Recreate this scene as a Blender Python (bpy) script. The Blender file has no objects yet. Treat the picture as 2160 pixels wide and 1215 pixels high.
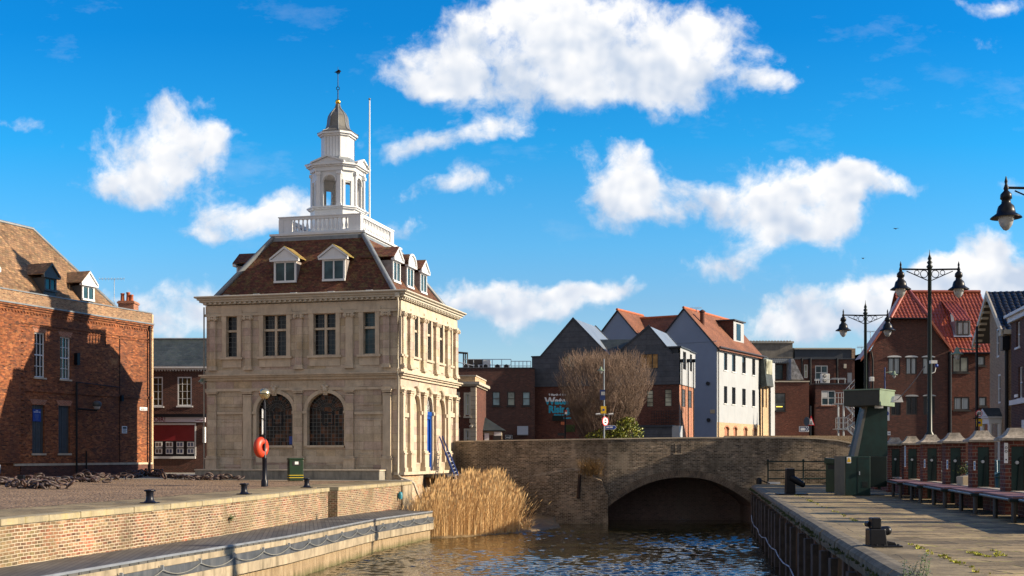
import bpy, math, random
from mathutils import Vector, Matrix
random.seed(7)
SC = bpy.context.scene
COL = SC.collection
F, CX, HZ, H = 2540.0, 1080.0, 957.0, 1.45      # focal (px of the 2160 photo), principal column, horizon row, eye height
V = Vector
R = math.radians

# ---------------------------------------------------------------- helpers
def W(px, py, Y):
    return V(((px-CX)/F*Y, Y, H-(py-HZ)/F*Y))
def zat(py, Y): return H-(py-HZ)/F*Y
def xat(px, Y): return (px-CX)/F*Y

OFF = {}
def tag(o, label=None, cat=None, group=None, kind=None):
    if label: o['label'] = label
    if cat: o['category'] = cat
    if group: o['group'] = group
    if kind: o['kind'] = kind
    return o
def thing(name, label, cat, loc=(0, 0, 0), group=None):
    o = bpy.data.objects.new(name, None); COL.objects.link(o)
    o.location = V(loc); o.empty_display_size = 0.3
    OFF[o.name] = V(loc)
    return tag(o, label, cat, group)

def split_build(m, name, mat, parent, per):
    # per: number of faces in each separate piece, every piece becomes its own part
    k = 0
    while k < len(m.f):
        q = MB(); fs = m.f[k:k+per]; ids = sorted({i for f in fs for i in f}); mp = {i: j for j, i in enumerate(ids)}
        q.v = [m.v[i] for i in ids]; q.f = [tuple(mp[i] for i in f) for f in fs]; q.sm = m.sm[k:k+per]; q.mi = m.mi[k:k+per]
        q.build(name, mat, parent); k += per
class MB:
    def __init__(s): s.v = []; s.f = []; s.sm = []; s.mi = []; s.cm = 0
    def face(s, pts, smooth=False):
        n = len(s.v); s.v += [V(p) for p in pts]; s.f.append(tuple(range(n, n+len(pts)))); s.sm.append(smooth); s.mi.append(s.cm)
    def mesh(s, vs, fs, smooth=False):
        n = len(s.v); s.v += [V(p) for p in vs]
        for f in fs:
            s.f.append(tuple(i+n for i in f)); s.sm.append(smooth); s.mi.append(s.cm)
    def hexa(s, p):      # p: 8 points, bottom 4 ccw then top 4 ccw
        s.mesh(p, [(3, 2, 1, 0), (4, 5, 6, 7), (0, 1, 5, 4), (1, 2, 6, 5), (2, 3, 7, 6), (3, 0, 4, 7)])
    def box(s, a, b):
        x0, y0, z0 = a; x1, y1, z1 = b
        if x0 > x1: x0, x1 = x1, x0
        if y0 > y1: y0, y1 = y1, y0
        if z0 > z1: z0, z1 = z1, z0
        s.hexa([(x0, y0, z0), (x1, y0, z0), (x1, y1, z0), (x0, y1, z0), (x0, y0, z1), (x1, y0, z1), (x1, y1, z1), (x0, y1, z1)])
    def fbox(s, fr, u0, u1, z0, z1, d0, d1):     # box in a facade frame, d is outward
        if u0 > u1: u0, u1 = u1, u0
        if z0 > z1: z0, z1 = z1, z0
        if d0 > d1: d0, d1 = d1, d0
        P = fr.P
        s.hexa([P(u0, z0, d1), P(u1, z0, d1), P(u1, z0, d0), P(u0, z0, d0), P(u0, z1, d1), P(u1, z1, d1), P(u1, z1, d0), P(u0, z1, d0)])
    def prism(s, poly, ext):                     # poly: list of 3d points, ext: extrusion vector
        poly = [V(p) for p in poly]; e = V(ext); n = len(poly)
        nrm = V((0, 0, 0))
        for i in range(n): nrm += poly[i].cross(poly[(i+1) % n])
        if nrm.dot(e) > 0: poly = poly[::-1]
        vs = poly+[p+e for p in poly]
        s.mesh(vs, [tuple(range(n)), tuple(range(2*n-1, n-1, -1))]+[(i, i+n, (i+1) % n+n, (i+1) % n) for i in range(n)])
    def tube(s, pts, r, n=8, caps=True, smooth=True):
        pts = [V(p) for p in pts]; k = len(pts)
        rs = r if isinstance(r, (list, tuple)) else [r]*k
        vs = []; up = None
        for i, p in enumerate(pts):
            t = (pts[min(i+1, k-1)]-pts[max(i-1, 0)])
            if t.length < 1e-9: t = V((0, 0, 1))
            t.normalize()
            if up is None:
                up = V((0, 0, 1)) if abs(t.z) < .9 else V((1, 0, 0))
            a = t.cross(up)
            if a.length < 1e-6: a = t.cross(V((.3, .9, .2)))
            a.normalize(); b = t.cross(a).normalized(); up = -b if False else up
            for j in range(n):
                w = 2*math.pi*j/n
                vs.append(p+a*math.cos(w)*rs[i]+b*math.sin(w)*rs[i])
        fs = []
        for i in range(k-1):
            for j in range(n):
                fs.append((i*n+j, i*n+(j+1) % n, (i+1)*n+(j+1) % n, (i+1)*n+j))
        s.mesh(vs, fs, smooth)
        if caps:
            s.mesh([vs[j] for j in range(n)], [tuple(range(n-1, -1, -1))]); s.mesh([vs[(k-1)*n+j] for j in range(n)], [tuple(range(n))])
    def lathe(s, prof, c=(0, 0, 0), n=20, smooth=True, sx=1, sy=1, rot=0):   # prof: (r, z)
        c = V(c); vs = []
        for r, z in prof:
            for j in range(n):
                w = 2*math.pi*j/n+rot
                vs.append(c+V((r*math.cos(w)*sx, r*math.sin(w)*sy, z)))
        fs = []; k = len(prof)
        for i in range(k-1):
            for j in range(n):
                fs.append((i*n+j, i*n+(j+1) % n, (i+1)*n+(j+1) % n, (i+1)*n+j))
        s.mesh(vs, fs, smooth)
        if prof[0][0] > 1e-4: s.mesh(vs[:n], [tuple(range(n-1, -1, -1))])
        if prof[-1][0] > 1e-4: s.mesh(vs[-n:], [tuple(range(n))])
    def torus(s, c, R_, r, ax=(0, 0, 1), n=20, m=8, sx=1.0):
        c = V(c); ax = V(ax).normalized(); a = ax.orthogonal().normalized(); b = ax.cross(a)
        vs = []
        for i in range(n):
            w = 2*math.pi*i/n; dr = a*math.cos(w)*sx+b*math.sin(w)
            for j in range(m):
                q = 2*math.pi*j/m
                vs.append(c+dr*R_+dr.normalized()*r*math.cos(q)+ax*r*math.sin(q))
        s.mesh(vs, [(i*m+j, ((i+1) % n)*m+j, ((i+1) % n)*m+(j+1) % m, i*m+(j+1) % m) for i in range(n) for j in range(m)], True)
    def sphere(s, c, r, n=16, m=10, sz=1.0):
        s.lathe([(max(r*math.sin(math.pi*i/m), 1e-5), -r*math.cos(math.pi*i/m)*sz) for i in range(m+1)], c, n)
    def build(s, name, mat, parent=None, label=None, bevel=0):
        me = bpy.data.meshes.new(name)
        root = parent
        while root is not None and root.parent is not None: root = root.parent
        off = OFF.get(root.name, V((0, 0, 0))) if root is not None else V((0, 0, 0))
        vs = [v-off for v in s.v]
        me.from_pydata(vs, [], s.f)
        uv = me.uv_layers.new(name='UVMap')
        dat = [0.0]*(2*len(me.loops)); li = 0
        for f in s.f:
            p = [s.v[i] for i in f]; nr = V((0, 0, 0))
            for i in range(len(p)): nr += p[i].cross(p[(i+1) % len(p)])
            if nr.length < 1e-12: nr = V((0, 0, 1))
            nr.normalize()
            if abs(nr.z) > .93:
                for q in p: dat[li] = q.x; dat[li+1] = q.y; li += 2
            else:
                t = V((-nr.y, nr.x, 0)).normalized(); w = nr.cross(t)
                for q in p: dat[li] = q.dot(t); dat[li+1] = q.dot(w); li += 2
        uv.data.foreach_set('uv', dat)
        me.polygons.foreach_set('use_smooth', s.sm)
        mats = mat if isinstance(mat, (list, tuple)) else [mat]
        for m in mats: me.materials.append(m)
        if len(mats) > 1: me.polygons.foreach_set('material_index', s.mi)
        me.update()
        o = bpy.data.objects.new(name, me); COL.objects.link(o)
        if parent is not None: o.parent = parent
        if label: o['label'] = label
        if bevel:
            b = o.modifiers.new('bevel', 'BEVEL'); b.width = bevel; b.segments = 2; b.limit_method = 'ANGLE'
        return o

class Fr:
    def __init__(s, O, U):
        s.O = V((O[0], O[1], 0)); s.U = V((U[0], U[1], 0)).normalized(); s.N = V((s.U.y, -s.U.x, 0))
    def P(s, u, z, d=0): return s.O+s.U*u+s.N*d+V((0, 0, z))
    def u(s, px, d=0):
        o = s.O+s.N*d; k = (px-CX)/F
        return (k*o.y-o.x)/(s.U.x-k*s.U.y)
    def z(s, px, py, d=0):
        return zat(py, s.P(s.u(px, d), 0, d).y)
    def rect(s, x0, y0, x1, y1, d=0):      # photo pixels -> (u0,u1,zbottom,ztop) on this wall
        xm = (x0+x1)/2
        return (s.u(x0, d), s.u(x1, d), s.z(xm, y1, d), s.z(xm, y0, d))

def wall(mb, fr, u0, u1, z0, z1, holes=(), rev=.2, d=0):
    """wall sheet with rectangular or arched openings and their reveals; hole = (a,b,c,e[,spring])"""
    us = sorted({round(x, 4) for x in [u0, u1]+[h[0] for h in holes]+[h[1] for h in holes] if u0-1e-4 <= x <= u1+1e-4})
    zs = sorted({round(x, 4) for x in [z0, z1]+[h[2] for h in holes]+[h[3] for h in holes] if z0-1e-4 <= x <= z1+1e-4})
    for i in range(len(us)-1):
        for j in range(len(zs)-1):
            um = (us[i]+us[i+1])/2; zm = (zs[j]+zs[j+1])/2
            if any(h[0] < um < h[1] and h[2] < zm < h[3] for h in holes): continue
            mb.face([fr.P(us[i], zs[j], d), fr.P(us[i+1], zs[j], d), fr.P(us[i+1], zs[j+1], d), fr.P(us[i], zs[j+1], d)])
    for h in holes:
        a, b, c, e = h[:4]; q = h[4] if len(h) > 4 else None; top = q if q else e
        mb.face([fr.P(a, c, d), fr.P(a, top, d), fr.P(a, top, d-rev), fr.P(a, c, d-rev)][::-1])
        mb.face([fr.P(b, c, d), fr.P(b, top, d), fr.P(b, top, d-rev), fr.P(b, c, d-rev)])
        mb.face([fr.P(a, c, d), fr.P(b, c, d), fr.P(b, c, d-rev), fr.P(a, c, d-rev)][::-1])
        if not q:
            mb.face([fr.P(a, e, d), fr.P(b, e, d), fr.P(b, e, d-rev), fr.P(a, e, d-rev)])
        else:
            N = 14; m = (a+b)/2; r = (b-a)/2; hh = e-q
            pts = [(m-r*math.cos(math.pi*k/N), q+hh*math.sin(math.pi*k/N)) for k in range(N+1)]
            for k in range(N):
                p, w = pts[k], pts[k+1]
                mb.face([fr.P(p[0], p[1], d), fr.P(w[0], w[1], d), fr.P(w[0], e, d), fr.P(p[0], e, d)])
                mb.face([fr.P(p[0], p[1], d), fr.P(w[0], w[1], d), fr.P(w[0], w[1], d-rev), fr.P(p[0], p[1], d-rev)])

def window(fr, r, parent, fm, gm, nx=2, nz=2, fw=.07, bw=.03, d=-.12, dep=.06, sill=None, split=None, name='window', pane=True, label=None):
    u0, u1, z0, z1 = r[:4]
    mb = MB()
    mb.fbox(fr, u0, u1, z0, z0+fw, d, d+dep); mb.fbox(fr, u0, u1, z1-fw, z1, d, d+dep)
    mb.fbox(fr, u0, u0+fw, z0+fw, z1-fw, d, d+dep-.002); mb.fbox(fr, u1-fw, u1, z0+fw, z1-fw, d, d+dep-.002)
    for i in range(1, nx):
        x = u0+(u1-u0)*i/nx; mb.fbox(fr, x-bw/2, x+bw/2, z0+fw, z1-fw, d+.006, d+dep-.008)
    for i in range(1, nz):
        x = z0+(z1-z0)*i/nz; mb.fbox(fr, u0+fw, u1-fw, x-bw/2, x+bw/2, d+.008, d+dep-.012)
    if split is not None:
        x = z0+(z1-z0)*split; mb.fbox(fr, u0+fw, u1-fw, x-fw*.5, x+fw*.5, d+.004, d+dep+.01)
    o = mb.build(name, fm, parent, label)
    if pane:
        g = MB(); g.fbox(fr, u0+.01, u1-.01, z0+.01, z1-.01, d-.02, d+.01); g.build('pane', gm, o)
    if sill:
        s = MB(); s.fbox(fr, u0-.08, u1+.08, z0-.1, z0-.003, d, .07); s.build('sill', sill, o)
    return o

def textmesh(txt, fr, u, z, size, mat, parent, d=.01, align='LEFT', name='lettering', offset=0.0, sx=1.0, label=None, ext=.004):
    cu = bpy.data.curves.new('t', 'FONT'); cu.body = txt; cu.size = size; cu.align_x = align; cu.extrude = ext; cu.offset = offset
    cu.resolution_u = 3
    to = bpy.data.objects.new('t', cu); COL.objects.link(to)
    me = bpy.data.meshes.new_from_object(to.evaluated_get(bpy.context.evaluated_depsgraph_get()))
    bpy.data.objects.remove(to)
    root = parent
    while root is not None and root.parent is not None: root = root.parent
    off = OFF.get(root.name, V((0, 0, 0))) if root is not None else V((0, 0, 0))
    for v in me.vertices:
        v.co = fr.P(u+v.co.x*sx, z+v.co.y, d+v.co.z)-off
    me.materials.clear(); me.materials.append(mat)
    o = bpy.data.objects.new(name, me); COL.objects.link(o)
    if parent is not None: o.parent = parent
    if label: o['label'] = label
    return o

def copy_tree(o, parent=None):
    c = o.copy(); COL.objects.link(c); c.parent = parent
    for ch in list(o.children): copy_tree(ch, c)
    return c

# ---------------------------------------------------------------- materials
def srgb(r, g, b):
    def f(x):
        x /= 255.
        return x/12.92 if x <= .04045 else ((x+.055)/1.055)**2.4
    return (f(r), f(g), f(b), 1)
class N:
    def __init__(s, name):
        s.m = bpy.data.materials.new(name); s.m.use_nodes = True; s.t = s.m.node_tree; s.t.nodes.clear()
        s.out = s.t.nodes.new('ShaderNodeOutputMaterial'); s._uv = None
    def n(s, ty, ins=None, **pr):
        x = s.t.nodes.new('ShaderNode'+ty)
        for k, v in pr.items(): setattr(x, k, v)
        for k, v in (ins or {}).items():
            sk = x.inputs[k]
            if isinstance(v, bpy.types.NodeSocket): s.t.links.new(v, sk)
            else: sk.default_value = v
        return x
    def uv(s):
        if not s._uv: s._uv = s.n('TexCoord')
        return s._uv.outputs['UV']
    def pos(s):
        return s.n('NewGeometry').outputs['Position']
    def obj(s):
        if not s._uv: s._uv = s.n('TexCoord')
        return s._uv.outputs['Object']
    def scale(s, vec, sc):
        return s.n('Mapping', {'Vector': vec, 'Scale': sc}).outputs[0]
    def noise(s, vec, scale, det=4, rough=.55, dist=0):
        return s.n('TexNoise', {'Vector': vec, 'Scale': scale, 'Detail': det, 'Roughness': rough, 'Distortion': dist}).outputs[0]
    def ramp(s, fac, stops, interp='LINEAR'):
        x = s.n('ValToRGB', {'Fac': fac}); e = x.color_ramp.elements; x.color_ramp.interpolation = interp
        while len(e) < len(stops): e.new(.5)
        for i, (p, c) in enumerate(stops):
            e[i].position = p; e[i].color = c if not isinstance(c, (int, float)) else (c, c, c, 1)
        return x.outputs[0]
    def mix(s, fac, a, b, mode='MIX'):
        x = s.n('Mix', data_type='RGBA', blend_type=mode)
        for i, v in ((0, fac), (6, a), (7, b)):
            if isinstance(v, bpy.types.NodeSocket): s.t.links.new(v, x.inputs[i])
            else: x.inputs[i].default_value = v
        return x.outputs[2]
    def math(s, op, a, b=0., c=0., clamp=False):
        x = s.n('Math', operation=op, use_clamp=clamp)
        for i, v in enumerate((a, b, c)):
            if isinstance(v, bpy.types.NodeSocket): s.t.links.new(v, x.inputs[i])
            else: x.inputs[i].default_value = v
        return x.outputs[0]
    def bump(s, h, st=.3, dist=.02):
        return s.n('Bump', {'Height': h, 'Strength': st, 'Distance': dist}).outputs[0]
    def fin(s, col, rough=.8, bump=None, metal=0, spec=.5, **kw):
        ins = {'Base Color': col, 'Roughness': rough, 'Metallic': metal, 'Specular IOR Level': spec}
        if bump is not None: ins['Normal'] = bump
        ins.update(kw)
        p = s.n('BsdfPrincipled', ins)
        s.t.links.new(p.outputs[0], s.out.inputs[0]); return s.m

def c3(r, g, b): return (r, g, b, 1)

def brick(name, cols, mortar, bw=.225, bh=.075, ms=.011, stain=None, stainamt=.6, big=.25, lo=.6, patch=None, patchlv=.55, bstr=.5, rough=.9, grime=None, glv=.45, rag=None):
    s = N(name); uv = s.uv(); geo = s.pos()
    wob = s.n('TexNoise', {'Vector': geo, 'Scale': 1.3, 'Detail': 2.}).outputs[1]
    uvw = s.n('VectorMath', {0: uv, 1: s.n('VectorMath', {0: s.n('VectorMath', {0: wob, 1: (.5, .5, .5)}, operation='SUBTRACT').outputs[0], 1: (.0, .05, 0)}, operation='MULTIPLY').outputs[0]}, operation='ADD').outputs[0]
    b = s.n('TexBrick', {'Vector': uvw, 'Color1': c3(0, 0, 0), 'Color2': c3(1, 1, 1), 'Mortar': c3(.5, .5, .5), 'Scale': 1., 'Mortar Size': ms, 'Mortar Smooth': .3, 'Bias': 0., 'Brick Width': bw, 'Row Height': bh})
    k = len(cols)
    col = s.ramp(b.outputs[0], [((i+.0)/(k-1) if k > 1 else 0, c) for i, c in enumerate(cols)])
    n1 = s.noise(geo, big, 5, .6)
    v = s.ramp(n1, [(.3, lo), (.7, 1.15)])
    col = s.mix(1., col, v, 'MULTIPLY')
    n3 = s.noise(geo, 9., 4, .7)
    col = s.mix(1., col, s.ramp(n3, [(.3, .55), (.7, 1.35)]), 'MULTIPLY')
    if rag is not None:
        rg_ = s.noise(s.scale(geo, (1.1, 1.1, 4.2)), rag[0], 5, .75); col = s.mix(1., col, s.ramp(rg_, [(.36, rag[1]), (.5, .85), (.64, rag[2])]), 'MULTIPLY')
    if patch is not None:
        pn = s.noise(geo, .9, 6, .7); col = s.mix(s.ramp(pn, [(patchlv-.04, 0.), (patchlv+.07, .85)]), col, patch)
    col = s.mix(b.outputs[1], col, mortar)
    if stain is not None:
        st = s.noise(s.scale(geo, (.5, .5, .16)), 1.1, 6, .68)
        col = s.mix(s.ramp(st, [(.46, 0.), (.7, stainamt)]), col, stain)
    if grime is not None:
        gn = s.noise(geo, .35, 7, .72); col = s.mix(s.ramp(gn, [(glv, 0.), (glv+.17, .8)]), col, grime)
    hh = s.math('SUBTRACT', s.math('MULTIPLY', n3, .6), b.outputs[1])
    return s.fin(col, rough, s.bump(hh, bstr, .012), spec=.25)

def ashlar(name, cols, bw=1.1, bh=.42, joint=c3(.12, .10, .08), stain=c3(.07, .065, .06), amt=.5, ms=.008):
    s = N(name); uv = s.uv(); geo = s.pos()
    b = s.n('TexBrick', {'Vector': uv, 'Color1': c3(0, 0, 0), 'Color2': c3(1, 1, 1), 'Mortar': c3(.5, .5, .5), 'Scale': 1., 'Mortar Size': ms, 'Mortar Smooth': .2, 'Brick Width': bw, 'Row Height': bh})
    k = len(cols)
    col = s.ramp(b.outputs[0], [(i/(k-1), c) for i, c in enumerate(cols)])
    n1 = s.noise(geo, 1.7, 7, .65); col = s.mix(1., col, s.ramp(n1, [(.3, .72), (.7, 1.15)]), 'MULTIPLY')
    n2 = s.noise(geo, 14., 4, .7); col = s.mix(1., col, s.ramp(n2, [(.3, .85), (.7, 1.1)]), 'MULTIPLY')
    col = s.mix(s.math('MULTIPLY', b.outputs[1], .55), col, joint)
    st = s.noise(s.scale(geo, (1.6, 1.6, .22)), 1.6, 6, .66)
    col = s.mix(s.ramp(st, [(.5, 0.), (.75, amt)]), col, stain)
    hh = s.math('SUBTRACT', s.math('MULTIPLY', n2, .5), b.outputs[1])
    return s.fin(col, .85, s.bump(hh, .35, .01), spec=.3)

def tiles(name, cols, tw=.17, th=.11, moss=None, mossamt=.7, bstr=.8, dark=.35, mosslv=.52, rough=.85):
    s = N(name); uv = s.uv(); geo = s.pos()
    b = s.n('TexBrick', {'Vector': uv, 'Color1': c3(0, 0, 0), 'Color2': c3(1, 1, 1), 'Mortar': c3(.5, .5, .5), 'Scale': 1., 'Mortar Size': .012, 'Mortar Smooth': .6, 'Brick Width': tw, 'Row Height': th})
    k = len(cols); col = s.ramp(b.outputs[0], [(i/(k-1), c) for i, c in enumerate(cols)])
    n1 = s.noise(geo, .5, 6, .7); col = s.mix(1., col, s.ramp(n1, [(.3, .6), (.7, 1.25)]), 'MULTIPLY')
    n2 = s.noise(geo, 7., 4, .7)
    col = s.mix(1., col, s.ramp(n2, [(.3, .7), (.7, 1.2)]), 'MULTIPLY')
    col = s.mix(s.math('MULTIPLY', b.outputs[1], dark), col, c3(.01, .01, .01))
    if moss is not None:
        m = s.noise(s.scale(geo, (1, 1, 1.6)), 2.6, 7, .75)
        col = s.mix(s.ramp(m, [(mosslv-.03, 0.), (mosslv+.13, mossamt)]), col, moss)
    # each course tips out at its lower edge
    sep = s.n('SeparateXYZ', {0: uv}); fr = s.math('FRACT', s.math('DIVIDE', sep.outputs[1], th))
    hh = s.math('ADD', s.math('MULTIPLY', s.math('SUBTRACT', 1., fr), 1.2), s.math('MULTIPLY', n2, .6))
    hh = s.math('SUBTRACT', hh, b.outputs[1])
    return s.fin(col, rough, s.bump(hh, bstr, .02), spec=.3)

def plain(name, col, rough=.6, var=.15, sc=2.5, metal=0, spec=.5, bst=.1, dirt=None, dirtamt=.4, **kw):
    s = N(name); geo = s.pos()
    n1 = s.noise(geo, sc, 5, .65)
    c = s.mix(1., col, s.ramp(n1, [(.3, 1-var), (.7, 1+var)]), 'MULTIPLY')
    n2 = s.noise(geo, sc*7, 3, .6)
    if dirt is not None:
        st = s.noise(s.scale(geo, (1.5, 1.5, .3)), 2., 6, .7)
        c = s.mix(s.ramp(st, [(.48, 0.), (.72, dirtamt)]), c, dirt)
    return s.fin(c, rough, s.bump(n2, bst, .01), metal, spec, **kw)

def glass(name, col=c3(.010, .013, .018), rough=.05, wob=.03, spec=.35):
    s = N(name); geo = s.pos()
    n1 = s.noise(geo, 1.2, 2, .5)
    c = s.mix(1., col, s.ramp(n1, [(.35, .6), (.65, 1.6)]), 'MULTIPLY')
    return s.fin(c, rough, s.bump(n1, wob, .1), 0, spec)

M = {}
M['stone'] = ashlar('custom_house_limestone', [c3(.43, .355, .26), c3(.55, .465, .345), c3(.45, .34, .29), c3(.60, .51, .39), c3(.49, .385, .25)], stain=c3(.20, .145, .09), amt=.45)
M['stone_plain'] = plain('dressed_limestone', c3(.52, .435, .325), .85, .16, 1.8, bst=.15, dirt=c3(.16, .13, .10), dirtamt=.4)
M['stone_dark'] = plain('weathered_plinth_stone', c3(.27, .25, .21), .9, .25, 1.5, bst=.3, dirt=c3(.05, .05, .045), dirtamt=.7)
M['lead'] = plain('lead_sheet', c3(.17, .19, .21), .45, .25, 2., bst=.1, dirt=c3(.35, .36, .37), dirtamt=.3)
M['lead_dome'] = plain('dark_lead_dome', c3(.15, .145, .13), .4, .35, 2.2, bst=.2, dirt=c3(.06, .05, .04), dirtamt=.6)
M['white'] = plain('white_painted_timber', c3(.64, .65, .66), .5, .05, 1.5, bst=.05, dirt=c3(.42, .42, .40), dirtamt=.28)
M['cream'] = plain('cream_painted_timber', c3(.50, .45, .36), .6, .1, 2., bst=.05, dirt=c3(.3, .28, .25), dirtamt=.35)
M['gold'] = plain('gilded_metal', c3(.85, .52, .09), .25, .1, 3., metal=1.)
M['iron'] = plain('black_painted_iron', c3(.006, .007, .011), .38, .3, 5., spec=.25, bst=.15)
M['navy_iron'] = plain('dark_navy_iron', c3(.006, .007, .015), .38, .3, 5., spec=.3, bst=.15)
M['rust'] = plain('rusty_chain_iron', c3(.05, .035, .032), .55, .5, 6., bst=.3, dirt=c3(.13, .055, .03), dirtamt=.7)
M['chtile'] = tiles('custom_house_roof_tiles', [c3(.08, .028, .020), c3(.17, .055, .03), c3(.11, .04, .025), c3(.22, .08, .042), c3(.09, .035, .026)], moss=c3(.17, .15, .05), mossamt=.6)
M['oldtile'] = tiles('old_brown_pantile', [c3(.14, .085, .05), c3(.30, .17, .09), c3(.20, .12, .075), c3(.40, .23, .12)], .24, .19, moss=c3(.20, .17, .09), mossamt=.5)
M['slate'] = tiles('dark_slate', [c3(.035, .045, .045), c3(.06, .07, .07), c3(.045, .06, .055)], .3, .2, moss=c3(.05, .06, .04), mossamt=.4, bstr=.4, rough=.5)
M['claytile'] = tiles('brown_clay_tile', [c3(.19, .075, .045), c3(.27, .11, .06), c3(.23, .09, .055)], .17, .1, moss=c3(.14, .08, .05), mossamt=.4, bstr=.5)
M['brick_wh'] = brick('warehouse_orange_brick', [c3(.24, .07, .028), c3(.38, .12, .045), c3(.15, .048, .028), c3(.44, .165, .065), c3(.28, .09, .04), c3(.07, .032, .026)], c3(.22, .12, .07), ms=.006, stain=c3(.09, .045, .035), stainamt=.6, big=.3, lo=.5, patch=c3(.48, .22, .09), patchlv=.66, rag=(2.0, .6, 1.35))
M['brick_wh_top'] = brick('warehouse_parapet_brick', [c3(.22, .11, .06), c3(.40, .22, .12), c3(.15, .08, .05), c3(.46, .29, .16)], c3(.34, .26, .18), stain=c3(.12, .09, .07), stainamt=.45)
M['brick_dark'] = brick('dark_purple_brick', [c3(.075, .03, .026), c3(.11, .042, .034), c3(.055, .026, .025), c3(.15, .06, .045)], c3(.15, .11, .09), big=.2)
M['brick_red'] = brick('red_brick', [c3(.105, .033, .023), c3(.155, .047, .031), c3(.085, .028, .022), c3(.19, .068, .045)], c3(.13, .085, .068), big=.25)
M['brick_redlight'] = brick('bright_red_brick', [c3(.34, .10, .05), c3(.45, .15, .075), c3(.28, .08, .045)], c3(.4, .3, .22), big=.25)
M['brick_house'] = brick('brown_house_brick', [c3(.085, .031, .024), c3(.14, .046, .032), c3(.065, .027, .023), c3(.18, .066, .045)], c3(.12, .085, .075), big=.2, stain=c3(.05, .03, .03), stainamt=.4)
M['brick_tan'] = brick('buff_tan_brick', [c3(.24, .16, .10), c3(.34, .23, .15), c3(.29, .18, .12), c3(.38, .27, .17)], c3(.36, .30, .22), big=.3)
M['brick_buff'] = brick('pale_buff_brick', [c3(.50, .32, .17), c3(.58, .40, .22), c3(.42, .26, .15)], c3(.55, .45, .32), big=.3)  # plain pale buff brick colour
M['brick_bridge'] = brick('old_bridge_brick', [c3(.22, .155, .105), c3(.34, .25, .17), c3(.13, .10, .08), c3(.47, .36, .26), c3(.26, .19, .13)], c3(.38, .32, .25), bw=.25, bh=.085, ms=.013, stain=c3(.035, .03, .022), stainamt=.7, big=.8, lo=.35, patch=c3(.33, .26, .19), patchlv=.57, grime=c3(.045, .036, .026), glv=.52, bstr=1.3, rag=(2.2, .30, 1.9))
M['brick_underarch'] = brick('damp_tunnel_brick', [c3(.16, .10, .085), c3(.22, .14, .12), c3(.12, .08, .075)], c3(.22, .17, .14), stain=c3(.24, .2, .17), stainamt=.4, bw=.24, bh=.08)
M['brick_quay'] = brick('quay_wall_brick', [c3(.30, .17, .09), c3(.28, .10, .06), c3(.38, .26, .14), c3(.13, .075, .05), c3(.42, .24, .14), c3(.27, .20, .09)], c3(.56, .46, .34), bw=.23, bh=.082, ms=.012, stain=c3(.17, .15, .075), stainamt=.55, big=.5, lo=.45, bstr=1., patch=c3(.40, .12, .065), patchlv=.61, grime=c3(.11, .085, .05), glv=.54, rag=(1.8, .55, 1.3))
M['brick_found'] = brick('foundation_pale_brick', [c3(.48, .28, .15), c3(.58, .40, .24), c3(.40, .20, .11), c3(.62, .46, .30)], c3(.62, .5, .36), stain=c3(.16, .12, .08), stainamt=.5, patch=c3(.5, .42, .32), patchlv=.55)
M['brick_pier'] = brick('floodwall_pier_brick', [c3(.12, .035, .026), c3(.19, .06, .042), c3(.085, .03, .03), c3(.15, .05, .045)], c3(.20, .16, .13), bw=.23, bh=.11, ms=.010, big=.8, stain=c3(.04, .03, .03), stainamt=.5)
M['coping'] = ashlar('quay_coping_stone', [c3(.34, .29, .19), c3(.40, .33, .20), c3(.30, .26, .18)], bw=1.0, bh=5., stain=c3(.42, .33, .08), amt=.45)
M['concrete'] = plain('stained_concrete', c3(.33, .27, .185), .9, .3, 1.2, bst=.4, dirt=c3(.09, .075, .045), dirtamt=.85)
M['capstone'] = plain('weathered_cap_stone', c3(.34, .29, .23), .9, .45, 9., bst=.5, dirt=c3(.08, .07, .055), dirtamt=.7)
M['green'] = plain('dark_green_paint', c3(.005, .026, .024), .45, .35, 2., spec=.35, bst=.1, dirt=c3(.022, .024, .018), dirtamt=.4)
M['green_dk'] = plain('blackish_green_paint', c3(.004, .012, .012), .4, .2, 2., spec=.3, bst=.05)
M['green_pale'] = plain('pale_green_sheet', c3(.16, .22, .15), .5, .15, 2., bst=.05)  # plain pale green; on the top box end it stands for sunlight
M['green_bin'] = plain('bottle_green_plastic', c3(.010, .032, .013), .4, .25, 3., bst=.05)
M['yellow'] = plain('yellow_band_paint', c3(.75, .55, .03), .5, .05)
M['orange'] = plain('orange_lifebuoy_plastic', c3(.52, .048, .014), .45, .08, 3., bst=.04)
M['blue_door'] = plain('royal_blue_paint', c3(.010, .075, .36), .35, .12, 2., bst=.03)
M['blue_dk'] = plain('navy_blue_paint', c3(.012, .03, .13), .4, .2, 3., bst=.05)
M['sign_blue'] = plain('blue_sign_enamel', c3(.012, .05, .28), .35, .05)
M['sign_white'] = plain('white_sign_enamel', c3(.78, .78, .78), .4, .04)
M['sign_yellow'] = plain('yellow_sign_enamel', c3(.80, .48, .02), .4, .05)
M['sign_red'] = plain('red_sign_enamel', c3(.62, .02, .03), .4, .05)
M['black'] = plain('matt_black', c3(.010, .010, .011), .6, .2)
M['letter_purple'] = plain('maroon_lettering', c3(.16, .015, .06), .5, .05)
M['cyan'] = plain('cyan_lettering', c3(.02, .42, .60), .6, .05)
M['clad'] = ashlar('grey_cladding', [c3(.085, .09, .105), c3(.095, .10, .115), c3(.078, .085, .10)], bw=3.2, bh=.42, joint=c3(.03, .035, .045), stain=c3(.05, .06, .075), amt=.3, ms=.02)
M['clad_light'] = plain('pale_grey_cladding', c3(.36, .37, .38), .55, .06, 1.)
M['render_white'] = plain('white_render', c3(.35, .37, .39), .85, .06, .8, bst=.1, dirt=c3(.50, .50, .5), dirtamt=.35)
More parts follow.
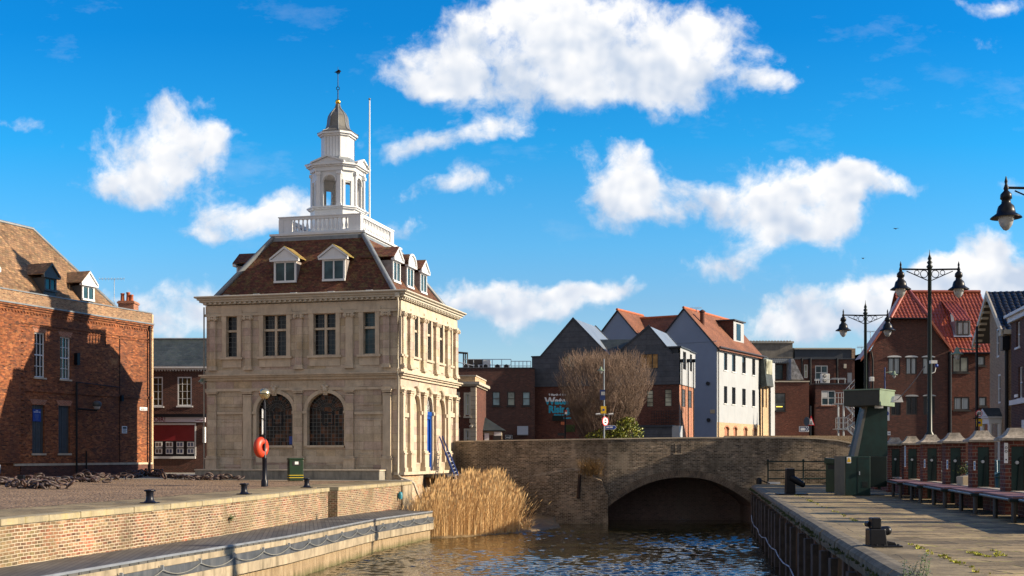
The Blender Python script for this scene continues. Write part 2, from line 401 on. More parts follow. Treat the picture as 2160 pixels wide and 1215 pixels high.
M['render_grey'] = plain('lavender_grey_render', c3(.21, .25, .34), .85, .07, .6, bst=.08, dirt=c3(.22, .24, .31), dirtamt=.4)
M['grey_block'] = ashlar('grey_concrete_block', [c3(.20, .18, .155), c3(.25, .225, .19), c3(.17, .155, .135)], bw=.6, bh=.35, stain=c3(.07, .065, .06), amt=.6)
M['dark_clad'] = plain('dark_blue_grey_sheet', c3(.028, .036, .05), .6, .25, 1.)
M['render_tan'] = plain('tan_painted_timber', c3(.45, .36, .24), .8, .15, 1.5)
M['galv'] = plain('galvanised_steel', c3(.40, .43, .46), .45, .12, 3., metal=.3)
M['alu'] = plain('white_metal_casing', c3(.66, .66, .64), .5, .08)
M['darkframe'] = plain('dark_window_frame', c3(.028, .022, .020), .5, .1)
M['bench'] = plain('maroon_bench_slab', c3(.17, .085, .085), .55, .22, 3., bst=.2, dirt=c3(.09, .05, .05), dirtamt=.5)
M['tube_grey'] = plain('painted_bench_leg', c3(.045, .042, .04), .6, .25, 3., bst=.1)
M['glass'] = glass('window_glass')
M['glass_warm'] = glass('window_glass_orange_lit_room', c3(.30, .16, .05), .12)  # orange light of the room behind is put into the pane colour
M['glass_pale'] = glass('window_glass_over_pale_blind', c3(.34, .34, .26), .1)
M['glass_teal'] = glass('window_glass_teal', c3(.03, .06, .07), .05)
M['wood_dk'] = plain('dark_weathered_timber', c3(.055, .045, .04), .8, .4, 4., bst=.4)
M['board'] = plain('grey_painted_boards', c3(.050, .060, .068), .6, .2, 2., bst=.15)
M['terracotta'] = plain('terracotta', c3(.42, .12, .05), .8, .15)
M['chrome'] = plain('bright_brass_globe', c3(.62, .52, .30), .25, .15, 4., metal=.85)
M['lantern'] = plain('frosted_lantern_bowl', c3(.42, .44, .46), .12, .3, 3., spec=.9)
# ---------------------------------------------------------------- special materials
def mat_cobble():
    s = N('brown_setts'); geo = s.pos()
    v = s.n('TexVoronoi', {'Vector': s.scale(geo, (5.5, 7.5, 5.5)), 'Scale': 1., 'Randomness': .75}, feature='F1')
    e = s.n('TexVoronoi', {'Vector': s.scale(geo, (5.5, 7.5, 5.5)), 'Scale': 1., 'Randomness': .75}, feature='DISTANCE_TO_EDGE')
    col = s.ramp(s.n('SeparateColor', {0: v.outputs[1]}).outputs[0], [(0, c3(.25, .165, .10)), (.5, c3(.36, .245, .155)), (1, c3(.17, .11, .075))])
    col = s.mix(1., col, s.ramp(s.noise(geo, .35, 5, .6), [(.3, .75), (.7, 1.2)]), 'MULTIPLY')
    col = s.mix(s.ramp(e.outputs[0], [(.0, 1.), (.13, 0.)]), col, c3(.10, .075, .05))
    h = s.ramp(e.outputs[0], [(0, 0.), (.25, 1.)])
    return s.fin(col, .85, s.bump(h, .9, .04), spec=.3)
M['cobble'] = mat_cobble()
def mat_flags(name, cols, bw, bh, moss=.5, jc=c3(.07, .06, .04), ms=.014, mosscol=c3(.30, .30, .05), rot=0.):
    s = N(name); geo = s.pos()
    mp = s.n('Mapping', {'Vector': geo, 'Rotation': (0, 0, rot)}).outputs[0]
    wob = s.n('TexNoise', {'Vector': geo, 'Scale': 1.2, 'Detail': 3.}).outputs[1]
    mp = s.n('VectorMath', {0: mp, 1: s.n('VectorMath', {0: s.n('VectorMath', {0: wob, 1: (.5, .5, .5)}, operation='SUBTRACT').outputs[0], 1: (.12, .12, 0)}, operation='MULTIPLY').outputs[0]}, operation='ADD').outputs[0]
    b = s.n('TexBrick', {'Vector': mp, 'Color1': c3(0, 0, 0), 'Color2': c3(1, 1, 1), 'Mortar': c3(.5, .5, .5), 'Scale': 1., 'Mortar Size': ms, 'Mortar Smooth': .4, 'Brick Width': bw, 'Row Height': bh})
    k = len(cols); col = s.ramp(b.outputs[0], [(i/(k-1), c) for i, c in enumerate(cols)])
    col = s.mix(1., col, s.ramp(s.noise(geo, .8, 6, .7), [(.32, .45), (.68, 1.3)]), 'MULTIPLY')
    n2 = s.noise(geo, 9, 5, .7); col = s.mix(1., col, s.ramp(n2, [(.3, .7), (.7, 1.25)]), 'MULTIPLY')
    m = s.noise(geo, 1.6, 5, .7)
    jm = s.mix(s.ramp(m, [(.52, 0.), (.6, moss)]), jc, mosscol)
    col = s.mix(b.outputs[1], col, jm)
    h = s.math('SUBTRACT', s.math('MULTIPLY', n2, .7), b.outputs[1])
    return s.fin(col, .85, s.bump(h, .8, .02), spec=.3)
M['flags'] = mat_flags('worn_quay_flags', [c3(.22, .165, .09), c3(.38, .285, .15), c3(.14, .105, .065), c3(.29, .22, .12)], 1.5, .62, moss=.9, ms=.03, jc=c3(.035, .03, .02), rot=-.15)
M['slab'] = mat_flags('smooth_quay_slabs', [c3(.23, .18, .105), c3(.30, .235, .135), c3(.19, .15, .09)], 1.6, 1.2, moss=.6, rot=.16, ms=.014)
def mat_deck():
    s = N('weathered_deck_boards'); geo = s.pos()
    mp = s.n('Mapping', {'Vector': geo, 'Rotation': (0, 0, -.17)}).outputs[0]
    b = s.n('TexBrick', {'Vector': mp, 'Color1': c3(0, 0, 0), 'Color2': c3(1, 1, 1), 'Mortar': c3(.5, .5, .5), 'Scale': 1., 'Mortar Size': .012, 'Mortar Smooth': .2, 'Brick Width': 2.4, 'Row Height': .14})
    # boards run across the walkway, rows stacked along its length
    mp2 = s.n('Mapping', {'Vector': geo, 'Rotation': (0, 0, math.pi/2-.17)}).outputs[0]
    b = s.n('TexBrick', {'Vector': mp2, 'Color1': c3(0, 0, 0), 'Color2': c3(1, 1, 1), 'Mortar': c3(.5, .5, .5), 'Scale': 1., 'Mortar Size': .01, 'Mortar Smooth': .2, 'Brick Width': 3.2, 'Row Height': .15})
    col = s.ramp(b.outputs[0], [(0, c3(.060, .062, .060)), (.5, c3(.095, .092, .085)), (1, c3(.075, .075, .072))])
    col = s.mix(1., col, s.ramp(s.noise(geo, .7, 6, .7), [(.3, .6), (.7, 1.5)]), 'MULTIPLY')
    col = s.mix(b.outputs[1], col, c3(.015, .015, .015))
    return s.fin(col, .6, s.bump(s.math('SUBTRACT', 0., b.outputs[1]), .6, .02), spec=.4)
M['deck'] = mat_deck()
def mat_water():
    s = N('harbour_water'); geo = s.pos()
    n1 = s.noise(s.scale(geo, (1.0, .62, 1)), 1.5, 4, .62, .3)
    n2 = s.noise(s.scale(geo, (1.0, .5, 1)), 5.5, 3, .6)
    h = s.math('ADD', n1, s.math('MULTIPLY', n2, .28))
    big = s.noise(geo, .12, 3, .5)
    h = s.math('MULTIPLY', h, s.ramp(big, [(.35, .55), (.65, 1.2)]))
    col = s.ramp(s.noise(geo, .25, 3, .6), [(.3, c3(.022, .020, .007)), (.7, c3(.036, .030, .010))])
    return s.fin(col, .06, s.bump(h, .5, .06), spec=1., **{'IOR': 1.5})
M['water'] = mat_water()
def mat_mud():
    s = N('wet_river_mud'); geo = s.pos()
    n = s.noise(geo, 1.5, 6, .7)
    col = s.ramp(n, [(.3, c3(.11, .08, .045)), (.7, c3(.24, .17, .09))])
    return s.fin(col, .45, s.bump(s.noise(geo, 6, 5, .7), .8, .06), spec=.5)
M['mud'] = mat_mud()
def mat_pile():
    s = N('tarred_sheet_piles'); geo = s.pos()
    n = s.noise(s.scale(geo, (2.2, 2.2, .35)), 1.4, 6, .7)
    col = s.ramp(n, [(.34, c3(.012, .010, .009)), (.46, c3(.05, .030, .022)), (.56, c3(.13, .075, .045)), (.68, c3(.08, .06, .03))])
    z = s.n('SeparateXYZ', {0: geo}).outputs[2]
    wet = s.n('MapRange', {0: s.math('ADD', z, s.math('MULTIPLY', n, .5)), 1: -1.9, 2: -1.3, 3: .35, 4: 1.}).outputs[0]
    col = s.mix(1., col, s.n('CombineColor', {0: wet, 1: wet, 2: wet}).outputs[0], 'MULTIPLY')
    return s.fin(col, .75, s.bump(s.noise(geo, 7, 4, .7), .7, .03), spec=.35)
M['pile'] = mat_pile()
def mat_quaybase():
    s = N('tidal_stained_concrete'); geo = s.pos()
    n = s.noise(s.scale(geo, (2.5, 2.5, .5)), 2.0, 6, .72)
    z = s.n('SeparateXYZ', {0: geo}).outputs[2]
    zz = s.math('ADD', z, s.math('MULTIPLY', n, .5))
    col = s.ramp(n, [(.3, c3(.17, .12, .07)), (.5, c3(.30, .22, .13)), (.7, c3(.40, .31, .2))])
    alg = s.n('MapRange', {0: zz, 1: -2.45, 2: -2.1, 3: 1., 4: 0.}).outputs[0]
    col = s.mix(alg, col, c3(.05, .065, .015))
    return s.fin(col, .8, s.bump(s.noise(geo, 8, 5, .75), 1., .05), spec=.3)
M['tidal'] = mat_quaybase()
M['ground'] = plain('street_asphalt', c3(.06, .058, .055), .9, .2, .7, bst=.3)
M['pavement'] = plain('pavement_concrete', c3(.24, .22, .18), .9, .15, 1., bst=.2)
def mat_reed():
    s = N('dry_reed_straw'); geo = s.pos(); n = s.n('TexNoise', {'Vector': s.scale(geo, (1, 1, .06)), 'Scale': 9., 'Detail': 3.}).outputs[0]
    col = s.ramp(n, [(.3, c3(.36, .21, .09)), (.42, c3(.62, .39, .16)), (.56, c3(.80, .53, .24)), (.72, c3(.78, .60, .34))])
    z = s.n('SeparateXYZ', {0: geo}).outputs[2]
    return s.fin(col, .8)
M['reed'] = mat_reed()
M['bark'] = plain('bare_twig_bark', c3(.165, .11, .08), .8, .5, 1.5, bst=.1)
def mat_ivy():
    s = N('yellow_and_green_ivy'); geo = s.pos(); n = s.noise(geo, 2.6, 5, .75)
    return s.fin(s.ramp(n, [(.36, c3(.022, .04, .008)), (.48, c3(.09, .12, .012)), (.57, c3(.30, .29, .02))]), .5)
M['ivy'] = mat_ivy()
M['weed'] = plain('green_weed_leaf', c3(.17, .22, .10), .6, .4, 5., bst=0)
M['weed_dk'] = plain('dark_moss', c3(.045, .06, .015), .9, .4, 5., bst=0)
M['moss'] = plain('yellow_moss', c3(.36, .36, .04), .9, .4, 5., bst=.3)
def mat_curtain():
    s = N('net_curtain_behind_glass'); geo = s.pos()
    w = s.n('TexWave', {'Vector': s.scale(geo, (1, 1, .02)), 'Scale': 3.2, 'Distortion': 2.5, 'Detail': 2.}, bands_direction='X').outputs[1]
    col = s.ramp(w, [(.2, c3(.14, .16, .17)), (.8, c3(.50, .54, .54))])
    return s.fin(col, .12, None, spec=.7)
M['curtain'] = mat_curtain()

# ---------------------------------------------------------------- camera, sun, sky
cam = bpy.data.cameras.new('camera'); co = bpy.data.objects.new('camera', cam); COL.objects.link(co)
co.location = (0, 0, H); co.rotation_euler = (math.pi/2, 0, 0)
cam.sensor_width = 36; cam.lens = 36*F/2160; cam.shift_y = (HZ-607.5)/2160; cam.clip_end = 3000; cam.clip_start = .1
SC.camera = co
SUN_EL = R(23); SUN_AZ = R(95.6)       # azimuth from +Y towards +X
sd = V((math.sin(SUN_AZ)*math.cos(SUN_EL), math.cos(SUN_AZ)*math.cos(SUN_EL), math.sin(SUN_EL)))
sl = bpy.data.lights.new('sun', 'SUN'); sl.energy = 5.0; sl.angle = R(.53); sl.color = (1.0, .84, .62)
so = bpy.data.objects.new('sun', sl); COL.objects.link(so); so.rotation_euler = (-sd).to_track_quat('-Z', 'Y').to_euler()
so.location = (60, 20, 60)

wd = bpy.data.worlds.new('World'); SC.world = wd; wd.use_nodes = True; nt = wd.node_tree; nt.nodes.clear()
class WN(N):
    def __init__(s, t): s.t = t; s._uv = None
w = WN(nt)
out = nt.nodes.new('ShaderNodeOutputWorld')
sky = w.n('TexSky', sky_type='NISHITA', sun_disc=False, sun_elevation=SUN_EL, sun_rotation=SUN_AZ, altitude=10, air_density=1.0, dust_density=.5, ozone_density=3.0)
gd = w.n('TexCoord').outputs['Generated']
sx = w.n('SeparateXYZ', {0: gd})
ya = w.math('MAXIMUM', w.math('ABSOLUTE', sx.outputs[1]), .18)
uu = w.math('DIVIDE', sx.outputs[0], ya); vv = w.math('DIVIDE', sx.outputs[2], ya)
P2 = w.n('CombineXYZ', {0: uu, 1: vv, 2: 0.}).outputs[0]
wn = w.n('TexNoise', {'Vector': P2, 'Scale': 10., 'Detail': 5., 'Roughness': .55}).outputs[1]
P3 = w.n('VectorMath', {0: w.n('VectorMath', {0: wn, 1: (.5, .5, .5)}, operation='SUBTRACT').outputs[0], 1: (.10, .075, 0)}, operation='MULTIPLY').outputs[0]
PW = w.n('VectorMath', {0: P2, 1: P3}, operation='ADD').outputs[0]
BL = [(990, 115, 160, 78, .95), (1180, 75, 180, 105, 1.0), (1340, 95, 175, 100, 1.1), (1480, 110, 90, 80, .9), (1610, 175, 75, 32, .8), (850, 155, 110, 40, .6), (1230, 185, 230, 40, .35),
      (1010, 278, 150, 44, .8), (900, 308, 100, 38, .62), (960, 402, 100, 34, .8),
      (345, 300, 130, 90, .95), (280, 375, 110, 50, .8), (440, 280, 70, 50, .6), (180, 395, 80, 22, .35),
      (560, 460, 120, 55, .9), (640, 440, 80, 45, .7), (470, 505, 70, 25, .4), (20, 250, 60, 28, .6),
      (350, 640, 130, 55, .85), (250, 600, 60, 30, .5), (400, 700, 90, 40, .6),
      (1330, 400, 140, 70, 1.0), (1560, 410, 210, 55, 1.0), (1770, 400, 110, 55, .95), (1910, 412, 90, 26, .75), (1680, 490, 130, 45, .7), (1480, 560, 110, 40, .6), (1600, 540, 90, 35, .5), (1330, 320, 90, 32, .6), (1740, 470, 70, 40, .6),
      (2050, 25, 80, 28, .62), (2090, 100, 90, 36, .62), (2130, 370, 60, 26, .6),
      (2110, 530, 80, 85, 1.0), (2000, 585, 110, 45, .8), (1850, 610, 110, 35, .8), (1740, 655, 130, 45, .9), (1690, 700, 150, 45, .8), (2080, 600, 110, 50, .9), (1850, 660, 120, 45, .8),
      (1120, 618, 150, 44, 1.0), (1000, 645, 80, 38, .8), (1290, 606, 80, 17, .6), (1080, 690, 120, 42, .75), (1170, 655, 90, 34, .6), (850, 478, 80, 24, .6)]
tot = None; rel = None
for (bx, by, rx, ry, wt) in BL:
    cu, cv = (bx-CX)/F, (HZ-by)/F; ax, ay = F/rx, F/ry
    a = w.n('VectorMath', {0: PW, 1: (ax, ay, 0), 2: (-cu*ax, -cv*ay, 0)}, operation='MULTIPLY_ADD').outputs[0]
    d2 = w.n('VectorMath', {0: a, 1: a}, operation='DOT_PRODUCT').outputs['Value']
    g = w.math('POWER', .40, d2)
    yc = w.n('VectorMath', {0: a, 1: (.25, 1, 0)}, operation='DOT_PRODUCT').outputs['Value']
    if tot is None: tot = w.math('MULTIPLY', g, wt); rel = w.math('MULTIPLY', w.math('MULTIPLY', g, wt), yc)
    else:
        tot = w.math('MULTIPLY_ADD', g, wt, tot); rel = w.math('MULTIPLY_ADD', w.math('MULTIPLY', g, wt), yc, rel)
relh = w.math('DIVIDE', rel, w.math('ADD', tot, .05))
f1 = w.n('TexNoise', {'Vector': P2, 'Scale': 19., 'Detail': 3., 'Roughness': .5, 'Distortion': .1}).outputs[0]
f3 = w.n('TexNoise', {'Vector': P2, 'Scale': 17., 'Detail': 11., 'Roughness': .60, 'Distortion': .15}).outputs[0]
f2 = w.n('TexNoise', {'Vector': w.n('VectorMath', {0: P2, 1: (.006, .008, 0)}, operation='ADD').outputs[0], 'Scale': 19., 'Detail': 3., 'Roughness': .5, 'Distortion': .1}).outputs[0]
tc = w.math('MINIMUM', tot, 1.15)
f4 = w.n('TexNoise', {'Vector': PW, 'Scale': 48., 'Detail': 7., 'Roughness': .62}).outputs[0]
dens = w.math('ADD', w.math('ADD', tc, w.math('MULTIPLY', w.math('SUBTRACT', f3, .5), 2.0)), w.math('MULTIPLY', w.math('SUBTRACT', f4, .5), .9))
alpha = w.n('MapRange', {0: dens, 1: .40, 2: 1.12, 3: 0., 4: 1.}, interpolation_type='SMOOTHSTEP').outputs[0]
wisp = w.math('MULTIPLY', w.n('MapRange', {0: w.n('TexNoise', {'Vector': w.scale(P2, (1, 2.2, 1)), 'Scale': 7., 'Detail': 7., 'Roughness': .65}).outputs[0], 1: .55, 2: .8, 3: 0., 4: 1.}).outputs[0], .22)
alpha = w.math('MAXIMUM', alpha, wisp)
lit = w.math('ADD', w.math('MULTIPLY', relh, .52), w.math('MULTIPLY', w.math('SUBTRACT', f1, f2), 3.2))
lit = w.math('ADD', lit, .56)
lowd = w.n('MapRange', {0: vv, 1: .05, 2: .2, 3: .25, 4: 0.}).outputs[0]
lit = w.math('SUBTRACT', lit, lowd, clamp=True)
CLD_D, CLD_B = (4.4, 5.1, 6.2, 1), (8.3, 8.15, 8.0, 1)
ccol = w.mix(w.math('SMOOTH_MIN', lit, 1., .1), CLD_D, CLD_B)
tint = w.ramp(vv, [(0., c3(.72, .64, .66)), (.125, c3(.39, .56, .68)), (.172, c3(.265, .61, .775)), (.259, c3(.075, .595, .84)), (.353, c3(.02, .48, .80)), (1., c3(.0, .36, .75))])
skc = w.mix(1., sky.outputs[0], tint, 'MULTIPLY')
skc = w.mix(1., skc, (1.9, 1.9, 1.88, 1.), 'MULTIPLY')
bk_ = w.n('MapRange', {0: sx.outputs[1], 1: .05, 2: -.30, 3: 0., 4: 1.}).outputs[0]  # added unseen cloud bank behind the camera, brightens the shaded fronts
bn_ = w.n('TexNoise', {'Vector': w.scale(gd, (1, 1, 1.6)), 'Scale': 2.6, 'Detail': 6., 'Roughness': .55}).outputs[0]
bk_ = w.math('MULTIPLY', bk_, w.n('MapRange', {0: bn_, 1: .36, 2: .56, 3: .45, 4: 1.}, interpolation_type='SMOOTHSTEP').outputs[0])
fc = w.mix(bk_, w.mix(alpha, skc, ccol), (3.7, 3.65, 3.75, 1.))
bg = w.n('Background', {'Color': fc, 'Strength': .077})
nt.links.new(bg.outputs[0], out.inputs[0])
wd.cycles.sampling_method = 'MANUAL'; wd.cycles.sample_map_resolution = 1024

SC.view_settings.view_transform = 'Standard'; SC.view_settings.look = 'None'; SC.view_settings.exposure = .80; SC.view_settings.gamma = 1

# ---------------------------------------------------------------- left quay: edge polyline in plan
LE = [(-16.4, -5.0), (-11.27, 26.5), (-10.62, 30.4), (-9.95, 33.9), (-9.20, 38.2), (-8.45, 45.0), (-7.72, 50.9), (-7.46, 51.9), (-5.95, 58.7), (-5.2, 62.6)]
def exl(Y):
    for (x0, y0), (x1, y1) in zip(LE, LE[1:]):
        if Y <= y1: return x0+(x1-x0)*(Y-y0)/(y1-y0)
    return LE[-1][0]
def lz(x, Y): return min(.15, .008*max(0, exl(min(Y, 62))-x))     # quay rises very gently away from the water
ZW = -2.6
def struct(name, mb, m): return tag(mb.build(name, m), kind='structure')

mb = MB(); mb.face([(-400, -60, ZW-2.2), (400, -60, ZW-2.2), (400, 900, ZW-2.2), (-400, 900, ZW-2.2)]); struct('river_bed', mb, M['mud'])
def wave_grid(name, x0, x1, y0, y1, st):
    import numpy as np
    rg = np.random.RandomState(5); nx, ny = int((x1-x0)/st)+1, int((y1-y0)/st)+1
    X, Yg = np.meshgrid(np.linspace(x0, x1, nx), np.linspace(y0, y1, ny)); Z = np.zeros_like(X)
    for i in range(70):
        L = .19*(4.8**rg.rand()); th = rg.normal(1.35, .7); k = 2*np.pi/L; ph = rg.rand()*6.28
        a = .0112*L**.85/ (2*np.pi)*2.2
        Z += a*np.sin(k*(X*np.cos(th)+Yg*np.sin(th))+ph+.6*np.sin(.9*X+i)+.5*np.sin(.7*Yg+2*i))
    mod = .75+.28*np.sin(.21*X+.33*Yg)+.25*np.sin(.55*X-.19*Yg+1.3); Z = Z*np.clip(mod, .35, 1.3)+ZW
    me = bpy.data.meshes.new(name); co_ = np.stack([X, Yg, Z], -1).reshape(-1, 3)
    me.vertices.add(nx*ny); me.vertices.foreach_set('co', co_.ravel())
    ii = np.arange(nx*ny).reshape(ny, nx); q = np.stack([ii[:-1, :-1], ii[:-1, 1:], ii[1:, 1:], ii[1:, :-1]], -1).reshape(-1, 4)
    me.loops.add(q.size); me.loops.foreach_set('vertex_index', q.ravel()); me.polygons.add(len(q)); me.polygons.foreach_set('loop_start', np.arange(len(q))*4); me.polygons.foreach_set('loop_total', np.full(len(q), 4))
    me.polygons.foreach_set('use_smooth', np.ones(len(q), bool)); me.update(calc_edges=True); me.materials.append(M['water'])
    o = bpy.data.objects.new(name, me); COL.objects.link(o); return tag(o, kind='structure')
wave_grid('water', -12., 14.6, 24., 69.7, .075)
mb = MB(); mb.face([(-40, -40, ZW), (30, -40, ZW), (30, 24., ZW), (-40, 24., ZW)]); struct('near_water', mb, M['water'])
mb = MB(); mb.face([(-2, 69.7, ZW), (24, 69.7, ZW), (24, 84, ZW), (-2, 84, ZW)]); struct('water_under_bridge', mb, M['water'])
# quay top: sheet from the edge far to the left
def strip(mb, ys, fa, fb, dz=0, nx=6):
    for y0, y1 in zip(ys, ys[1:]):
        for k in range(nx):
            def p(y, t):
                x = fa(y)*(1-t)+fb(y)*t; return (x, y, lz(x, y)+dz)
            t0, t1 = k/nx, (k+1)/nx
            mb.face([p(y0, t1), p(y0, t0), p(y1, t0), p(y1, t1)])
ys = [-5, 5, 15, 22, 26.5, 30.4, 33.9, 38.2, 45, 50.9]
mb = MB(); strip(mb, ys, lambda y: exl(y), lambda y: exl(y)-2.55, 0, 2)
strip(mb, [51.9, 55, 58.7, 62.6], lambda y: exl(y), lambda y: exl(y)-2.55, 0, 2)
strip(mb, [50.9, 51.9], lambda y: exl(y)-.95, lambda y: exl(y)-2.55, 0, 2)
struct('quay_apron', mb, M['slab'])
mb = MB(); strip(mb, ys+[51.9, 55, 58.7, 62.6], lambda y: exl(y)-2.55, lambda y: exl(y)-45, .004, 10); struct('quay_setts', mb, M['cobble'])
mb = MB(); mb.box((-60, 62.6, -.5), (-5.3, 64.2, .052)); mb.box((-60, 64.2, -.5), (-16.3, 110, .10)); struct('quay_pavement', mb, M['pavement'])
mb = MB(); mb.box((-300, 110, -1), (-16, 600, .3)); struct('far_ground_left', mb, M['ground'])
mb = MB(); mb.box((-16, 77.6, -1), (60, 600, .9)); struct('street_beyond_bridge', mb, M['ground'])

def edge_pts(y0, y1, dx=0):
    pts = [(exl(y0)+dx, y0)]+[(x+dx, y) for x, y in LE if y0 < y < y1]+[(exl(y1)+dx, y1)]
    return pts
def ribbon(mb, pts, z0, z1, th):     # wall following a plan polyline, thickness towards -x
    for (xa, ya), (xb, yb) in zip(pts, pts[1:]):
        za0 = z0(ya) if callable(z0) else z0; zb0 = z0(yb) if callable(z0) else z0
        za1 = z1(ya) if callable(z1) else z1; zb1 = z1(yb) if callable(z1) else z1
        mb.hexa([(xa-th, ya, za0), (xa, ya, za0), (xb, yb, zb0), (xb-th, yb, zb0), (xa-th, ya, za1), (xa, ya, za1), (xb, yb, zb1), (xb-th, yb, zb1)])
qr = thing('quay_wall', 'pale brick quay wall with stone coping and a narrow slot, above the timber walkway', 'wall', (-8, 45, 0))
mb = MB(); ribbon(mb, edge_pts(-5, 50.9, -.06), -3.6, -.15, .8); ribbon(mb, edge_pts(51.9, 62.6, -.06), -3.6, -.15, .8)
ribbon(mb, edge_pts(50.9, 51.9, -.95), -3.6, -.002, .6)
mb.build('brickwork', M['brick_quay'], qr)
def copstones(y0, y1):
    y = y0; k = 0
    while y < y1-.05:
        e = min(y+random.uniform(.9, 1.5), y1)
        if y1-e < .5: e = y1
        m = MB(); dz = random.uniform(-.006, .006); ox = random.uniform(-.012, .012)
        m.hexa([(exl(y+.008)-.5, y+.008, -.15), (exl(y+.008)+ox, y+.008, -.15), (exl(e-.008)+ox, e-.008, -.15), (exl(e-.008)-.5, e-.008, -.15),
                (exl(y+.008)-.5, y+.008, .014+dz), (exl(y+.008)+ox, y+.008, .014+dz), (exl(e-.008)+ox, e-.008, .014+dz), (exl(e-.008)-.5, e-.008, .014+dz)])
        cpm.v += [v for v in m.v] if False else []
        n = len(cpm.v); cpm.v += m.v; cpm.f += [tuple(i+n for i in f) for f in m.f]; cpm.sm += m.sm; cpm.mi += m.mi
        y = e
cpm = MB(); copstones(-5, 50.9); copstones(51.9, 62.6)
cpm.build('coping', M['coping'], qr, bevel=.02)
mb = MB()
fx = Fr((exl(61.2), 61.2), (exl(62.6)-exl(61.2), 1.4)); mb.fbox(fx, -.4, 1.3, -2.4, -.17, -.05, .03)
mb.build('concrete_pad', M['concrete'], qr)
mb = MB(); c = W(835, 1046, 60.2); fx = Fr((exl(60.2), 60.2), (.22, 1))
mb.lathe([(.09, -.2), (.12, 0), (.09, .14), (.02, .17)], (exl(60.2)+.08, 60.2, -.62), 10); mb.build('blue_fitting', plain('teal_plastic', c3(.03, .22, .30), .5), qr)

# timber walkway
def dz_(Y): return -1.07-(Y-26.5)*.0071
def wx(Y): return exl(Y)-.06
def fx_(Y): return exl(min(Y, 58.0))+2.05+(.0155*max(0, Y-30))
dk = thing('timber_walkway', 'long grey boarded walkway on a concrete base below the quay wall', 'walkway', (-8, 45, -1.2))
YS = [-5, 5, 15, 22, 26.5, 30, 34, 38, 42, 46, 50, 54, 57.3]
mb = MB()
for y0, y1 in zip(YS, YS[1:]):
    mb.hexa([(wx(y0), y0, dz_(y0)-.1), (fx_(y0), y0, dz_(y0)-.1), (fx_(y1), y1, dz_(y1)-.1), (wx(y1), y1, dz_(y1)-.1), (wx(y0), y0, dz_(y0)), (fx_(y0), y0, dz_(y0)), (fx_(y1), y1, dz_(y1)), (wx(y1), y1, dz_(y1))])
y0, y1 = 57.3, 59.2
mb.hexa([(wx(y0), y0, dz_(y0)-.1), (fx_(y0), y0, dz_(y0)-.1), (wx(y1)+.4, y1, dz_(y1)-.1), (wx(y1), y1, dz_(y1)-.1), (wx(y0), y0, dz_(y0)), (fx_(y0), y0, dz_(y0)), (wx(y1)+.4, y1, dz_(y1)), (wx(y1), y1, dz_(y1))])
mb.build('deck', M['deck'], dk)
def fpoly(dx): return [(fx_(y)+dx, y) for y in YS]
def fr_rib(name, mat, dx, za, zb, th, bev=0):
    m = MB(); ribbon(m, fpoly(dx), lambda y: dz_(y)+za, lambda y: dz_(y)+zb, th); return m.build(name, mat, dk, bevel=bev)
fr_rib('edge_strip', plain('pale_edge_metal', c3(.20, .22, .25), .4, .2), .02, -.035, .02, .06)
fr_rib('upper_fascia', M['concrete'], -.005, -.26, -.038, .3)
fr_rib('fender_board', plain('blue_grey_fender', c3(.06, .068, .08), .5, .3, 2., dirt=c3(.2, .2, .2), dirtamt=.4), .05, -.55, -.263, .3)
fr_rib('lower_beam', M['concrete'], .06, -.85, -.553, .3)
m = MB(); ribbon(m, fpoly(-.10), lambda y: ZW-.8, lambda y: dz_(y)-.852, 1.9)
m.build('base', M['tidal'], dk)
# swagged rope on the fender
m = MB(); ym = 23.5
hk = MB()
while ym < 57.2:
    sp = 2.05; ye = min(ym+sp, 57.3); pts = []
    for k in range(9):
        t = k/8; y = ym+(ye-ym)*t; pts.append((fx_(y)+.10, y, dz_(y)-.32-.17*4*t*(1-t)))
    m.tube(pts, .013, 5, False)
    hk.box((fx_(ym)+.04, ym-.02, dz_(ym)-.34), (fx_(ym)+.12, ym+.02, dz_(ym)-.20)); ym = ye
m.build('grab_rope', plain('grey_rope', c3(.20, .20, .18), .8, .2), dk); split_build(hk, 'rope_hook', M['galv'], dk, 6)

# ---------------------------------------------------------------- mooring bollards on the left quay
def bollard():
    t = thing('mooring_bollard', 'x', 'bollard', (0, 0, 0), 'black mooring bollards along the left quay')
    mb = MB(); mb.lathe([(.20, 0), (.20, .025), (.15, .05), (.115, .09), (.105, .2), (.11, .31), (.12, .335)], n=20); mb.build('post', M['navy_iron'], t)
    mb = MB(); mb.lathe([(.12, .335), (.16, .345), (.165, .375), (.15, .392), (.02, .40)], n=20); mb.build('cap', M['navy_iron'], t)
    mb = MB(); mb.box((-.24, -.2, .0), (.24, .2, .03)); mb.build('base_plate', M['navy_iron'], t, bevel=.01)
    return t
b0 = bollard()
for i, (px, py, lab) in enumerate([(316, 1062, 'nearest and largest black mooring bollard on the left quay, in front of the coiled chains'),
                                  (515, 1043.5, 'black mooring bollard left of the orange lifebuoy post'),
                                  (647, 1029, 'black mooring bollard just right of the green litter bin')]):
    b = b0 if i == 0 else copy_tree(b0)
    Y = H*F/(py-HZ); b.location = (xat(px, Y), Y, lz(xat(px, Y), Y)+.004); b['label'] = lab

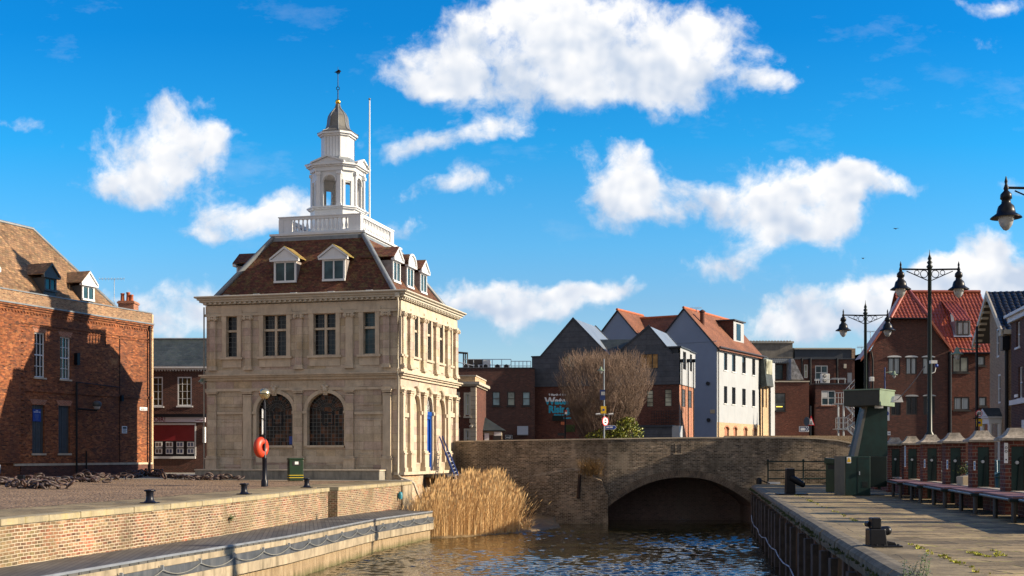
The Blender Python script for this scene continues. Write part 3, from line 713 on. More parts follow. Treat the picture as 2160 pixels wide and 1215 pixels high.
# lifebuoy post
Y = 51.9; X = xat(558, Y)
t = thing('lamp_post', 'slim black post with brass globe lamp carrying the orange lifebuoy and two small signs', 'lamp post', (X, Y, .02))
mb = MB(); mb.lathe([(.15, 0), (.15, .25), (.10, .34), (.10, 1.2), (.115, 1.22), (.06, 1.3), (.05, 2.1), (.045, 3.6), (.025, 3.7), (.02, 3.85)], (X, Y, .02), 14); mb.build('pole', M['navy_iron'], t)
mb = MB(); mb.sphere((X, Y, 4.03), .235, 20, 12); g = mb.build('globe', M['chrome'], t)
mb = MB(); mb.torus((X, Y, 4.03), .237, .018, n=24, m=6); mb.build('band', M['iron'], g)
for k, (za, zb) in enumerate([(2.98, 3.38), (2.28, 2.93)]):
    mb = MB(); fr = Fr((X-.12, Y+.30), (.10, -1)); mb.fbox(fr, 0, .42, za, zb, 0, .015); s_ = mb.build('notice_plate', M['sign_white'], t)
    mb = MB(); mb.fbox(fr, .03, .39, za+.03, zb-.03, .016, .02); mb.build('notice_face', plain('green_notice%d' % k, c3(.01, .20, .12), .5), s_)
mb = MB()
for z in (2.3, 2.9, 3.36): mb.torus((X, Y, z), .06, .02, n=14, m=6)
mb.build('clamps', M['iron'], t)
lb = thing('lifebuoy', 'round orange plastic lifebuoy housing hung on the black lamp post', 'lifebuoy', (X-.12, Y-.12, 1.7))
ax = V((.93, -.37, 0)).normalized(); c = V((X-.14, Y-.02, 1.72)); a = V((0, 0, 1)); b = ax.cross(a)
prof = [(a_*.93, b_) for a_, b_ in [(.15, .10), (.20, .16), (.30, .17), (.42, .13), (.485, .05), (.49, -.05), (.46, -.11), (.30, -.13), (.15, -.12), (.13, 0), (.15, .10)]]
vs = []; n = 32
for r_, h_ in prof:
    for j in range(n):
        q = 2*math.pi*j/n; vs.append(c+ax*h_+(a*math.cos(q)+b*math.sin(q))*r_)
mb = MB(); mb.mesh(vs, [(i*n+j, i*n+(j+1) % n, (i+1)*n+(j+1) % n, (i+1)*n+j) for i in range(len(prof)-1) for j in range(n)], True); mb.build('ring', M['orange'], lb)
mb = MB(); mb.tube([c+ax*-.13, c+ax*-.02], .14, 16); mb.build('hub', M['orange'], lb)

# litter bins
def dualbin(name, lab, loc, sc=1., rz=0, grp=None):
    t = thing(name, lab, 'litter bin', (0, 0, 0), grp)
    mb = MB(); mb.box((-.36, -.26, .03), (.36, .26, 1.08)); mb.build('body', M['green_bin'], t, bevel=.03)
    mb = MB(); mb.box((-.38, -.28, 1.083), (.38, .28, 1.18)); mb.build('lid', M['green_bin'], t, bevel=.03)
    for x in (-1, 1):
        mb = MB(); mb.box((.362*x, -.14, .80), (.372*x, .14, 1.0)); mb.build('opening', M['black'], t)
    mb = MB(); mb.box((-.2, -.268, .80), (.2, -.262, 1.0)); mb.build('opening', M['black'], t)
    mb = MB(); mb.box((-.08, -.274, .86), (.1, -.269, 1.0)); mb.build('sticker', M['sign_white'], t)
    for z in (.18, .30):
        mb = MB(); mb.box((-.364, -.264, z), (.364, .264, z+.025)); mb.build('band', M['yellow'], t)
    for ch in t.children: pass
    t.location = loc; t.rotation_euler = (0, 0, rz); t.scale = (sc, sc, sc); return t
Y = 61.0; dualbin('litter_bin', 'square dark green litter bin with two yellow bands in front of the stone building', (xat(623, Y), Y, .05), 1., R(22))

# old anchor chains lying on the setts
def link(mb, c, d, up, L=.20, Wd=.125, r=.045):
    d = V(d).normalized(); up = V(up); s_ = d.cross(up)
    if s_.length < 1e-4: s_ = d.orthogonal()
    s_.normalize(); pts = []
    n = 12
    vs = []; m = 6; ax = d.cross(s_).normalized()
    for i in range(n):
        w_ = 2*math.pi*i/n; dr = d*math.cos(w_)*L+s_*math.sin(w_)*Wd; ou = dr.normalized()
        for j in range(m):
            q = 2*math.pi*j/m; vs.append(V(c)+dr+ou*r*math.cos(q)+ax*r*math.sin(q))
    mb.mesh(vs, [(i*m+j, ((i+1) % n)*m+j, ((i+1) % n)*m+(j+1) % m, i*m+(j+1) % m) for i in range(n) for j in range(m)], True)
def chain(path, label, heap=0, seed=1):
    rn = random.Random(seed); mb = MB()
    pts = []
    for px, py in path:
        Y = (H-.1)*F/(py-HZ); pts.append(V((xat(px, Y), Y, .13)))
    k = 0; tot_ = sum((b-a).length for a, b in zip(pts, pts[1:])); n = int(tot_/.27)
    for i in range(n):
        s_ = (i+.5)/n*tot_
        for a, b in zip(pts, pts[1:]):
            if s_ <= (b-a).length: break
            s_ -= (b-a).length
        p = a+(b-a).normalized()*min(s_, (b-a).length); p.z = lz(p.x, p.y)+.05+(.05 if i % 2 else 0)+abs(rn.gauss(0, .03)); p.y += rn.gauss(0, .12)
        d = (b-a).normalized()+V((rn.gauss(0, .35), rn.gauss(0, .35), rn.gauss(0, .12)))
        link(mb, p, d, (rn.gauss(0, .5), rn.gauss(0, .5), 1) if i % 2 else (rn.gauss(0, .5), 1, .5))
    for i in range(heap):
        q = pts[int(rn.random()*len(pts))] if rn.random() < .3 else pts[-1]
        p = V((q.x+rn.gauss(0, .55), q.y+rn.gauss(0, .5), 0)); p.z = lz(p.x, p.y)+.06+rn.random()*.22
        link(mb, p, (rn.gauss(0, 1), rn.gauss(0, 1), rn.gauss(0, .3)), (rn.gauss(0, 1), rn.gauss(0, 1), rn.gauss(0, 1)))
    o = mb.build('anchor_chain', M['rust']); tag(o, label, 'chain', 'old anchor chains on the setts')
chain([(-40, 1026), (15, 1023), (55, 1025), (88, 1030)], 'rusty anchor chain heap at the left edge of the setts, nearest the water', 34, 3)
chain([(52, 1012), (100, 1017), (150, 1017), (200, 1018), (206, 1013)], 'rusty anchor chain running from the short black post to a coil', 30, 4)
chain([(165, 1008), (190, 1004), (230, 1009), (280, 1009), (300, 1005)], 'middle stretch of rusty anchor chain below the brick warehouse wall', 16, 5)
chain([(285, 1003), (330, 1006), (380, 1010), (455, 1012)], 'rusty anchor chain trailing rightwards towards the stone platform', 24, 6)
for px, py, h_, lab in ((45, 1018, .32, 'short black iron post at the head of the chain'), (65, 1024, 0, 'pale stone block under the left chain'), (215, 1014, 0, 'pale stone block under the middle chain')):
    Y = (H-.1)*F/(py-HZ); x = xat(px, Y)
    mb = MB()
    if h_: mb.box((x-.15, Y-.12, lz(x, Y)), (x+.15, Y+.12, lz(x, Y)+h_)); tag(mb.build('iron_post', M['iron'], bevel=.02), lab, 'post')
    else: mb.box((x-.35, Y-.2, lz(x, Y)), (x+.35, Y+.2, lz(x, Y)+.09)); tag(mb.build('stone_block', M['coping'], bevel=.02), lab, 'block')
# ================================================================= the custom house
A = V((-5.98, 64.6, 0)); SU = V((.244, .97, 0)).normalized(); FU = V((SU.y, -SU.x, 0)); FW, SL = 11.46, 10.4
B = A-FU*FW
ff = Fr(B, FU); fs = Fr(A, SU)
fb = Fr(A+SU*SL, -FU); fl = Fr(B+SU*SL, -SU)
C0 = (A+B)/2+SU*SL/2
ch = thing('custom_house', 'two storey limestone building with hipped tiled roof and white cupola under a lead dome', 'building', (C0.x, C0.y, 0))
ZE = 9.72            # underside of eaves cornice
ZS = 5.78            # string course
RV = .32
# --- walls
up = [(478, 668, 501, 753), (556, 666, 605, 751), (662, 662, 709, 748), (767, 659, 792, 744)]
up_r = [ff.rect(*q) for q in up]
zt_ = sum(r[3] for r in up_r)/4; zb_ = sum(r[2] for r in up_r)/4
up_r = [(r[0], r[1], zb_, zt_) for r in up_r]
ar = []
for x0, x1 in ((542, 618), (648.6, 726.4)):
    u0, u1 = ff.u(x0), ff.u(x1); ar.append((u0, u1, ff.z(585, 939.5), ff.z(634, 829.5), ff.z(634, 867)))
mb = MB(); wall(mb, ff, 0, FW, -.3, ZE, up_r+ar, RV)
sup = [(846.5, 663, 850.5, 747), (868.3, 670, 879.4, 754), (896, 680, 907, 761), (922, 689, 932, 767), (945.3, 696, 950.3, 772)]
su_r = [fs.rect(*q) for q in sup]; su_r = [(r[0], r[1], zb_, zt_) for r in su_r]
du0, du1 = fs.u(896), fs.u(909.8); zsill = .50
door_h = (du0, du1, zsill, fs.z(903, 834), fs.z(905, 869))
swn = fs.rect(946, 834, 953, 867.5)
blind = [(fs.u(868.5), fs.u(884), .95, fs.z(875, 831), fs.z(875, 866)), (fs.u(921), fs.u(936.5), .95, fs.z(928, 840), fs.z(928, 873))]
RVs = .14; wall(mb, fs, 0, SL, .45, ZE, su_r+[door_h, swn]+blind, RVs)
wall(mb, fb, 0, FW, -.3, ZE, [], RV); wall(mb, fl, 0, SL, -.3, ZE, [], RV)
for h in blind: mb.fbox(fs, h[0]-.02, h[1]+.02, h[2]-.02, h[3]+.02, -RVs-.1, -RVs+.01)
mb.build('wall', M['stone'], ch)
# interior darkness behind openings
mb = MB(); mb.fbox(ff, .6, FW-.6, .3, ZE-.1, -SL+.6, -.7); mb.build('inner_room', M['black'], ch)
# foundation on the water side
mb = MB(); mb.fbox(fs, -.15, SL, -3.6, .30, -.6, .10); mb.build('foundation', M['brick_found'], ch)
mb = MB(); mb.fbox(fs, -.25, SL+.1, .303, .47, -.3, .30); mb.build('ledge', M['stone_plain'], ch)
# string course and entablatures
def course(fr, L, z0, z1, d, over=None, name='string_course', mat=None):
    o = over if over is not None else d
    m = MB(); m.fbox(fr, -o, L+o, z0, z1, -.05, d); return m
mb = MB()
for fr, L in ((ff, FW), (fs, SL)):
    mb.fbox(fr, -.02 if fr is fs else -.32, L+.32, ZS-.02, ZS+.06, -.02, .34); mb.fbox(fr, -.015 if fr is fs else -.24, L+.24, ZS-.12, ZS-.023, -.02, .24); mb.fbox(fr, -.01 if fr is fs else -.1, L+.10, ZS-.26, ZS-.123, -.02, .12)
mb.build('string_course', M['stone_plain'], ch)
mb = MB()
for fr, L in ((ff, FW), (fs, SL)):
    s0 = 0. if fr is fs else -1.
    mb.fbox(fr, .08*s0, L+.08, ZS-.86, ZS-.72, -.02, .09); mb.fbox(fr, .10*s0, L+.10, ZE-.62, ZE-.48, -.02, .11); mb.fbox(fr, .04*s0, L+.04, ZE-.46, ZE-.02, -.02, .045)
mb.build('frieze_moulding', M['stone_plain'], ch)
m = MB()
for fr, L in ((ff, FW), (fs, SL)): m.fbox(fr, (0. if fr is fs else -.06), L+.06, ZS+.063, ZS+.30, -.02, .06)
m.build('upper_plinth', M['stone_plain'], ch)
# pilasters
def pil(fr, xa, xb, z0, z1, ionic, d=.17, ped=None, base=True, clip=None):
    u0, u1 = fr.u(xa), fr.u(xb)
    if clip: u0, u1 = max(u0, clip[0]), min(u1, clip[1])
    m = MB(); m.fbox(fr, u0, u1, z0+.22, z1-.22, -.02, d); o = m.build('pilaster', random.choice([M['stone'], M['stone'], M['stone_plain']]), ch, bevel=.01)
    cp = MB()
    if ionic:
        cp.fbox(fr, u0-.07, u1+.07, z1-.06, z1, -.02, d+.10); cp.fbox(fr, u0-.01, u1+.01, z1-.22, z1-.063, -.02, d+.03)
        for k in (u0, u1):
            p = fr.P(k, z1-.15, 0); cp.tube([p, fr.P(k, z1-.15, d+.10)], .105, 12); cp.tube([fr.P(k, z1-.15, d+.1), fr.P(k, z1-.15, d+.14)], .04, 8)
        cp.tube([fr.P((u0+u1)/2, z1-.14, 0), fr.P((u0+u1)/2, z1-.14, d+.09)], .07, 8)
    else:
        cp.fbox(fr, u0-.07, u1+.07, z1-.07, z1, -.02, d+.09); cp.fbox(fr, u0-.035, u1+.035, z1-.16, z1-.073, -.02, d+.05); cp.fbox(fr, u0-.02, u1+.02, z1-.30, z1-.26, -.02, d+.03)
    cp.build('capital', M['stone_plain'], o)
    bs = MB()
    if ped:
        bs.fbox(fr, u0-.08, u1+.08, z0, z0+ped, -.02, d+.09); bs.fbox(fr, u0-.13, u1+.13, z0-.001, z0+.22, -.02, d+.14); bs.fbox(fr, u0-.12, u1+.12, z0+ped+.003, z0+ped+.07, -.02, d+.13)
        bs.fbox(fr, u0-.05, u1+.05, z0+ped+.073, z0+ped+.18, -.02, d+.06)
    else:
        bs.fbox(fr, u0-.07, u1+.07, z0, z0+.12, -.02, d+.08); bs.fbox(fr, u0-.03, u1+.03, z0+.123, z0+.23, -.02, d+.04)
    bs.build('pedestal' if ped else 'base', M['stone_plain'], o)
for a, b in ((445, 457), (519, 532), (625, 639), (731, 746), (810, 823)): pil(ff, a, b, ZS+.30, ZE-.62, True)
for a, b in ((440.5, 458), (515, 532), (622, 639), (730.5, 747), (810, 826)): pil(ff, a, b, .02, ZS-.86, False, ped=1.12)
for a, b in ((845, 848.3), (859.5, 867), (887.5, 894.5), (914.5, 921), (939, 945), (956, 961.5)): pil(fs, a, b, ZS+.30, ZE-.62, True, clip=(0, SL))
for a, b in ((845, 848), (859.5, 866.7), (888.5, 895.2), (914.5, 920.6), (940, 945.6), (956, 961.8)): pil(fs, a, b, .475, ZS-.86, False, ped=.95, clip=(0, SL))
# upper windows
gl = [M['glass'], M['glass_teal']]
def stonewin(fr, r, lights, k, d=-.26, arch=False):
    u0, u1, z0, z1 = r; md = .17 if fr is fs else 0
    d = d+md
    m = MB(); a = .24
    m.fbox(fr, u0-a, u0, z0-.05, z1+.05, -.02, .085); m.fbox(fr, u1, u1+a, z0-.05, z1+.05, -.02, .085); m.fbox(fr, u0-a-.07, u1+a+.07, z1+.053, z1+.33, -.02, .088)
    m.fbox(fr, u0-a-.07, u0-a+.003, z1-.25, z1+.05, -.02, .06); m.fbox(fr, u1+a-.003, u1+a+.07, z1-.25, z1+.05, -.02, .06)
    zt = z1-(z1-z0)*.36
    m.fbox(fr, u0, u1, zt-.06, zt+.06, -.28+md, -.10+md*.55)
    if lights == 2: m.fbox(fr, (u0+u1)/2-.06, (u0+u1)/2+.06, z0, z1, -.285+md, -.09+md*.55)
    o = m.build('window', M['stone_plain'], ch)
    s_ = MB(); s_.fbox(fr, u0-a-.1, u1+a+.1, z0-.17, z0-.053, -.02, .17); s_.fbox(fr, u0-a, u1+a, z0-.62, z0-.173, -.02, .05); s_.build('sill', M['stone_plain'], o)
    w_ = (u1-u0)/lights
    for i in range(lights):
        for (za, zb, nz) in ((z0, zt-.06, 5), (zt+.06, z1, 3)):
            ua, ub = u0+i*w_+.05*(i > 0), u0+(i+1)*w_-.05*(i < lights-1)
            g = MB(); g.fbox(fr, ua, ub, za, zb, d-.03, d); g.build('pane', random.choice([M['glass'], M['glass'], M['glass_teal']]), o)
            b_ = MB(); n = 3
            for q in range(1, n): x = ua+(ub-ua)*q/n; b_.fbox(fr, x-.008, x+.008, za, zb, d+.001, d+.012)
            for q in range(1, nz): x = za+(zb-za)*q/nz; b_.fbox(fr, ua, ub, x-.008, x+.008, d+.0015, d+.0125)
            b_.build('glazing_bars', M['glazebar'], o)
M['glazebar'] = plain('grey_lead_cames', c3(.13, .135, .13), .5, .1)
for k, (r, n) in enumerate(zip(up_r, (1, 2, 2, 1))): stonewin(ff, r, n, k)
for k, (r, n) in enumerate(zip(su_r, (1, 2, 2, 2, 1))): stonewin(fs, r, n, k)
# arched windows of the front
def archring(m, fr, a, b, zs, ze, t, d0, d1, z0=None, n=22):
    c = (a+b)/2; r = (b-a)/2; hh = ze-zs
    for k in range(n):
        q0, q1 = math.pi*k/n, math.pi*(k+1)/n
        P = lambda rr, hr, q, d: fr.P(c-rr*math.cos(q), zs+hr*math.sin(q), d)
        m.hexa([P(r, hh, q0, d1), P(r, hh, q1, d1), P(r, hh, q1, d0), P(r, hh, q0, d0), P(r+t, hh+t, q0, d1), P(r+t, hh+t, q1, d1), P(r+t, hh+t, q1, d0), P(r+t, hh+t, q0, d0)])
    return m
def keystone(fr, u, z, name='keystone'):
    m = MB(); m.prism([fr.P(u-.11, z-.12, -.02), fr.P(u+.11, z-.12, -.02), fr.P(u+.17, z+.42, -.02), fr.P(u-.17, z+.42, -.02)], fr.N*.16)
    m.sphere(fr.P(u, z+.19, .17), .14, 12, 8, 1.25); m.sphere(fr.P(u-.11, z+.36, .15), .09, 10, 6); m.sphere(fr.P(u+.11, z+.36, .15), .09, 10, 6); m.sphere(fr.P(u, z+.01, .15), .09, 10, 6)
    m.build(name, M['stone_plain'], ch)
for k, h in enumerate(ar):
    a, b, z0, ze, zs = h
    m = MB(); archring(m, ff, a, b, zs, ze, .20, -.02, .09); 
    m.fbox(ff, a-.20, a, z0-.05, zs-.15, -.02, .07); m.fbox(ff, b, b+.20, z0-.05, zs-.15, -.02, .07)
    m.fbox(ff, a-.26, a+.02, zs-.147, zs-.003, -.02, .13); m.fbox(ff, b-.02, b+.26, zs-.147, zs-.003, -.02, .13)
    m.fbox(ff, a-.02, b+.02, z0-.12, z0-.003, -.25, .14); m.fbox(ff, a-.05, b+.05, z0-.95, z0-.6, -.02, .05)
    o = m.build('arched_window', M['stone_plain'], ch)
    g = MB(); n = 20; c = (a+b)/2; r = (b-a)/2
    pts = [ff.P(a+.01, z0+.01, -.27)]+[ff.P(c-(r-.01)*math.cos(math.pi*i/n), zs+(ze-zs-.01)*math.sin(math.pi*i/n), -.27) for i in range(n+1)]+[ff.P(b-.01, z0+.01, -.27)]
    g.prism(pts, -ff.N*.03); g.build('pane', mat_archpane if k else mat_archpane, o) if False else None
    s = N('leaded_old_glass%d' % k); uv = s.uv()
    bt = s.n('TexBrick', {'Vector': uv, 'Color1': c3(0, 0, 0), 'Color2': c3(1, 1, 1), 'Mortar': c3(.5, .5, .5), 'Scale': 1., 'Mortar Size': .0, 'Brick Width': .21, 'Row Height': .21, 'Bias': 0.}, offset=0.)
    nz = s.noise(s.pos(), 1.4, 3, .6)
    col = s.ramp(s.math('MULTIPLY_ADD', bt.outputs[0], .45, s.math('MULTIPLY', nz, .75)), [(.42, c3(.010, .010, .012)), (.6, c3(.035, .02, .014)), (.8, c3(.13, .055, .028))])
    g.build('pane', s.fin(col, .07, s.bump(bt.outputs[0], .05, .02), spec=.12), o)
    bm = MB(); nx = 10
    for i in range(1, nx):
        x = a+(b-a)*i/nx; top = zs if (i > 0) else zs
        bm.fbox(ff, x-.009, x+.009, z0, zs, -.268, -.255)
    zz = z0
    while zz < zs: bm.fbox(ff, a, b, zz-.009, zz+.009, -.267, -.254); zz += (zs-z0)/9
    for rr in (.25, .45, .63, .82):
        for q in range(16):
            q0, q1 = math.pi*q/16, math.pi*(q+1)/16
            bm.tube([ff.P(c-r*rr*math.cos(q0), zs+(ze-zs)*rr*math.sin(q0), -.26), ff.P(c-r*rr*math.cos(q1), zs+(ze-zs)*rr*math.sin(q1), -.26)], .009, 4, False)
    for q in range(1, 16):
        qq = math.pi*q/16; bm.tube([ff.P(c-r*.25*math.cos(qq), zs+(ze-zs)*.25*math.sin(qq), -.26), ff.P(c-r*math.cos(qq), zs+(ze-zs)*math.sin(qq), -.26)], .009, 4, False)
    bm.build('glazing_bars', M['glazebar'], o)
    fm = MB(); fm.fbox(ff, c-.30, c+.36, zs-.78, zs-.72, -.262, -.22); fm.fbox(ff, c-.30, c+.36, zs-.12, zs-.06, -.262, -.22); fm.fbox(ff, c-.30, c-.24, zs-.72, zs-.12, -.262, -.22); fm.fbox(ff, c+.30, c+.36, zs-.72, zs-.12, -.262, -.22)
    fm.build('opening_light', M['iron'], o)
    if k == 0:
        nb = MB(); nb.fbox(ff, b-.34, b-.04, z0+.05, z0+.5, -.255, -.24); nn = nb.build('notice', M['sign_blue'], o)
    keystone(ff, c, ze)
# recessed panels shown as raised mouldings with sunk fields
def panel(fr, r, w=.05):
    u0, u1, z0, z1 = r; m = MB()
    for (a, b, c, d) in ((u0, u1, z1-w, z1), (u0, u1, z0, z0+w), (u0, u0+w, z0+w, z1-w), (u1-w, u1, z0+w, z1-w)): m.fbox(fr, a, b, c, d, -.02, .045)
    m.fbox(fr, u0+w, u1-w, z0+w, z1-w, -.02, .012)
    m.build('wall_panel', M['stone'], ch)
for q in ((465, 820, 512, 858.5), (465, 888, 512, 948), (755.5, 813, 805, 854), (755.5, 885, 805, 950), (465, 956, 512, 985), (755, 958, 805, 986)): panel(ff, ff.rect(*q))
for q in ((849.5, 814, 857, 856), (849.5, 884, 857, 946), (947, 895, 954, 948)): panel(fs, fs.rect(*q))
m = MB()
for a, b in ((459, 514), (748, 809)): m.fbox(ff, ff.u(a), ff.u(b), ff.z((a+b)/2, 874), ff.z((a+b)/2, 869), -.02, .10)
for a, b in ((849, 858.5), (946, 955.5)): m.fbox(fs, fs.u(a), fs.u(b), fs.z((a+b)/2, 880), fs.z((a+b)/2, 871), -.02, .12)
split_build(m, 'impost_band', M['stone_plain'], ch, 6)
# side arches, door
for h in blind+[door_h]:
    a, b, z0, ze, zs = h; m = MB(); archring(m, fs, a, b, zs, ze, .18, -.02, .09, n=18)
    m.fbox(fs, a-.18, a, .95 if h is not door_h else .5, zs-.2, -.02, .08); m.fbox(fs, b, b+.18, .95 if h is not door_h else .5, zs-.2, -.02, .08)
    m.fbox(fs, a-.26, a, zs-.197, zs-.003, -.1, .16); m.fbox(fs, b, b+.26, zs-.197, zs-.003, -.1, .16)
    m.build('arch_surround', M['stone_plain'], ch); keystone(fs, (a+b)/2, ze)
a, b, z0, ze, zs = door_h; c = (a+b)/2; r = (b-a)/2; fs_keep = fs; fs = Fr(A+fs.N*.16, SU)
m = MB(); m.fbox(fs, a+.02, b-.02, zs-.22, zs, -.3, -.12); m.fbox(fs, a+.02, a+.16, z0, zs-.223, -.3, -.16); m.fbox(fs, b-.16, b-.02, z0, zs-.223, -.3, -.16); m.fbox(fs, a+.16, b-.16, zs-.42, zs-.223, -.3, -.18)
dr = m.build('door_frame', M['blue_door'], ch)
m = MB(); m.fbox(fs, a+.163, b-.163, z0+.02, zs-.423, -.34, -.27)
for i in range(2):
    for j in range(4):
        w_ = (b-a-.326)/2; hh = (zs-.45-z0)/4; m.fbox(fs, a+.163+i*w_+.08, a+.163+(i+1)*w_-.08, z0+j*hh+.1, z0+(j+1)*hh-.06, -.27, -.255)
m.build('door', M['blue_door'], dr)
m = MB(); n = 16; m.prism([fs.P(c-(r-.01)*math.cos(math.pi*i/n), zs+.003+(ze-zs-.01)*math.sin(math.pi*i/n), -.27) for i in range(n+1)], -fs.N*.03); fg = m.build('fanlight', M['glass'], ch)
m = MB()
for rr in (.3, .55, .8):
    m.tube([fs.P(c-r*rr*math.cos(math.pi*i/14), zs+(ze-zs)*rr*math.sin(math.pi*i/14), -.255) for i in range(15)], .014, 4, False)
for q in range(1, 8):
    qq = math.pi*q/8; m.tube([fs.P(c-r*.3*math.cos(qq), zs+(ze-zs)*.3*math.sin(qq), -.255), fs.P(c-r*math.cos(qq), zs+(ze-zs)*math.sin(qq), -.255)], .012, 4, False)
m.build('fanlight_tracery', M['white'], fg); fs = fs_keep
window(fs, swn, ch, M['glazebar'], M['glass'], 2, 5, .03, .02, -.09, .05)
m = MB()
for (x0, y0, x1, y1) in ((922.5, 847, 929, 860), (924, 891, 927, 905), (947.5, 915, 950.5, 924)):
    a, b, c_, d_ = fs.rect(x0, y0, x1, y1)
    for i in range(2):
        for j in range(5):
            m.fbox(fs, a+(b-a)*(i*.5+.05), a+(b-a)*(i*.5+.38), c_+(d_-c_)*(j/5+.03), c_+(d_-c_)*(j/5+.13), -.14, -.125 if x0 < 940 else .02)
m.build('air_vent', M['black'], ch)
# --- cornice with modillions
cz0, cz1, ov = ZE+.03, 10.13, .46
m = MB()
def ring(m, o0, z0, z1):
    p = [ff.P(-o0, 0, o0), ff.P(FW+o0, 0, o0), fb.P(-o0, 0, o0), fb.P(FW+o0, 0, o0)]
    m.hexa([V((q.x, q.y, z0)) for q in p]+[V((q.x, q.y, z1)) for q in p])
ring(m, .14, cz0, cz0+.12); ring(m, .30, cz0+.123, cz0+.24); ring(m, ov-.06, cz0+.243, cz0+.33); ring(m, ov, cz0+.333, cz1)
for fr, L in ((ff, FW), (fs, SL)):
    k = .0
    while k < L: m.fbox(fr, k, k+.13, cz0+.02, cz0+.11, .14, .27); k += .30
m.build('cornice', M['cream'], ch)
# gutter
m = MB(); p = [ff.P(-ov-.05, cz1+.02, ov+.02), ff.P(FW+ov+.02, cz1+.02, ov+.02), fb.P(-ov-.02+.0, cz1+.02, ov+.02)]
for q0, q1 in zip(p, p[1:]): m.tube([q0, q1], .055, 8)
m.build('gutter', M['cream'], ch)
# --- roof: hip up to the balustraded platform
PA, PB, ZP = 2.72, 2.97, 13.72
def cp(a, b, z): q = C0+FU*a+SU*b; return V((q.x, q.y, z))      # a along front, b away from the camera
Ea, Eb = FW/2-.42, SL/2-.22
ro = MB()
lo = [cp(-Ea, -Eb, cz1+.02), cp(Ea, -Eb, cz1+.02), cp(Ea, Eb, cz1+.02), cp(-Ea, Eb, cz1+.02)]
hi = [cp(-PA, -PB, ZP), cp(PA, -PB, ZP), cp(PA, PB, ZP), cp(-PA, PB, ZP)]
for i in range(4):
    j = (i+1) % 4; ro.face([lo[i], lo[j], hi[j], hi[i]])
ro.face(hi)
roof = ro.build('roof', M['chtile'], ch)
m = MB()
for i in range(4):
    d_ = V((0, 0, .06)); m.tube([lo[i]+d_, hi[i]+d_], .15, 6)
m.fbox(ff, FW/2-PA-.1, FW/2+PA+.1, ZP-.35, ZP+.02, -(SL/2-PB)-.25, -(SL/2-PB)+.10)
m.fbox(fs, SL/2-PB-.1, SL/2+PB+.1, ZP-.35, ZP+.02, -(FW/2-PA)-.25, -(FW/2-PA)+.10)
m.build('lead_flashing', M['lead'], roof)
m = MB(); ring(m, ov-.08, cz1+.003, cz1+.06); m.build('lead_gutter', M['lead'], roof)
# snow clips on the gutter line
m = MB()
for u in (1.2, 3.0, 5.2, 7.4, 9.6): m.fbox(ff, u, u+.35, cz1+.08, cz1+.13, ov-.4, ov-.12)
m.build('roof_clips', M['galv'], roof)
# --- dormers
def dormer(fr, uc, zb, zt, zp, dface, hw=.62, seg=False, pitch_back=3.0, par=ch, cheek=None, rt=None, fm=None, gm=None, panes=2):
    cheek = cheek or M['white']; rt = rt or M['chtile']; fm = fm or M['white']
    bk = dface-pitch_back
    m = MB(); m.fbox(fr, uc-hw, uc+hw, zb-.35, zt+.04, bk, dface-.07); d = m.build('dormer', cheek, par)
    m = MB(); m.fbox(fr, uc-hw-.01, uc+hw+.01, zb-.08, zb+.04, dface-.07, dface+.05)
    m.fbox(fr, uc-hw-.01, uc-hw+.10, zb+.04, zt-.05, dface-.07, dface+.01); m.fbox(fr, uc+hw-.10, uc+hw+.01, zb+.04, zt-.05, dface-.07, dface+.01); m.fbox(fr, uc-hw-.01, uc+hw+.01, zt-.05, zt+.04, dface-.07, dface+.012)
    for i in range(1, panes): x = uc-hw+2*hw*i/panes; m.fbox(fr, x-.04, x+.04, zb+.04, zt-.05, dface-.07, dface)
    wn_ = m.build('window', fm, d)
    m = MB(); m.fbox(fr, uc-hw+.09, uc+hw-.09, zb+.04, zt-.05, dface-.068, dface-.045); m.build('pane', gm or M['glass_teal'], wn_)
    m = MB(); w_ = hw+.17
    if seg:
        n = 10; hs = zp-zt; pts = [fr.P(uc-w_*math.cos(math.pi*i/n), zt+.1+hs*math.sin(math.pi*i/n)*.95, dface+.08) for i in range(n+1)]
        m.prism(pts, -fr.N*.08)
        archring(m, fr, uc-w_+.1, uc+w_-.1, zt+.1, zt+.1+hs-.08, .10, dface+.06, dface+.16, n=12)
        m.fbox(fr, uc-w_, uc+w_, zt+.02, zt+.12, dface-.05, dface+.16)
    else:
        m.prism([fr.P(uc-w_, zt+.1, dface+.08), fr.P(uc+w_, zt+.1, dface+.08), fr.P(uc, zp, dface+.08)], -fr.N*.08)
        m.fbox(fr, uc-w_-.03, uc+w_+.03, zt+.02, zt+.115, dface-.05, dface+.16)
        for sg in (-1, 1):
            q = [fr.P(uc+sg*(w_+.05), zt+.10, dface+.16), fr.P(uc+sg*(w_+.05), zt+.20, dface+.16), fr.P(uc, zp+.14, dface+.16), fr.P(uc, zp+.02, dface+.16)]
            m.prism(q, -fr.N*.10)
    m.build('pediment', fm, d)
    m = MB()
    if seg:
        vs = []; n = 10
        for i in range(n):
            q0, q1 = math.pi*i/n, math.pi*(i+1)/n; r_ = w_+.02; hs = zp-zt+.03
            a_ = [fr.P(uc-r_*math.cos(q), zt+.12+hs*math.sin(q)*.95, dd) for q in (q0, q1) for dd in (dface+.14, bk)]
            m.face([a_[0], a_[2], a_[3], a_[1]])
    else:
        for sg in (-1, 1):
            q = [fr.P(uc+sg*(w_+.07), zt+.17, dface+.14), fr.P(uc, zp+.12, dface+.14), fr.P(uc, zp+.17, dface+.14), fr.P(uc+sg*(w_+.07), zt+.22, dface+.14)]
            m.prism(q, -fr.N*(pitch_back+.14))
    m.build('dormer_roof', rt, d)
    return d
zdb, zdt, zdp = 11.02, 12.10, 12.80
M['cheek'] = plain('stained_lead_cheek', c3(.27, .24, .23), .6, .3, 4., dirt=c3(.10, .08, .08), dirtamt=.7)
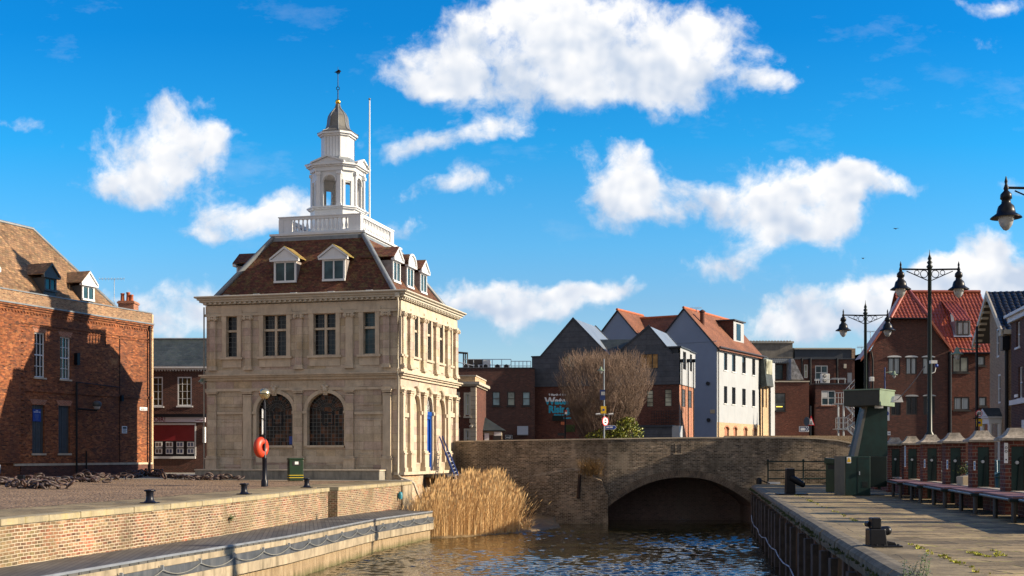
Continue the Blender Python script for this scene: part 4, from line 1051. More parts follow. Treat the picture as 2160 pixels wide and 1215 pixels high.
M['mosstile'] = tiles('mossy_dormer_tile', [c3(.36, .20, .07), c3(.28, .17, .07), c3(.42, .26, .10)], .17, .11, moss=c3(.28, .26, .06), mossamt=.8, mosslv=.46)
for px in (601.5, 704): dormer(ff, ff.u(px, -.62), zdb, zdt, zdp, -.60, .66, cheek=M['cheek'], rt=M['mosstile'])
for px, sg in ((836.5, False), (865, True), (893, False)): dormer(fs, fs.u(px, -1.0), zdb, zdt, zdp, -.98, .60, seg=sg, cheek=M['cheek'], pitch_back=1.9)
for u in (2.3, 5.2, 8.1): dormer(fl, u, zdb, zdt, zdp, -.98, .60, cheek=M['cheek'], pitch_back=1.9)
# --- platform cornice and balustrade
def pbox(m, a, b, z0, z1, chm=0):      # box centred on the building
    q = [cp(-a, -b, z0), cp(a, -b, z0), cp(a, b, z0), cp(-a, b, z0)]; m.hexa(q+[V((p.x, p.y, z1)) for p in q])
m = MB(); pbox(m, 2.78, 3.02, ZP+.02, ZP+.12); pbox(m, 2.62, 2.86, ZP-.1, ZP+.017); pbox(m, 2.9, 3.14, ZP+.123, ZP+.24); m.build('platform_cornice', M['white'], ch)
m = MB(); ZB = ZP+.24; BA, BB = 2.36, 2.62; ZT = ZB+.98
def rail(m, z0, z1, w_):
    for sg in (-1, 1):
        for (a0, a1, b0, b1) in ((-BA-w_, BA+w_, sg*BB-w_, sg*BB+w_), (sg*BA-w_, sg*BA+w_, -BB+w_, BB-w_)):
            q = [cp(a0, b0, z0), cp(a1, b0, z0), cp(a1, b1, z0), cp(a0, b1, z0)]; m.hexa(q+[V((p.x, p.y, z1)) for p in q])
rail(m, ZB, ZB+.16, .13); rail(m, ZT-.12, ZT, .13); rail(m, ZT, ZT+.05, .17)
for sa in (-1, 1):
    for sb in (-1, 1):
        pa, pb = sa*(BA-.22), sb*BB; 
        for (a0, a1, b0, b1) in ((sa*BA-.14, sa*BA+.14, sb*BB-.14, sb*BB+.14), (min(sa*BA, sa*(BA-.62)), max(sa*BA, sa*(BA-.62)), sb*BB-.11, sb*BB+.11), (sa*BA-.11, sa*BA+.11, min(sb*BB, sb*(BB-.35)), max(sb*BB, sb*(BB-.35)))):
            q = [cp(a0, b0, ZB+.16), cp(a1, b0, ZB+.16), cp(a1, b1, ZB+.16), cp(a0, b1, ZB+.16)]; m.hexa(q+[V((p.x, p.y, ZT-.12)) for p in q])
bal = m.build('balustrade', M['white'], ch)
prof = [(.055, 0), (.055, .05), (.035, .07), (.075, .20), (.085, .28), (.06, .42), (.038, .55), (.05, .62), (.055, .70)]
pb_ = None
def baluster(a, b):
    global pb_
    loc = cp(a, b, ZB+.16)
    m = MB(); m.lathe(prof, loc, 10); m.build('baluster', M['white'], bal)
nfb = 13
for i in range(nfb):
    x = -BA+.78+(2*BA-1.56)*i/(nfb-1)
    baluster(x, -BB); 
    if i % 1 == 0: baluster(x, BB)
for i in range(18):
    x = -BB+.50+(2*BB-1.0)*i/17
    baluster(BA, x); baluster(-BA, x)
# --- cupola
def octo(h, dist, rot=0):      # main-face half width h at distance dist, returns (a,b) list
    return [(-h, -dist), (h, -dist), (dist, -h), (dist, h), (h, dist), (-h, dist), (-dist, h), (-dist, -h)]
def oprism(m, pts, z0, z1, pts1=None):
    p1 = pts1 or pts; n = len(pts)
    vs = [cp(a, b, z0) for a, b in pts]+[cp(a, b, z1) for a, b in p1]
    m.mesh(vs, [tuple(range(n-1, -1, -1)), tuple(range(n, 2*n))]+[(i, (i+1) % n, (i+1) % n+n, i+n) for i in range(n)])
cu = MB()
oprism(cu, octo(.86, 1.38), ZP+.2, 15.62); oprism(cu, octo(.92, 1.50), 15.62, 15.70); oprism(cu, octo(.95, 1.58), 15.703, 15.78)
cup = cu.build('cupola', M['white'], ch)
zc0, zc1 = 15.78, 17.80
m = MB()
for k in range(4):
    w_ = k*math.pi/2; ca, sa_ = math.cos(w_), math.sin(w_)
    def rp(x, y, z): return cp(x*ca-y*sa_, x*sa_+y*ca, z)
    class LF:      # local frame of one main face, u in -h..h, outward = -y
        @staticmethod
        def P(u, z, d=0): return rp(u, -1.30-d, z)
        N = rp(0, -1, 0)-rp(0, 0, 0)
    hw, r = .80, .40
    wall(m, LF, -hw, hw, zc0, zc1+.05, [(-r, r, zc0, 17.62, 17.22)], .18)
    archring(m, LF, -r, r, 17.22, 17.62, .07, -.01, .05, n=12)
    for sx_ in (-1, 1):
        m.fbox(LF, sx_*.64-.11, sx_*.64+.11, zc0, zc1-.18, -.02, .12)
        m.fbox(LF, sx_*.64-.16, sx_*.64+.16, zc1-.18, zc1+.0, -.02, .18); m.fbox(LF, sx_*.64-.15, sx_*.64+.15, zc0, zc0+.12, -.02, .16)
        # diagonal openings
    # diagonal wall with narrow opening
    A0, B0 = rp(.80, -1.30, 0), rp(1.30, -.80, 0); U_ = (B0-A0).normalized(); L_ = (B0-A0).length; fd = Fr((A0.x, A0.y), (U_.x, U_.y))
    wall(m, fd, 0, L_, zc0, zc1+.05, [(.17, L_-.17, zc0+.05, zc1-.62)], .14)
    m.fbox(fd, .05, .17, zc0, zc1-.55, -.02, .05); m.fbox(fd, L_-.17, L_-.05, zc0, zc1-.55, -.02, .05); m.fbox(fd, .05, L_-.05, zc1-.547, zc1-.47, -.02, .05)
m.build('arcade', M['white'], cup)
m = MB(); oprism(m, octo(.80, 1.26), zc0+.001, zc0+.02); m.build('belfry_floor', M['stone_plain'], cup)
# step ladder inside
m = MB()
for sx_ in (-.17, .17):
    q = cp(sx_, -.75, zc0+.03); e = cp(sx_*.75, -.15, zc1-.25); m.tube([q, e], .022, 6)
for i in range(7):
    t_ = (i+.7)/7.5; m.tube([cp(-.17*(1-.25*t_), -.75+.6*t_, zc0+.03+t_*1.75), cp(.17*(1-.25*t_), -.75+.6*t_, zc0+.03+t_*1.75)], .018, 6)
m.build('step_ladder', M['galv'], cup)
m = MB()
oprism(m, octo(.88, 1.40), zc1+.05, zc1+.28); oprism(m, octo(.92, 1.52), zc1+.283, zc1+.36); oprism(m, octo(.96, 1.62), zc1+.363, zc1+.46)
for k in range(4):
    w_ = k*math.pi/2; ca, sa_ = math.cos(w_), math.sin(w_)
    def rp(x, y, z): return cp(x*ca-y*sa_, x*sa_+y*ca, z)
    zz = zc1+.463
    for (d0, t) in ((-1.62, .36),):
        poly = [rp(-.98, -1.56, zz), rp(.98, -1.56, zz), rp(0, -1.56, zz+.34)]
        e = rp(0, -1.0, 0)-rp(0, -1.56, 0); m.prism(poly, e)
        for sx_ in (-1, 1):
            poly = [rp(sx_*1.04, -1.66, zz-.01), rp(sx_*1.04, -1.66, zz+.08), rp(0, -1.66, zz+.46), rp(0, -1.66, zz+.36)]
            m.prism(poly, (rp(0, -1.45, 0)-rp(0, -1.66, 0)))
m.build('entablature', M['white'], cup)
m = MB(); oprism(m, octo(.93, 1.58), zc1+.465, zc1+.52, octo(.7, 1.0)); oprism(m, octo(.45, .93), zc1+.5, zc1+.95)
m.build('lead_skirt', M['lead'], cup)
m = MB(); oprism(m, octo(.50, .85), zc1+.953, 20.02); oprism(m, octo(.54, .95), 20.02, 20.12); oprism(m, octo(.56, 1.06), 20.123, 20.24)
m.build('lantern_stage', M['white'], cup)
m = MB()
for k in range(4):
    w_ = k*math.pi/2; ca, sa_ = math.cos(w_), math.sin(w_)
    for x in (-.38, -.19, 0, .19, .38):
        q = [(x-.008, -.855), (x+.008, -.855), (x+.008, -.848), (x-.008, -.848)]; oprism(m, [(p[0]*ca-p[1]*sa_, p[0]*sa_+p[1]*ca) for p in q], zc1+.96, 19.98)
m.build('boarding_joints', M['lead'], cup)
# bell-shaped dome
pr = [(1.10, 20.243), (1.08, 20.29), (.86, 20.38), (.70, 20.50), (.62, 20.66), (.575, 20.86), (.56, 21.08), (.52, 21.30), (.42, 21.50), (.29, 21.66), (.18, 21.80), (.12, 21.96), (.10, 22.06)]
m = MB()
for (r0, z0), (r1, z1) in zip(pr, pr[1:]): oprism(m, octo(r0*.45, r0), z0, z1, octo(r1*.45, r1))
dome = m.build('dome', M['lead_dome'], cup)
m = MB()
for (a, b) in octo(.45, 1.0): m.tube([cp(a*r0, b*r0, z0+.01) for r0, z0 in pr], .022, 5)
m.build('rolls', M['lead'], dome)
m = MB(); m.sphere(cp(0, 0, 22.20), .16, 18, 12); m.build('ball_finial', M['gold'], cup)
m = MB(); tc_ = cp(0, 0, 0); m.tube([tc_+V((0, 0, 22.3)), tc_+V((0, 0, 22.9))], .03, 8); m.tube([tc_+V((0, 0, 23.1)), tc_+V((0, 0, 24.05)), tc_+V((0, 0, 24.3))], [.025, .018, .004], 8)
m.torus(tc_+V((0, 0, 23.0)), .09, .022, (0, 1, 0), 16, 6)
m.prism([tc_+V((-.22, 0, 23.95)), tc_+V((.05, 0, 23.9)), tc_+V((.2, 0, 24.02)), tc_+V((.05, 0, 24.12)), tc_+V((-.05, 0, 24.05))], (0, .02, 0)); m.torus(tc_+V((.02, 0, 23.96)), .11, .02, (.3, 1, 0), 14, 6)
m.build('weather_vane', M['gold'] if False else M['iron'], cup)
fp = W(779.5, 470, 71.2)
t = thing('flagpole', 'tall thin white flagpole rising beside the white cupola', 'flagpole', (fp.x, fp.y, ZB))
m = MB(); m.tube([(fp.x, fp.y, ZB), (fp.x, fp.y, zat(212, 71.2))], [.06, .042], 10); m.build('pole', M['white'], t)
m = MB(); m.sphere((fp.x, fp.y, zat(209, 71.2)), .07, 10, 8); m.build('truck', M['lead'], t)
# downpipes
m = MB()
q = [ff.P(FW-.05, ZE+.2, ov-.05), ff.P(FW-.05, ZE-.15, .24), ff.P(FW-.05, ZS+.1, .24), ff.P(FW-.05, ZS-.1, .40), ff.P(FW-.05, .30, .24), ff.P(FW+.12, .16, .26), ff.P(FW+.62, .02, .26), ff.P(FW+.84, -.12, .26), ff.P(FW+1.35, -2.0, -.3)]
q[2:5] = [ff.P(FW-.05, ZS+.25, .24), ff.P(FW-.05, ZS, .42), ff.P(FW-.05, ZS-.3, .24), ff.P(FW-.05, .35, .24)]
m.tube(q, .06, 10); m.box(q[0]-V((.12, .1, .1)), q[0]+V((.12, .1, .12)))
m.build('downpipe', M['cream'], ch)
m = MB(); m.tube([ff.P(-.05, ZE-.1, .2), ff.P(-.05, .1, .2)], .04, 8); m.build('downpipe', M['stone_dark'], ch)
# wall lantern on the left corner of the custom house
# low stone platform against the front
pu1 = ff.u(800, 1.25)
st = thing('stone_platform', 'long low dark stone platform running along the foot of the stone building', 'platform', tuple(ff.P(5, 0, 1)))
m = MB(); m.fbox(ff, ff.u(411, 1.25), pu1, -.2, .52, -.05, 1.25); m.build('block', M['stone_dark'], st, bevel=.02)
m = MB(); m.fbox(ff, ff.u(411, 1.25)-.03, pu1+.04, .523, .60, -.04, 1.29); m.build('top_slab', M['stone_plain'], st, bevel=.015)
m = MB(); m.fbox(fs, -1.1, -.98, .15, .38, -.95, -.90); m.build('slot', M['black'], st)
# timber platform, ladder on water side
tp = thing('timber_bracket', 'dark timber landing stage on struts fixed to the brick foundation above the reeds', 'landing stage', tuple(fs.P(5.5, -.1, .6)))
u0, u1 = fs.u(898), fs.u(943)
m = MB(); ua, ub = 3.6, 6.8
m.fbox(fs, ua, ub, .12, .28, .10, 1.5); m.build('deck_boards', M['wood_dk'], tp)
m = MB()
for u in (ua+.1, (ua+ub)/2, ub-.1):
    m.tube([fs.P(u, -1.5, .12), fs.P(u, .1, 1.4)], .08, 6); m.tube([fs.P(u, -1.6, .14), fs.P(u, .15, .14)], .07, 6)
m.build('struts', M['wood_dk'], tp)
ld = thing('ladder', 'navy blue ladder leaning above the reeds below the stone wall', 'ladder', tuple(fs.P(7, 0, 1)))
p0, p1 = W(963, 1016, 69.0), W(927, 921, 70.5); q0, q1 = W(970, 1013, 69.4), W(933, 920, 70.9)
m = MB()
for a, b in ((p0, p1), (q0, q1)): m.tube([a, b], .05, 4); m.tube([a+V((0, .05, .0)), a.lerp(b, .62)+V((0, .05, 0))], .085, 4)
m.build('stiles', M['blue_dk'], ld)
m = MB()
for i in range(9): m.tube([p0.lerp(p1, .05+i*.075), q0.lerp(q1, .05+i*.075)], .025, 6)
m.build('rungs', M['galv'], ld)
# ================================================================= brick warehouse on the left
Pl, Pr = V((-28.72, 67.55, 0)), V((-23.88, 79.8, 0)); WU = (Pr-Pl).normalized(); WO = Pl-WU*14
fw = Fr(WO, WU); WL = (Pr-WO).length
wh = thing('brick_warehouse', 'tall weathered orange brick warehouse with parapet, brown tiled roof and boarded ground floor openings', 'building', tuple(fw.P(20, 0, 0)))
ZC, ZPP = 10.0, 10.72
sash = [fw.rect(72.6, 701.6, 94.8, 796), fw.rect(127, 711, 148.5, 800)]
brd = [fw.rect(68, 854, 94, 956), fw.rect(123.4, 856, 148, 956)]
extra = [(3.5, 4.6, 4.9, 7.9), (6.5, 7.6, 4.9, 7.9), (3.5, 4.6, 1.6, 4.2)]
m = MB(); wall(m, fw, 0, WL, -.2, ZC, sash+brd+extra, .22)
m.fbox(fw, -.01, fw.u(40), .9, ZC-.9, -.1, .13)
m.fbox(fw, 0, WL, -.2, ZC, -9, -.6)
m.build('wall', M['brick_wh'], wh)
m = MB(); m.fbox(fw, -.0, WL+.02, ZC+.003, ZPP, -.35, .02); m.fbox(fw, WL-.33, WL+.02, ZC+.003, ZPP, -9, -.35); m.build('parapet', M['brick_wh_top'], wh)
m = MB(); m.fbox(fw, 0, WL+.05, ZPP+.003, ZPP+.07, -.4, .06); m.fbox(fw, 0, WL+.06, ZC-.02, ZC+.06, -.02, .20); m.build('parapet_flashing', M['lead'], wh)
m = MB()
for z, d in ((ZC-.12, .15), (ZC-.25, .10), (ZC-.38, .05)): m.fbox(fw, -.01, WL+.02, z, z+.095, -.02, d)
k = 0
while k < WL: m.fbox(fw, k, k+.11, ZC-.47, ZC-.383, -.02, .05); k += .24
m.fbox(fw, fw.u(42), WL+.01, ZC-1.05, ZC-.97, -.02, .05); m.fbox(fw, fw.u(42), WL+.01, ZC-1.22, ZC-1.15, -.02, .04)
zb_ = 5.05
m.fbox(fw, fw.u(42), WL+.01, zb_, zb_+.18, -.02, .05)
m.build('brick_banding', M['brick_wh'], wh)
m = MB(); m.fbox(fw, fw.u(28), WL+.04, .75, .88, -.02, .09); m.build('plinth_ledge', M['stone_plain'], wh)
m = MB(); m.fbox(fw, fw.u(42), WL+.03, -.2, .747, -.02, .06); m.build('plinth', M['brick_house'], wh)
m = MB(); m.fbox(fw, WL-.05, WL+.12, -.1, ZPP-.05, -.5, .05); m.build('corner_pier', M['brick_buff'], wh)
m = MB()
z = .9
while z < ZC-1.2: m.fbox(fw, fw.u(40)+.0, fw.u(40)+.35, z, z+.28, -.02, .12 if int(z/.33) % 2 else .06); z += .33
m.build('quoins', M['brick_wh'], wh)
for r in sash: 
    window(fw, r, wh, M['white'], M['glass'], 3, 4, .07, .03, -.16, .08, sill=M['stone_plain'], split=.5)
    a = MB(); a.prism([fw.P(r[0]-.02, r[3], -.02), fw.P(r[1]+.02, r[3], -.02), fw.P(r[1]+.22, r[3]+.36, -.02), fw.P(r[0]-.22, r[3]+.36, -.02)], fw.N*.035); a.build('lintel', M['brick_redlight'], wh)
for r in brd:
    g = MB(); n = 5
    for i in range(n): x0 = r[0]+(r[1]-r[0])*i/n; g.fbox(fw, x0+.008, x0+(r[1]-r[0])/n-.008, r[2], r[3], -.2, -.12-.006*(i % 2))
    o = g.build('boarded_opening', M['board'], wh); s_ = MB(); s_.fbox(fw, r[0]-.08, r[1]+.08, r[2]-.12, r[2]-.003, -.1, .07); s_.build('sill', M['stone_plain'], o)
    a = MB(); a.prism([fw.P(r[0]-.02, r[3], -.02), fw.P(r[1]+.02, r[3], -.02), fw.P(r[1]+.2, r[3]+.32, -.02), fw.P(r[0]-.2, r[3]+.32, -.02)], fw.N*.035); a.build('lintel', M['brick_redlight'], wh)
for r in extra: window(fw, r, wh, M['white'], M['glass'], 3, 4, .07, .03, -.16, .08)
# pipes
m = MB(); u = fw.u(158); m.tube([fw.P(u, fw.z(158, 806), .14), fw.P(u, 0, .14)], .055, 8); m.tube([fw.P(u, fw.z(158, 806), .14), fw.P(fw.u(250), fw.z(250, 817), .12)], .03, 6)
m.fbox(fw, u-.1, u+.14, fw.z(158, 770), fw.z(158, 745), .03, .28); m.build('downpipe', M['iron'], wh)
m = MB(); u = fw.u(312); m.tube([fw.P(u, ZC-.1, .16), fw.P(u, 0, .16)], .06, 8); m.build('downpipe', M['iron'], wh)
m = MB(); u = fw.u(252); m.tube([fw.P(u, 9.0, .03), fw.P(u, .9, .03)], .022, 6); m.tube([fw.P(fw.u(222), 8.8, .03), fw.P(fw.u(222), 8.2, .03)], .02, 6); m.fbox(fw, u-.02, u+.18, fw.z(252, 846), fw.z(252, 834), .02, .2); m.build('cable_run', M['iron'], wh)
m = MB(); x = fw.u(174); m.tube([fw.P(x, .0, .3), fw.P(x, 1.6, .3)], .05, 8); tag(m.build('thin_post', M['iron']), 'thin black post standing right beside the warehouse drainpipe', 'post')
# wall lantern
m = MB(); a = fw.P(fw.u(161), fw.z(161, 862), .12); c = fw.P(fw.u(184), fw.z(184, 866), .75)
m.tube([a, c], .06, 8); m.tube([c, c+V((0, 0, .2))], .09, 8); l_ = m.build('wall_lamp', M['iron'], wh)
m = MB(); m.lathe([(.10, 0), (.26, .12), (.28, .3), (.16, .42), (.02, .45)], c+V((0, 0, .15)), 14); m.build('lamp_head', M['board'], l_)
m = MB(); m.lathe([(.02, -.10), (.16, -.06), (.22, .1)], c+V((0, 0, .15)), 14); m.build('bowl', M['lantern'], l_)
# signs on the wall
def sign(fr, r, d, mat, parent, name='sign', th=.02):
    s_ = MB(); s_.fbox(fr, r[0], r[1], r[2], r[3], d, d+th); return s_.build(name, mat, parent)
r = fw.rect(71.6, 863, 88.5, 889); s_ = sign(fw, r, -.10, M['sign_blue'], wh, 'blue_notice')
uc = (r[0]+r[1])/2; hh = r[3]-r[2]
m = MB(); m.fbox(fw, uc-.09, uc+.09, r[3]-.15*hh, r[3]-.07*hh, -.079, -.076); m.fbox(fw, uc-.26, uc+.10, r[3]-.28*hh, r[3]-.19*hh, -.079, -.076); m.fbox(fw, uc+.14, uc+.27, r[3]-.28*hh, r[3]-.19*hh, -.079, -.076); m.build('heading_print', plain('faded_print', c3(.35, .40, .55), .5), s_)
m = MB()
for k, wd_ in enumerate((.5, .62, .5, .55, .3, .3, .7)):
    z = r[3]-hh*(.45+.075*k); m.fbox(fw, uc-wd_*.45*(r[1]-r[0]), uc+wd_*.45*(r[1]-r[0]), z, z+.018, -.079, -.076)
m.build('small_print', plain('faded_small_print', c3(.12, .18, .36), .5), s_)
r = fw.rect(257, 899, 267.5, 914); s_ = sign(fw, r, .0, M['sign_white'], wh, 'notice')
m = MB(); m.fbox(fw, r[0]+.06, r[1]-.06, r[3]-.14, r[3]-.05, .021, .025)
for k in range(6): m.fbox(fw, r[0]+.05, r[1]-.05-.06*(k % 2), r[2]+.05+k*.06, r[2]+.075+k*.06, .021, .024)
m.build('notice_print', M['black'], s_)
r = fw.rect(294.5, 859, 311, 866); s_ = sign(fw, r, .0, M['sign_white'], wh, 'street_nameplate')
m = MB()
for k in range(2): m.fbox(fw, r[0]+.08, r[1]-.08-.3*k, r[2]+.03+k*.10, r[2]+.075+k*.1, .021, .024)
m.build('nameplate_print', M['black'], s_)
# roof: steep, hipped at the far end
def wp(u, w, z): return fw.P(u, z, -w)
rz = 15.75; e0w = .75; zr0 = ZC+.55
rg0, rg1 = wp(0, 5.0, rz), wp(WL-5.4, 5.0, rz)
b0_, b1_ = wp(0, e0w, zr0), wp(WL-2.0, e0w, zr0)
bb = wp(WL-.8, 9.2, zr0); bl = wp(0, 9.2, zr0)
m = MB(); m.face([b0_, b1_, rg1, rg0]); m.face([b1_, bb, rg1]); m.face([bb, bl, rg0, rg1]); m.face([b0_, rg0, bl]); m.face([wp(0, .3, ZC+.3), wp(WL-.3, .3, ZC+.3), wp(WL-.3, 9, ZC+.3), wp(0, 9, ZC+.3)])
wr = m.build('roof', M['oldtile'], wh)
m = MB(); m.tube([rg0, rg1, b1_], .12, 8); m.build('ridge_tiles', M['lead'], wr)
def whdormer(x0, y0, x1, y1, ypk, d, cheek, fm, lab=None):
    u0, u1, zb, zt = fw.rect(x0, y0, x1, y1, d)
    dd = dormer(fw, (u0+u1)/2, zb, zt, fw.z((x0+x1)/2, ypk, d), d, (u1-u0)/2, pitch_back=2.4, par=wh, cheek=cheek, rt=M['oldtile'], fm=fm, gm=M['glass_teal'])
whdormer(94, 588, 119, 612, 560, -1.0, M['board'], M['board'])
whdormer(174, 605, 199, 632, 577, -1.0, M['board'], M['white'])
whdormer(-30, 572, -8, 594, 540, -1.0, M['board'], M['white'])
# chimney and aerial beyond the warehouse
Y = 92; x = xat(265, Y)
cn = thing('chimney_stack', 'orange brick chimney stack with three terracotta pots beyond the warehouse roof', 'chimney', (x, Y, 8))
m = MB(); m.box((xat(249, Y), Y, 5), (xat(282, Y), Y+1.2, zat(634, Y))); m.box((xat(247, Y), Y-.06, zat(640, Y)), (xat(284, Y), Y+1.26, zat(636, Y))); m.build('stack', M['brick_redlight'], cn)
for px, yy in ((254, 617), (266, 615), (273, 620)):
    m = MB(); m.lathe([(.16, zat(634, Y)), (.13, zat(yy+3, Y)), (.16, zat(yy+2.5, Y)), (.16, zat(yy, Y))], (xat(px, Y), Y+.5, 0), 12); m.build('chimney_pot', M['terracotta'], cn)
def aerial(px, py, yb, Y, wpx, lab, tilt=0):
    x = xat(px, Y); z0, z1 = zat(yb, Y), zat(py, Y); w_ = wpx/F*Y
    t = thing('tv_aerial', lab, 'aerial', (x, Y, z0)); m = MB(); m.tube([(x, Y, z0), (x, Y, z1)], .025, 5); m.build('mast', M['galv'], t)
    m = MB(); m.tube([(x-w_*.6, Y, z1+.02+tilt), (x+w_*.4, Y, z1+.02)], .018, 5)
    for i in range(9):
        q = -w_*.6+w_*i/8; m.tube([(x+q, Y-.22, z1+.03), (x+q, Y+.22, z1+.03)], .010, 4)
        m.tube([(x+q, Y, z1-.12), (x+q, Y, z1+.16)], .008, 4)
    m.build('boom', M['galv'], t)
aerial(241, 589, 640, 92, 52, 'TV aerial on a thin mast above the warehouse roof beside the chimney')

# ================================================================= parked cars
def car(label, loc, rz, col, grp=None, sc=1):
    t = thing('parked_car', label, 'car', (0, 0, 0), grp)
    pm = plain('car_paint_%s' % col[0], col[1], .18, .05, 1., spec=.7, **{'Coat Weight': .6})
    # side profile stations (y along length), half widths
    st = [(-2.1, .30, .55, .70), (-2.0, .25, .80, .80), (-1.2, .22, .93, .86), (-.7, .22, .97, .88), (.6, .22, .98, .88), (1.5, .22, .98, .87), (2.0, .28, .90, .82), (2.12, .35, .70, .74)]
    vs = []; fs_ = []
    for y, z0, z1, hw in st: vs += [(-hw, y, z0), (-hw*1.02, y, (z0+z1)/2), (-hw*.93, y, z1), (hw*.93, y, z1), (hw*1.02, y, (z0+z1)/2), (hw, y, z0)]
    k = 6
    for i in range(len(st)-1):
        for j in range(k): fs_.append((i*k+j, i*k+(j+1) % k, (i+1)*k+(j+1) % k, (i+1)*k+j))
    fs_ += [tuple(range(k-1, -1, -1)), tuple(range((len(st)-1)*k, len(st)*k))]
    m = MB(); m.mesh([V(v) for v in vs], fs_, True)
    m.mesh([V(v) for v in [(-.60, -.35, 1.40), (.60, -.35, 1.40), (.62, 1.05, 1.44), (-.62, 1.05, 1.44), (-.60, -.35, 1.46), (.60, -.35, 1.46), (.62, 1.05, 1.49), (-.62, 1.05, 1.49)]], [(3, 2, 1, 0), (4, 5, 6, 7), (0, 1, 5, 4), (1, 2, 6, 5), (2, 3, 7, 6), (3, 0, 4, 7)], True)
    for sg in (-1, 1):
        for (ya, za, yb, zb) in ((-1.15, .93, -.35, 1.43), (.45, .96, .42, 1.45), (1.75, .97, 1.05, 1.45)): m.tube([(sg*.80, ya, za), (sg*.60, yb, zb)], .04, 5)
    m.build('body', pm, t, bevel=.02)
    m = MB(); m.mesh([V(v) for v in [(-.78, -1.1, .93), (.78, -1.1, .93), (.78, 1.72, .96), (-.78, 1.72, .96), (-.585, -.36, 1.41), (.585, -.36, 1.41), (.60, 1.04, 1.44), (-.60, 1.04, 1.44)]], [(4, 5, 6, 7), (0, 1, 5, 4), (1, 2, 6, 5), (2, 3, 7, 6), (3, 0, 4, 7)]); m.build('windows', M['glass_teal'], t)
    for sg in (-1, 1):
        for y in (-1.3, 1.3):
            m = MB(); m.tube([(sg*.68, y, .31), (sg*.90, y, .31)], .31, 18); wo = m.build('wheel', M['black'], t)
            m = MB(); m.tube([(sg*.89, y, .31), (sg*.915, y, .31)], .20, 12); m.build('rim', M['galv'], wo)
        m = MB(); m.box((sg*.45, -2.13, .58), (sg*.74, -2.0, .74)); m.build('headlight', M['lantern'], t)
        m = MB(); m.box((sg*.55, 2.02, .62), (sg*.76, 2.14, .80)); m.build('tail_light', M['sign_red'], t)
    t.location = loc; t.rotation_euler = (0, 0, rz); return t
car('dark blue car whose end just shows at the left edge of the photo', (-29.3, 64.4, .10), R(169), ('navy', c3(.008, .02, .06)))
car('pale silver blue car whose roof shows over the bridge parapet', (xat(1566, 80), 80.5, 1.12), R(92), ('silver', c3(.28, .36, .48)))

# ================================================================= shop behind, between warehouse and custom house
Y = 86.; fsx = Fr((xat(270, Y), Y), (1, 0)); zX = lambda py, y_=Y: zat(py, y_)
SW = xat(446, Y)-xat(270, Y)
sh = thing('shop_building', 'dark brick shop with slate roof, two white sash windows and a red shop blind', 'building', (xat(360, Y), Y, 0))
w1, w2 = fsx.rect(303, 795, 343.5, 857), fsx.rect(374.5, 795, 404.5, 856)
sw = fsx.rect(290, 895, 413, 963)
m = MB(); wall(m, fsx, 0, SW, -.2, zX(780), [w1, w2, sw], .15); m.fbox(fsx, 0, SW, -.2, zX(780), -8, -2.2); m.build('wall', M['brick_dark'], sh)
m = MB(); m.fbox(fsx, -.1, SW+.1, zX(780), zX(777), -.1, .22); m.fbox(fsx, -.1, SW+.1, zX(777)+.002, zX(773), -.1, .35)
k = 0
while k < SW: m.fbox(fsx, k, k+.09, zX(783), zX(780)-.003, -.05, .12); k += .2
m.build('cornice', M['white'], sh)
m = MB(); m.face([fsx.P(-.1, zX(773), .36), fsx.P(SW+.1, zX(773), .36), fsx.P(SW+.1, zX(716, Y+3), -3), fsx.P(-.1, zX(716, Y+3), -3)]); m.face([fsx.P(-.1, zX(716, Y+3), -3), fsx.P(SW+.1, zX(716, Y+3), -3), fsx.P(SW+.1, zX(773), -7), fsx.P(-.1, zX(773), -7)])
r_ = m.build('roof', M['slate'], sh); m = MB(); m.tube([fsx.P(-.1, zX(715, Y+3), -3), fsx.P(SW+.1, zX(715, Y+3), -3)], .09, 6); m.build('ridge_tiles', M['lead'], r_)
for r in (w1, w2): window(fsx, r, sh, M['white'], glass('shop_upper_glass', c3(.06, .045, .02), .1), 3 if r is w2 else 4, 4, .08, .03, -.1, .09, sill=M['white'], split=None)
fr_ = MB(); r = sw; t_ = .07
fr_.fbox(fsx, r[0], r[1], r[2]-.15, r[2]+.02, -.1, .12); fr_.fbox(fsx, r[1]-t_, r[1]+.02, r[2]+.02, r[3]-.04, -.1, .05); fr_.fbox(fsx, r[0], r[1]+.02, r[3]-.04, r[3]+.08, -.1, .06)
swo = fr_.build('shop_window', M['white'], sh)
zm = zX(930)
m = MB(); m.fbox(fsx, r[0], r[1]-.05, zm, r[3]-.04, -.12, -.09); m.build('blind', plain('red_shop_blind', c3(.20, .022, .03), .18, .12, .8, spec=.6), swo)
m = MB(); m.fbox(fsx, r[0], r[1]-.05, r[2], zm-.02, -.14, -.11); m.build('pane', M['glass'], swo)
k = 0
for i in range(5):
    for j in range(2):
        xa, xb = 304+i*22.5, 319+i*22.5; a, b, c_, d_ = fsx.rect(xa, 932+j*14, xb, 943.5+j*14)
        m = MB(); m.fbox(fsx, a, b, c_, d_, -.108, -.09); o = m.build('property_card', M['sign_white'], swo)
        m = MB()
        for q in range(2): m.fbox(fsx, a+.05+q*(b-a-.08)/2, a+(q+1)*(b-a-.08)/2, c_+.07, d_-.05, -.089, -.085)
        m.build('card_picture', plain('card_photo%d%d' % (i, j), random.choice([c3(.10, .12, .2), c3(.12, .09, .08), c3(.05, .07, .15)]), .4), o)
fa = fsx.rect(286, 880, 434, 890.5); m = MB(); m.fbox(fsx, fa[0], fa[1], fa[2], fa[3], .0, .22); fo = m.build('shop_fascia', plain('pale_lilac_fascia', c3(.55, .52, .58), .5, .04), sh)
m = MB(); m.fbox(fsx, fa[0], fa[1]+.05, fa[3]+.002, fa[3]+.22, -.02, .36); m.build('fascia_canopy', M['iron'], fo)
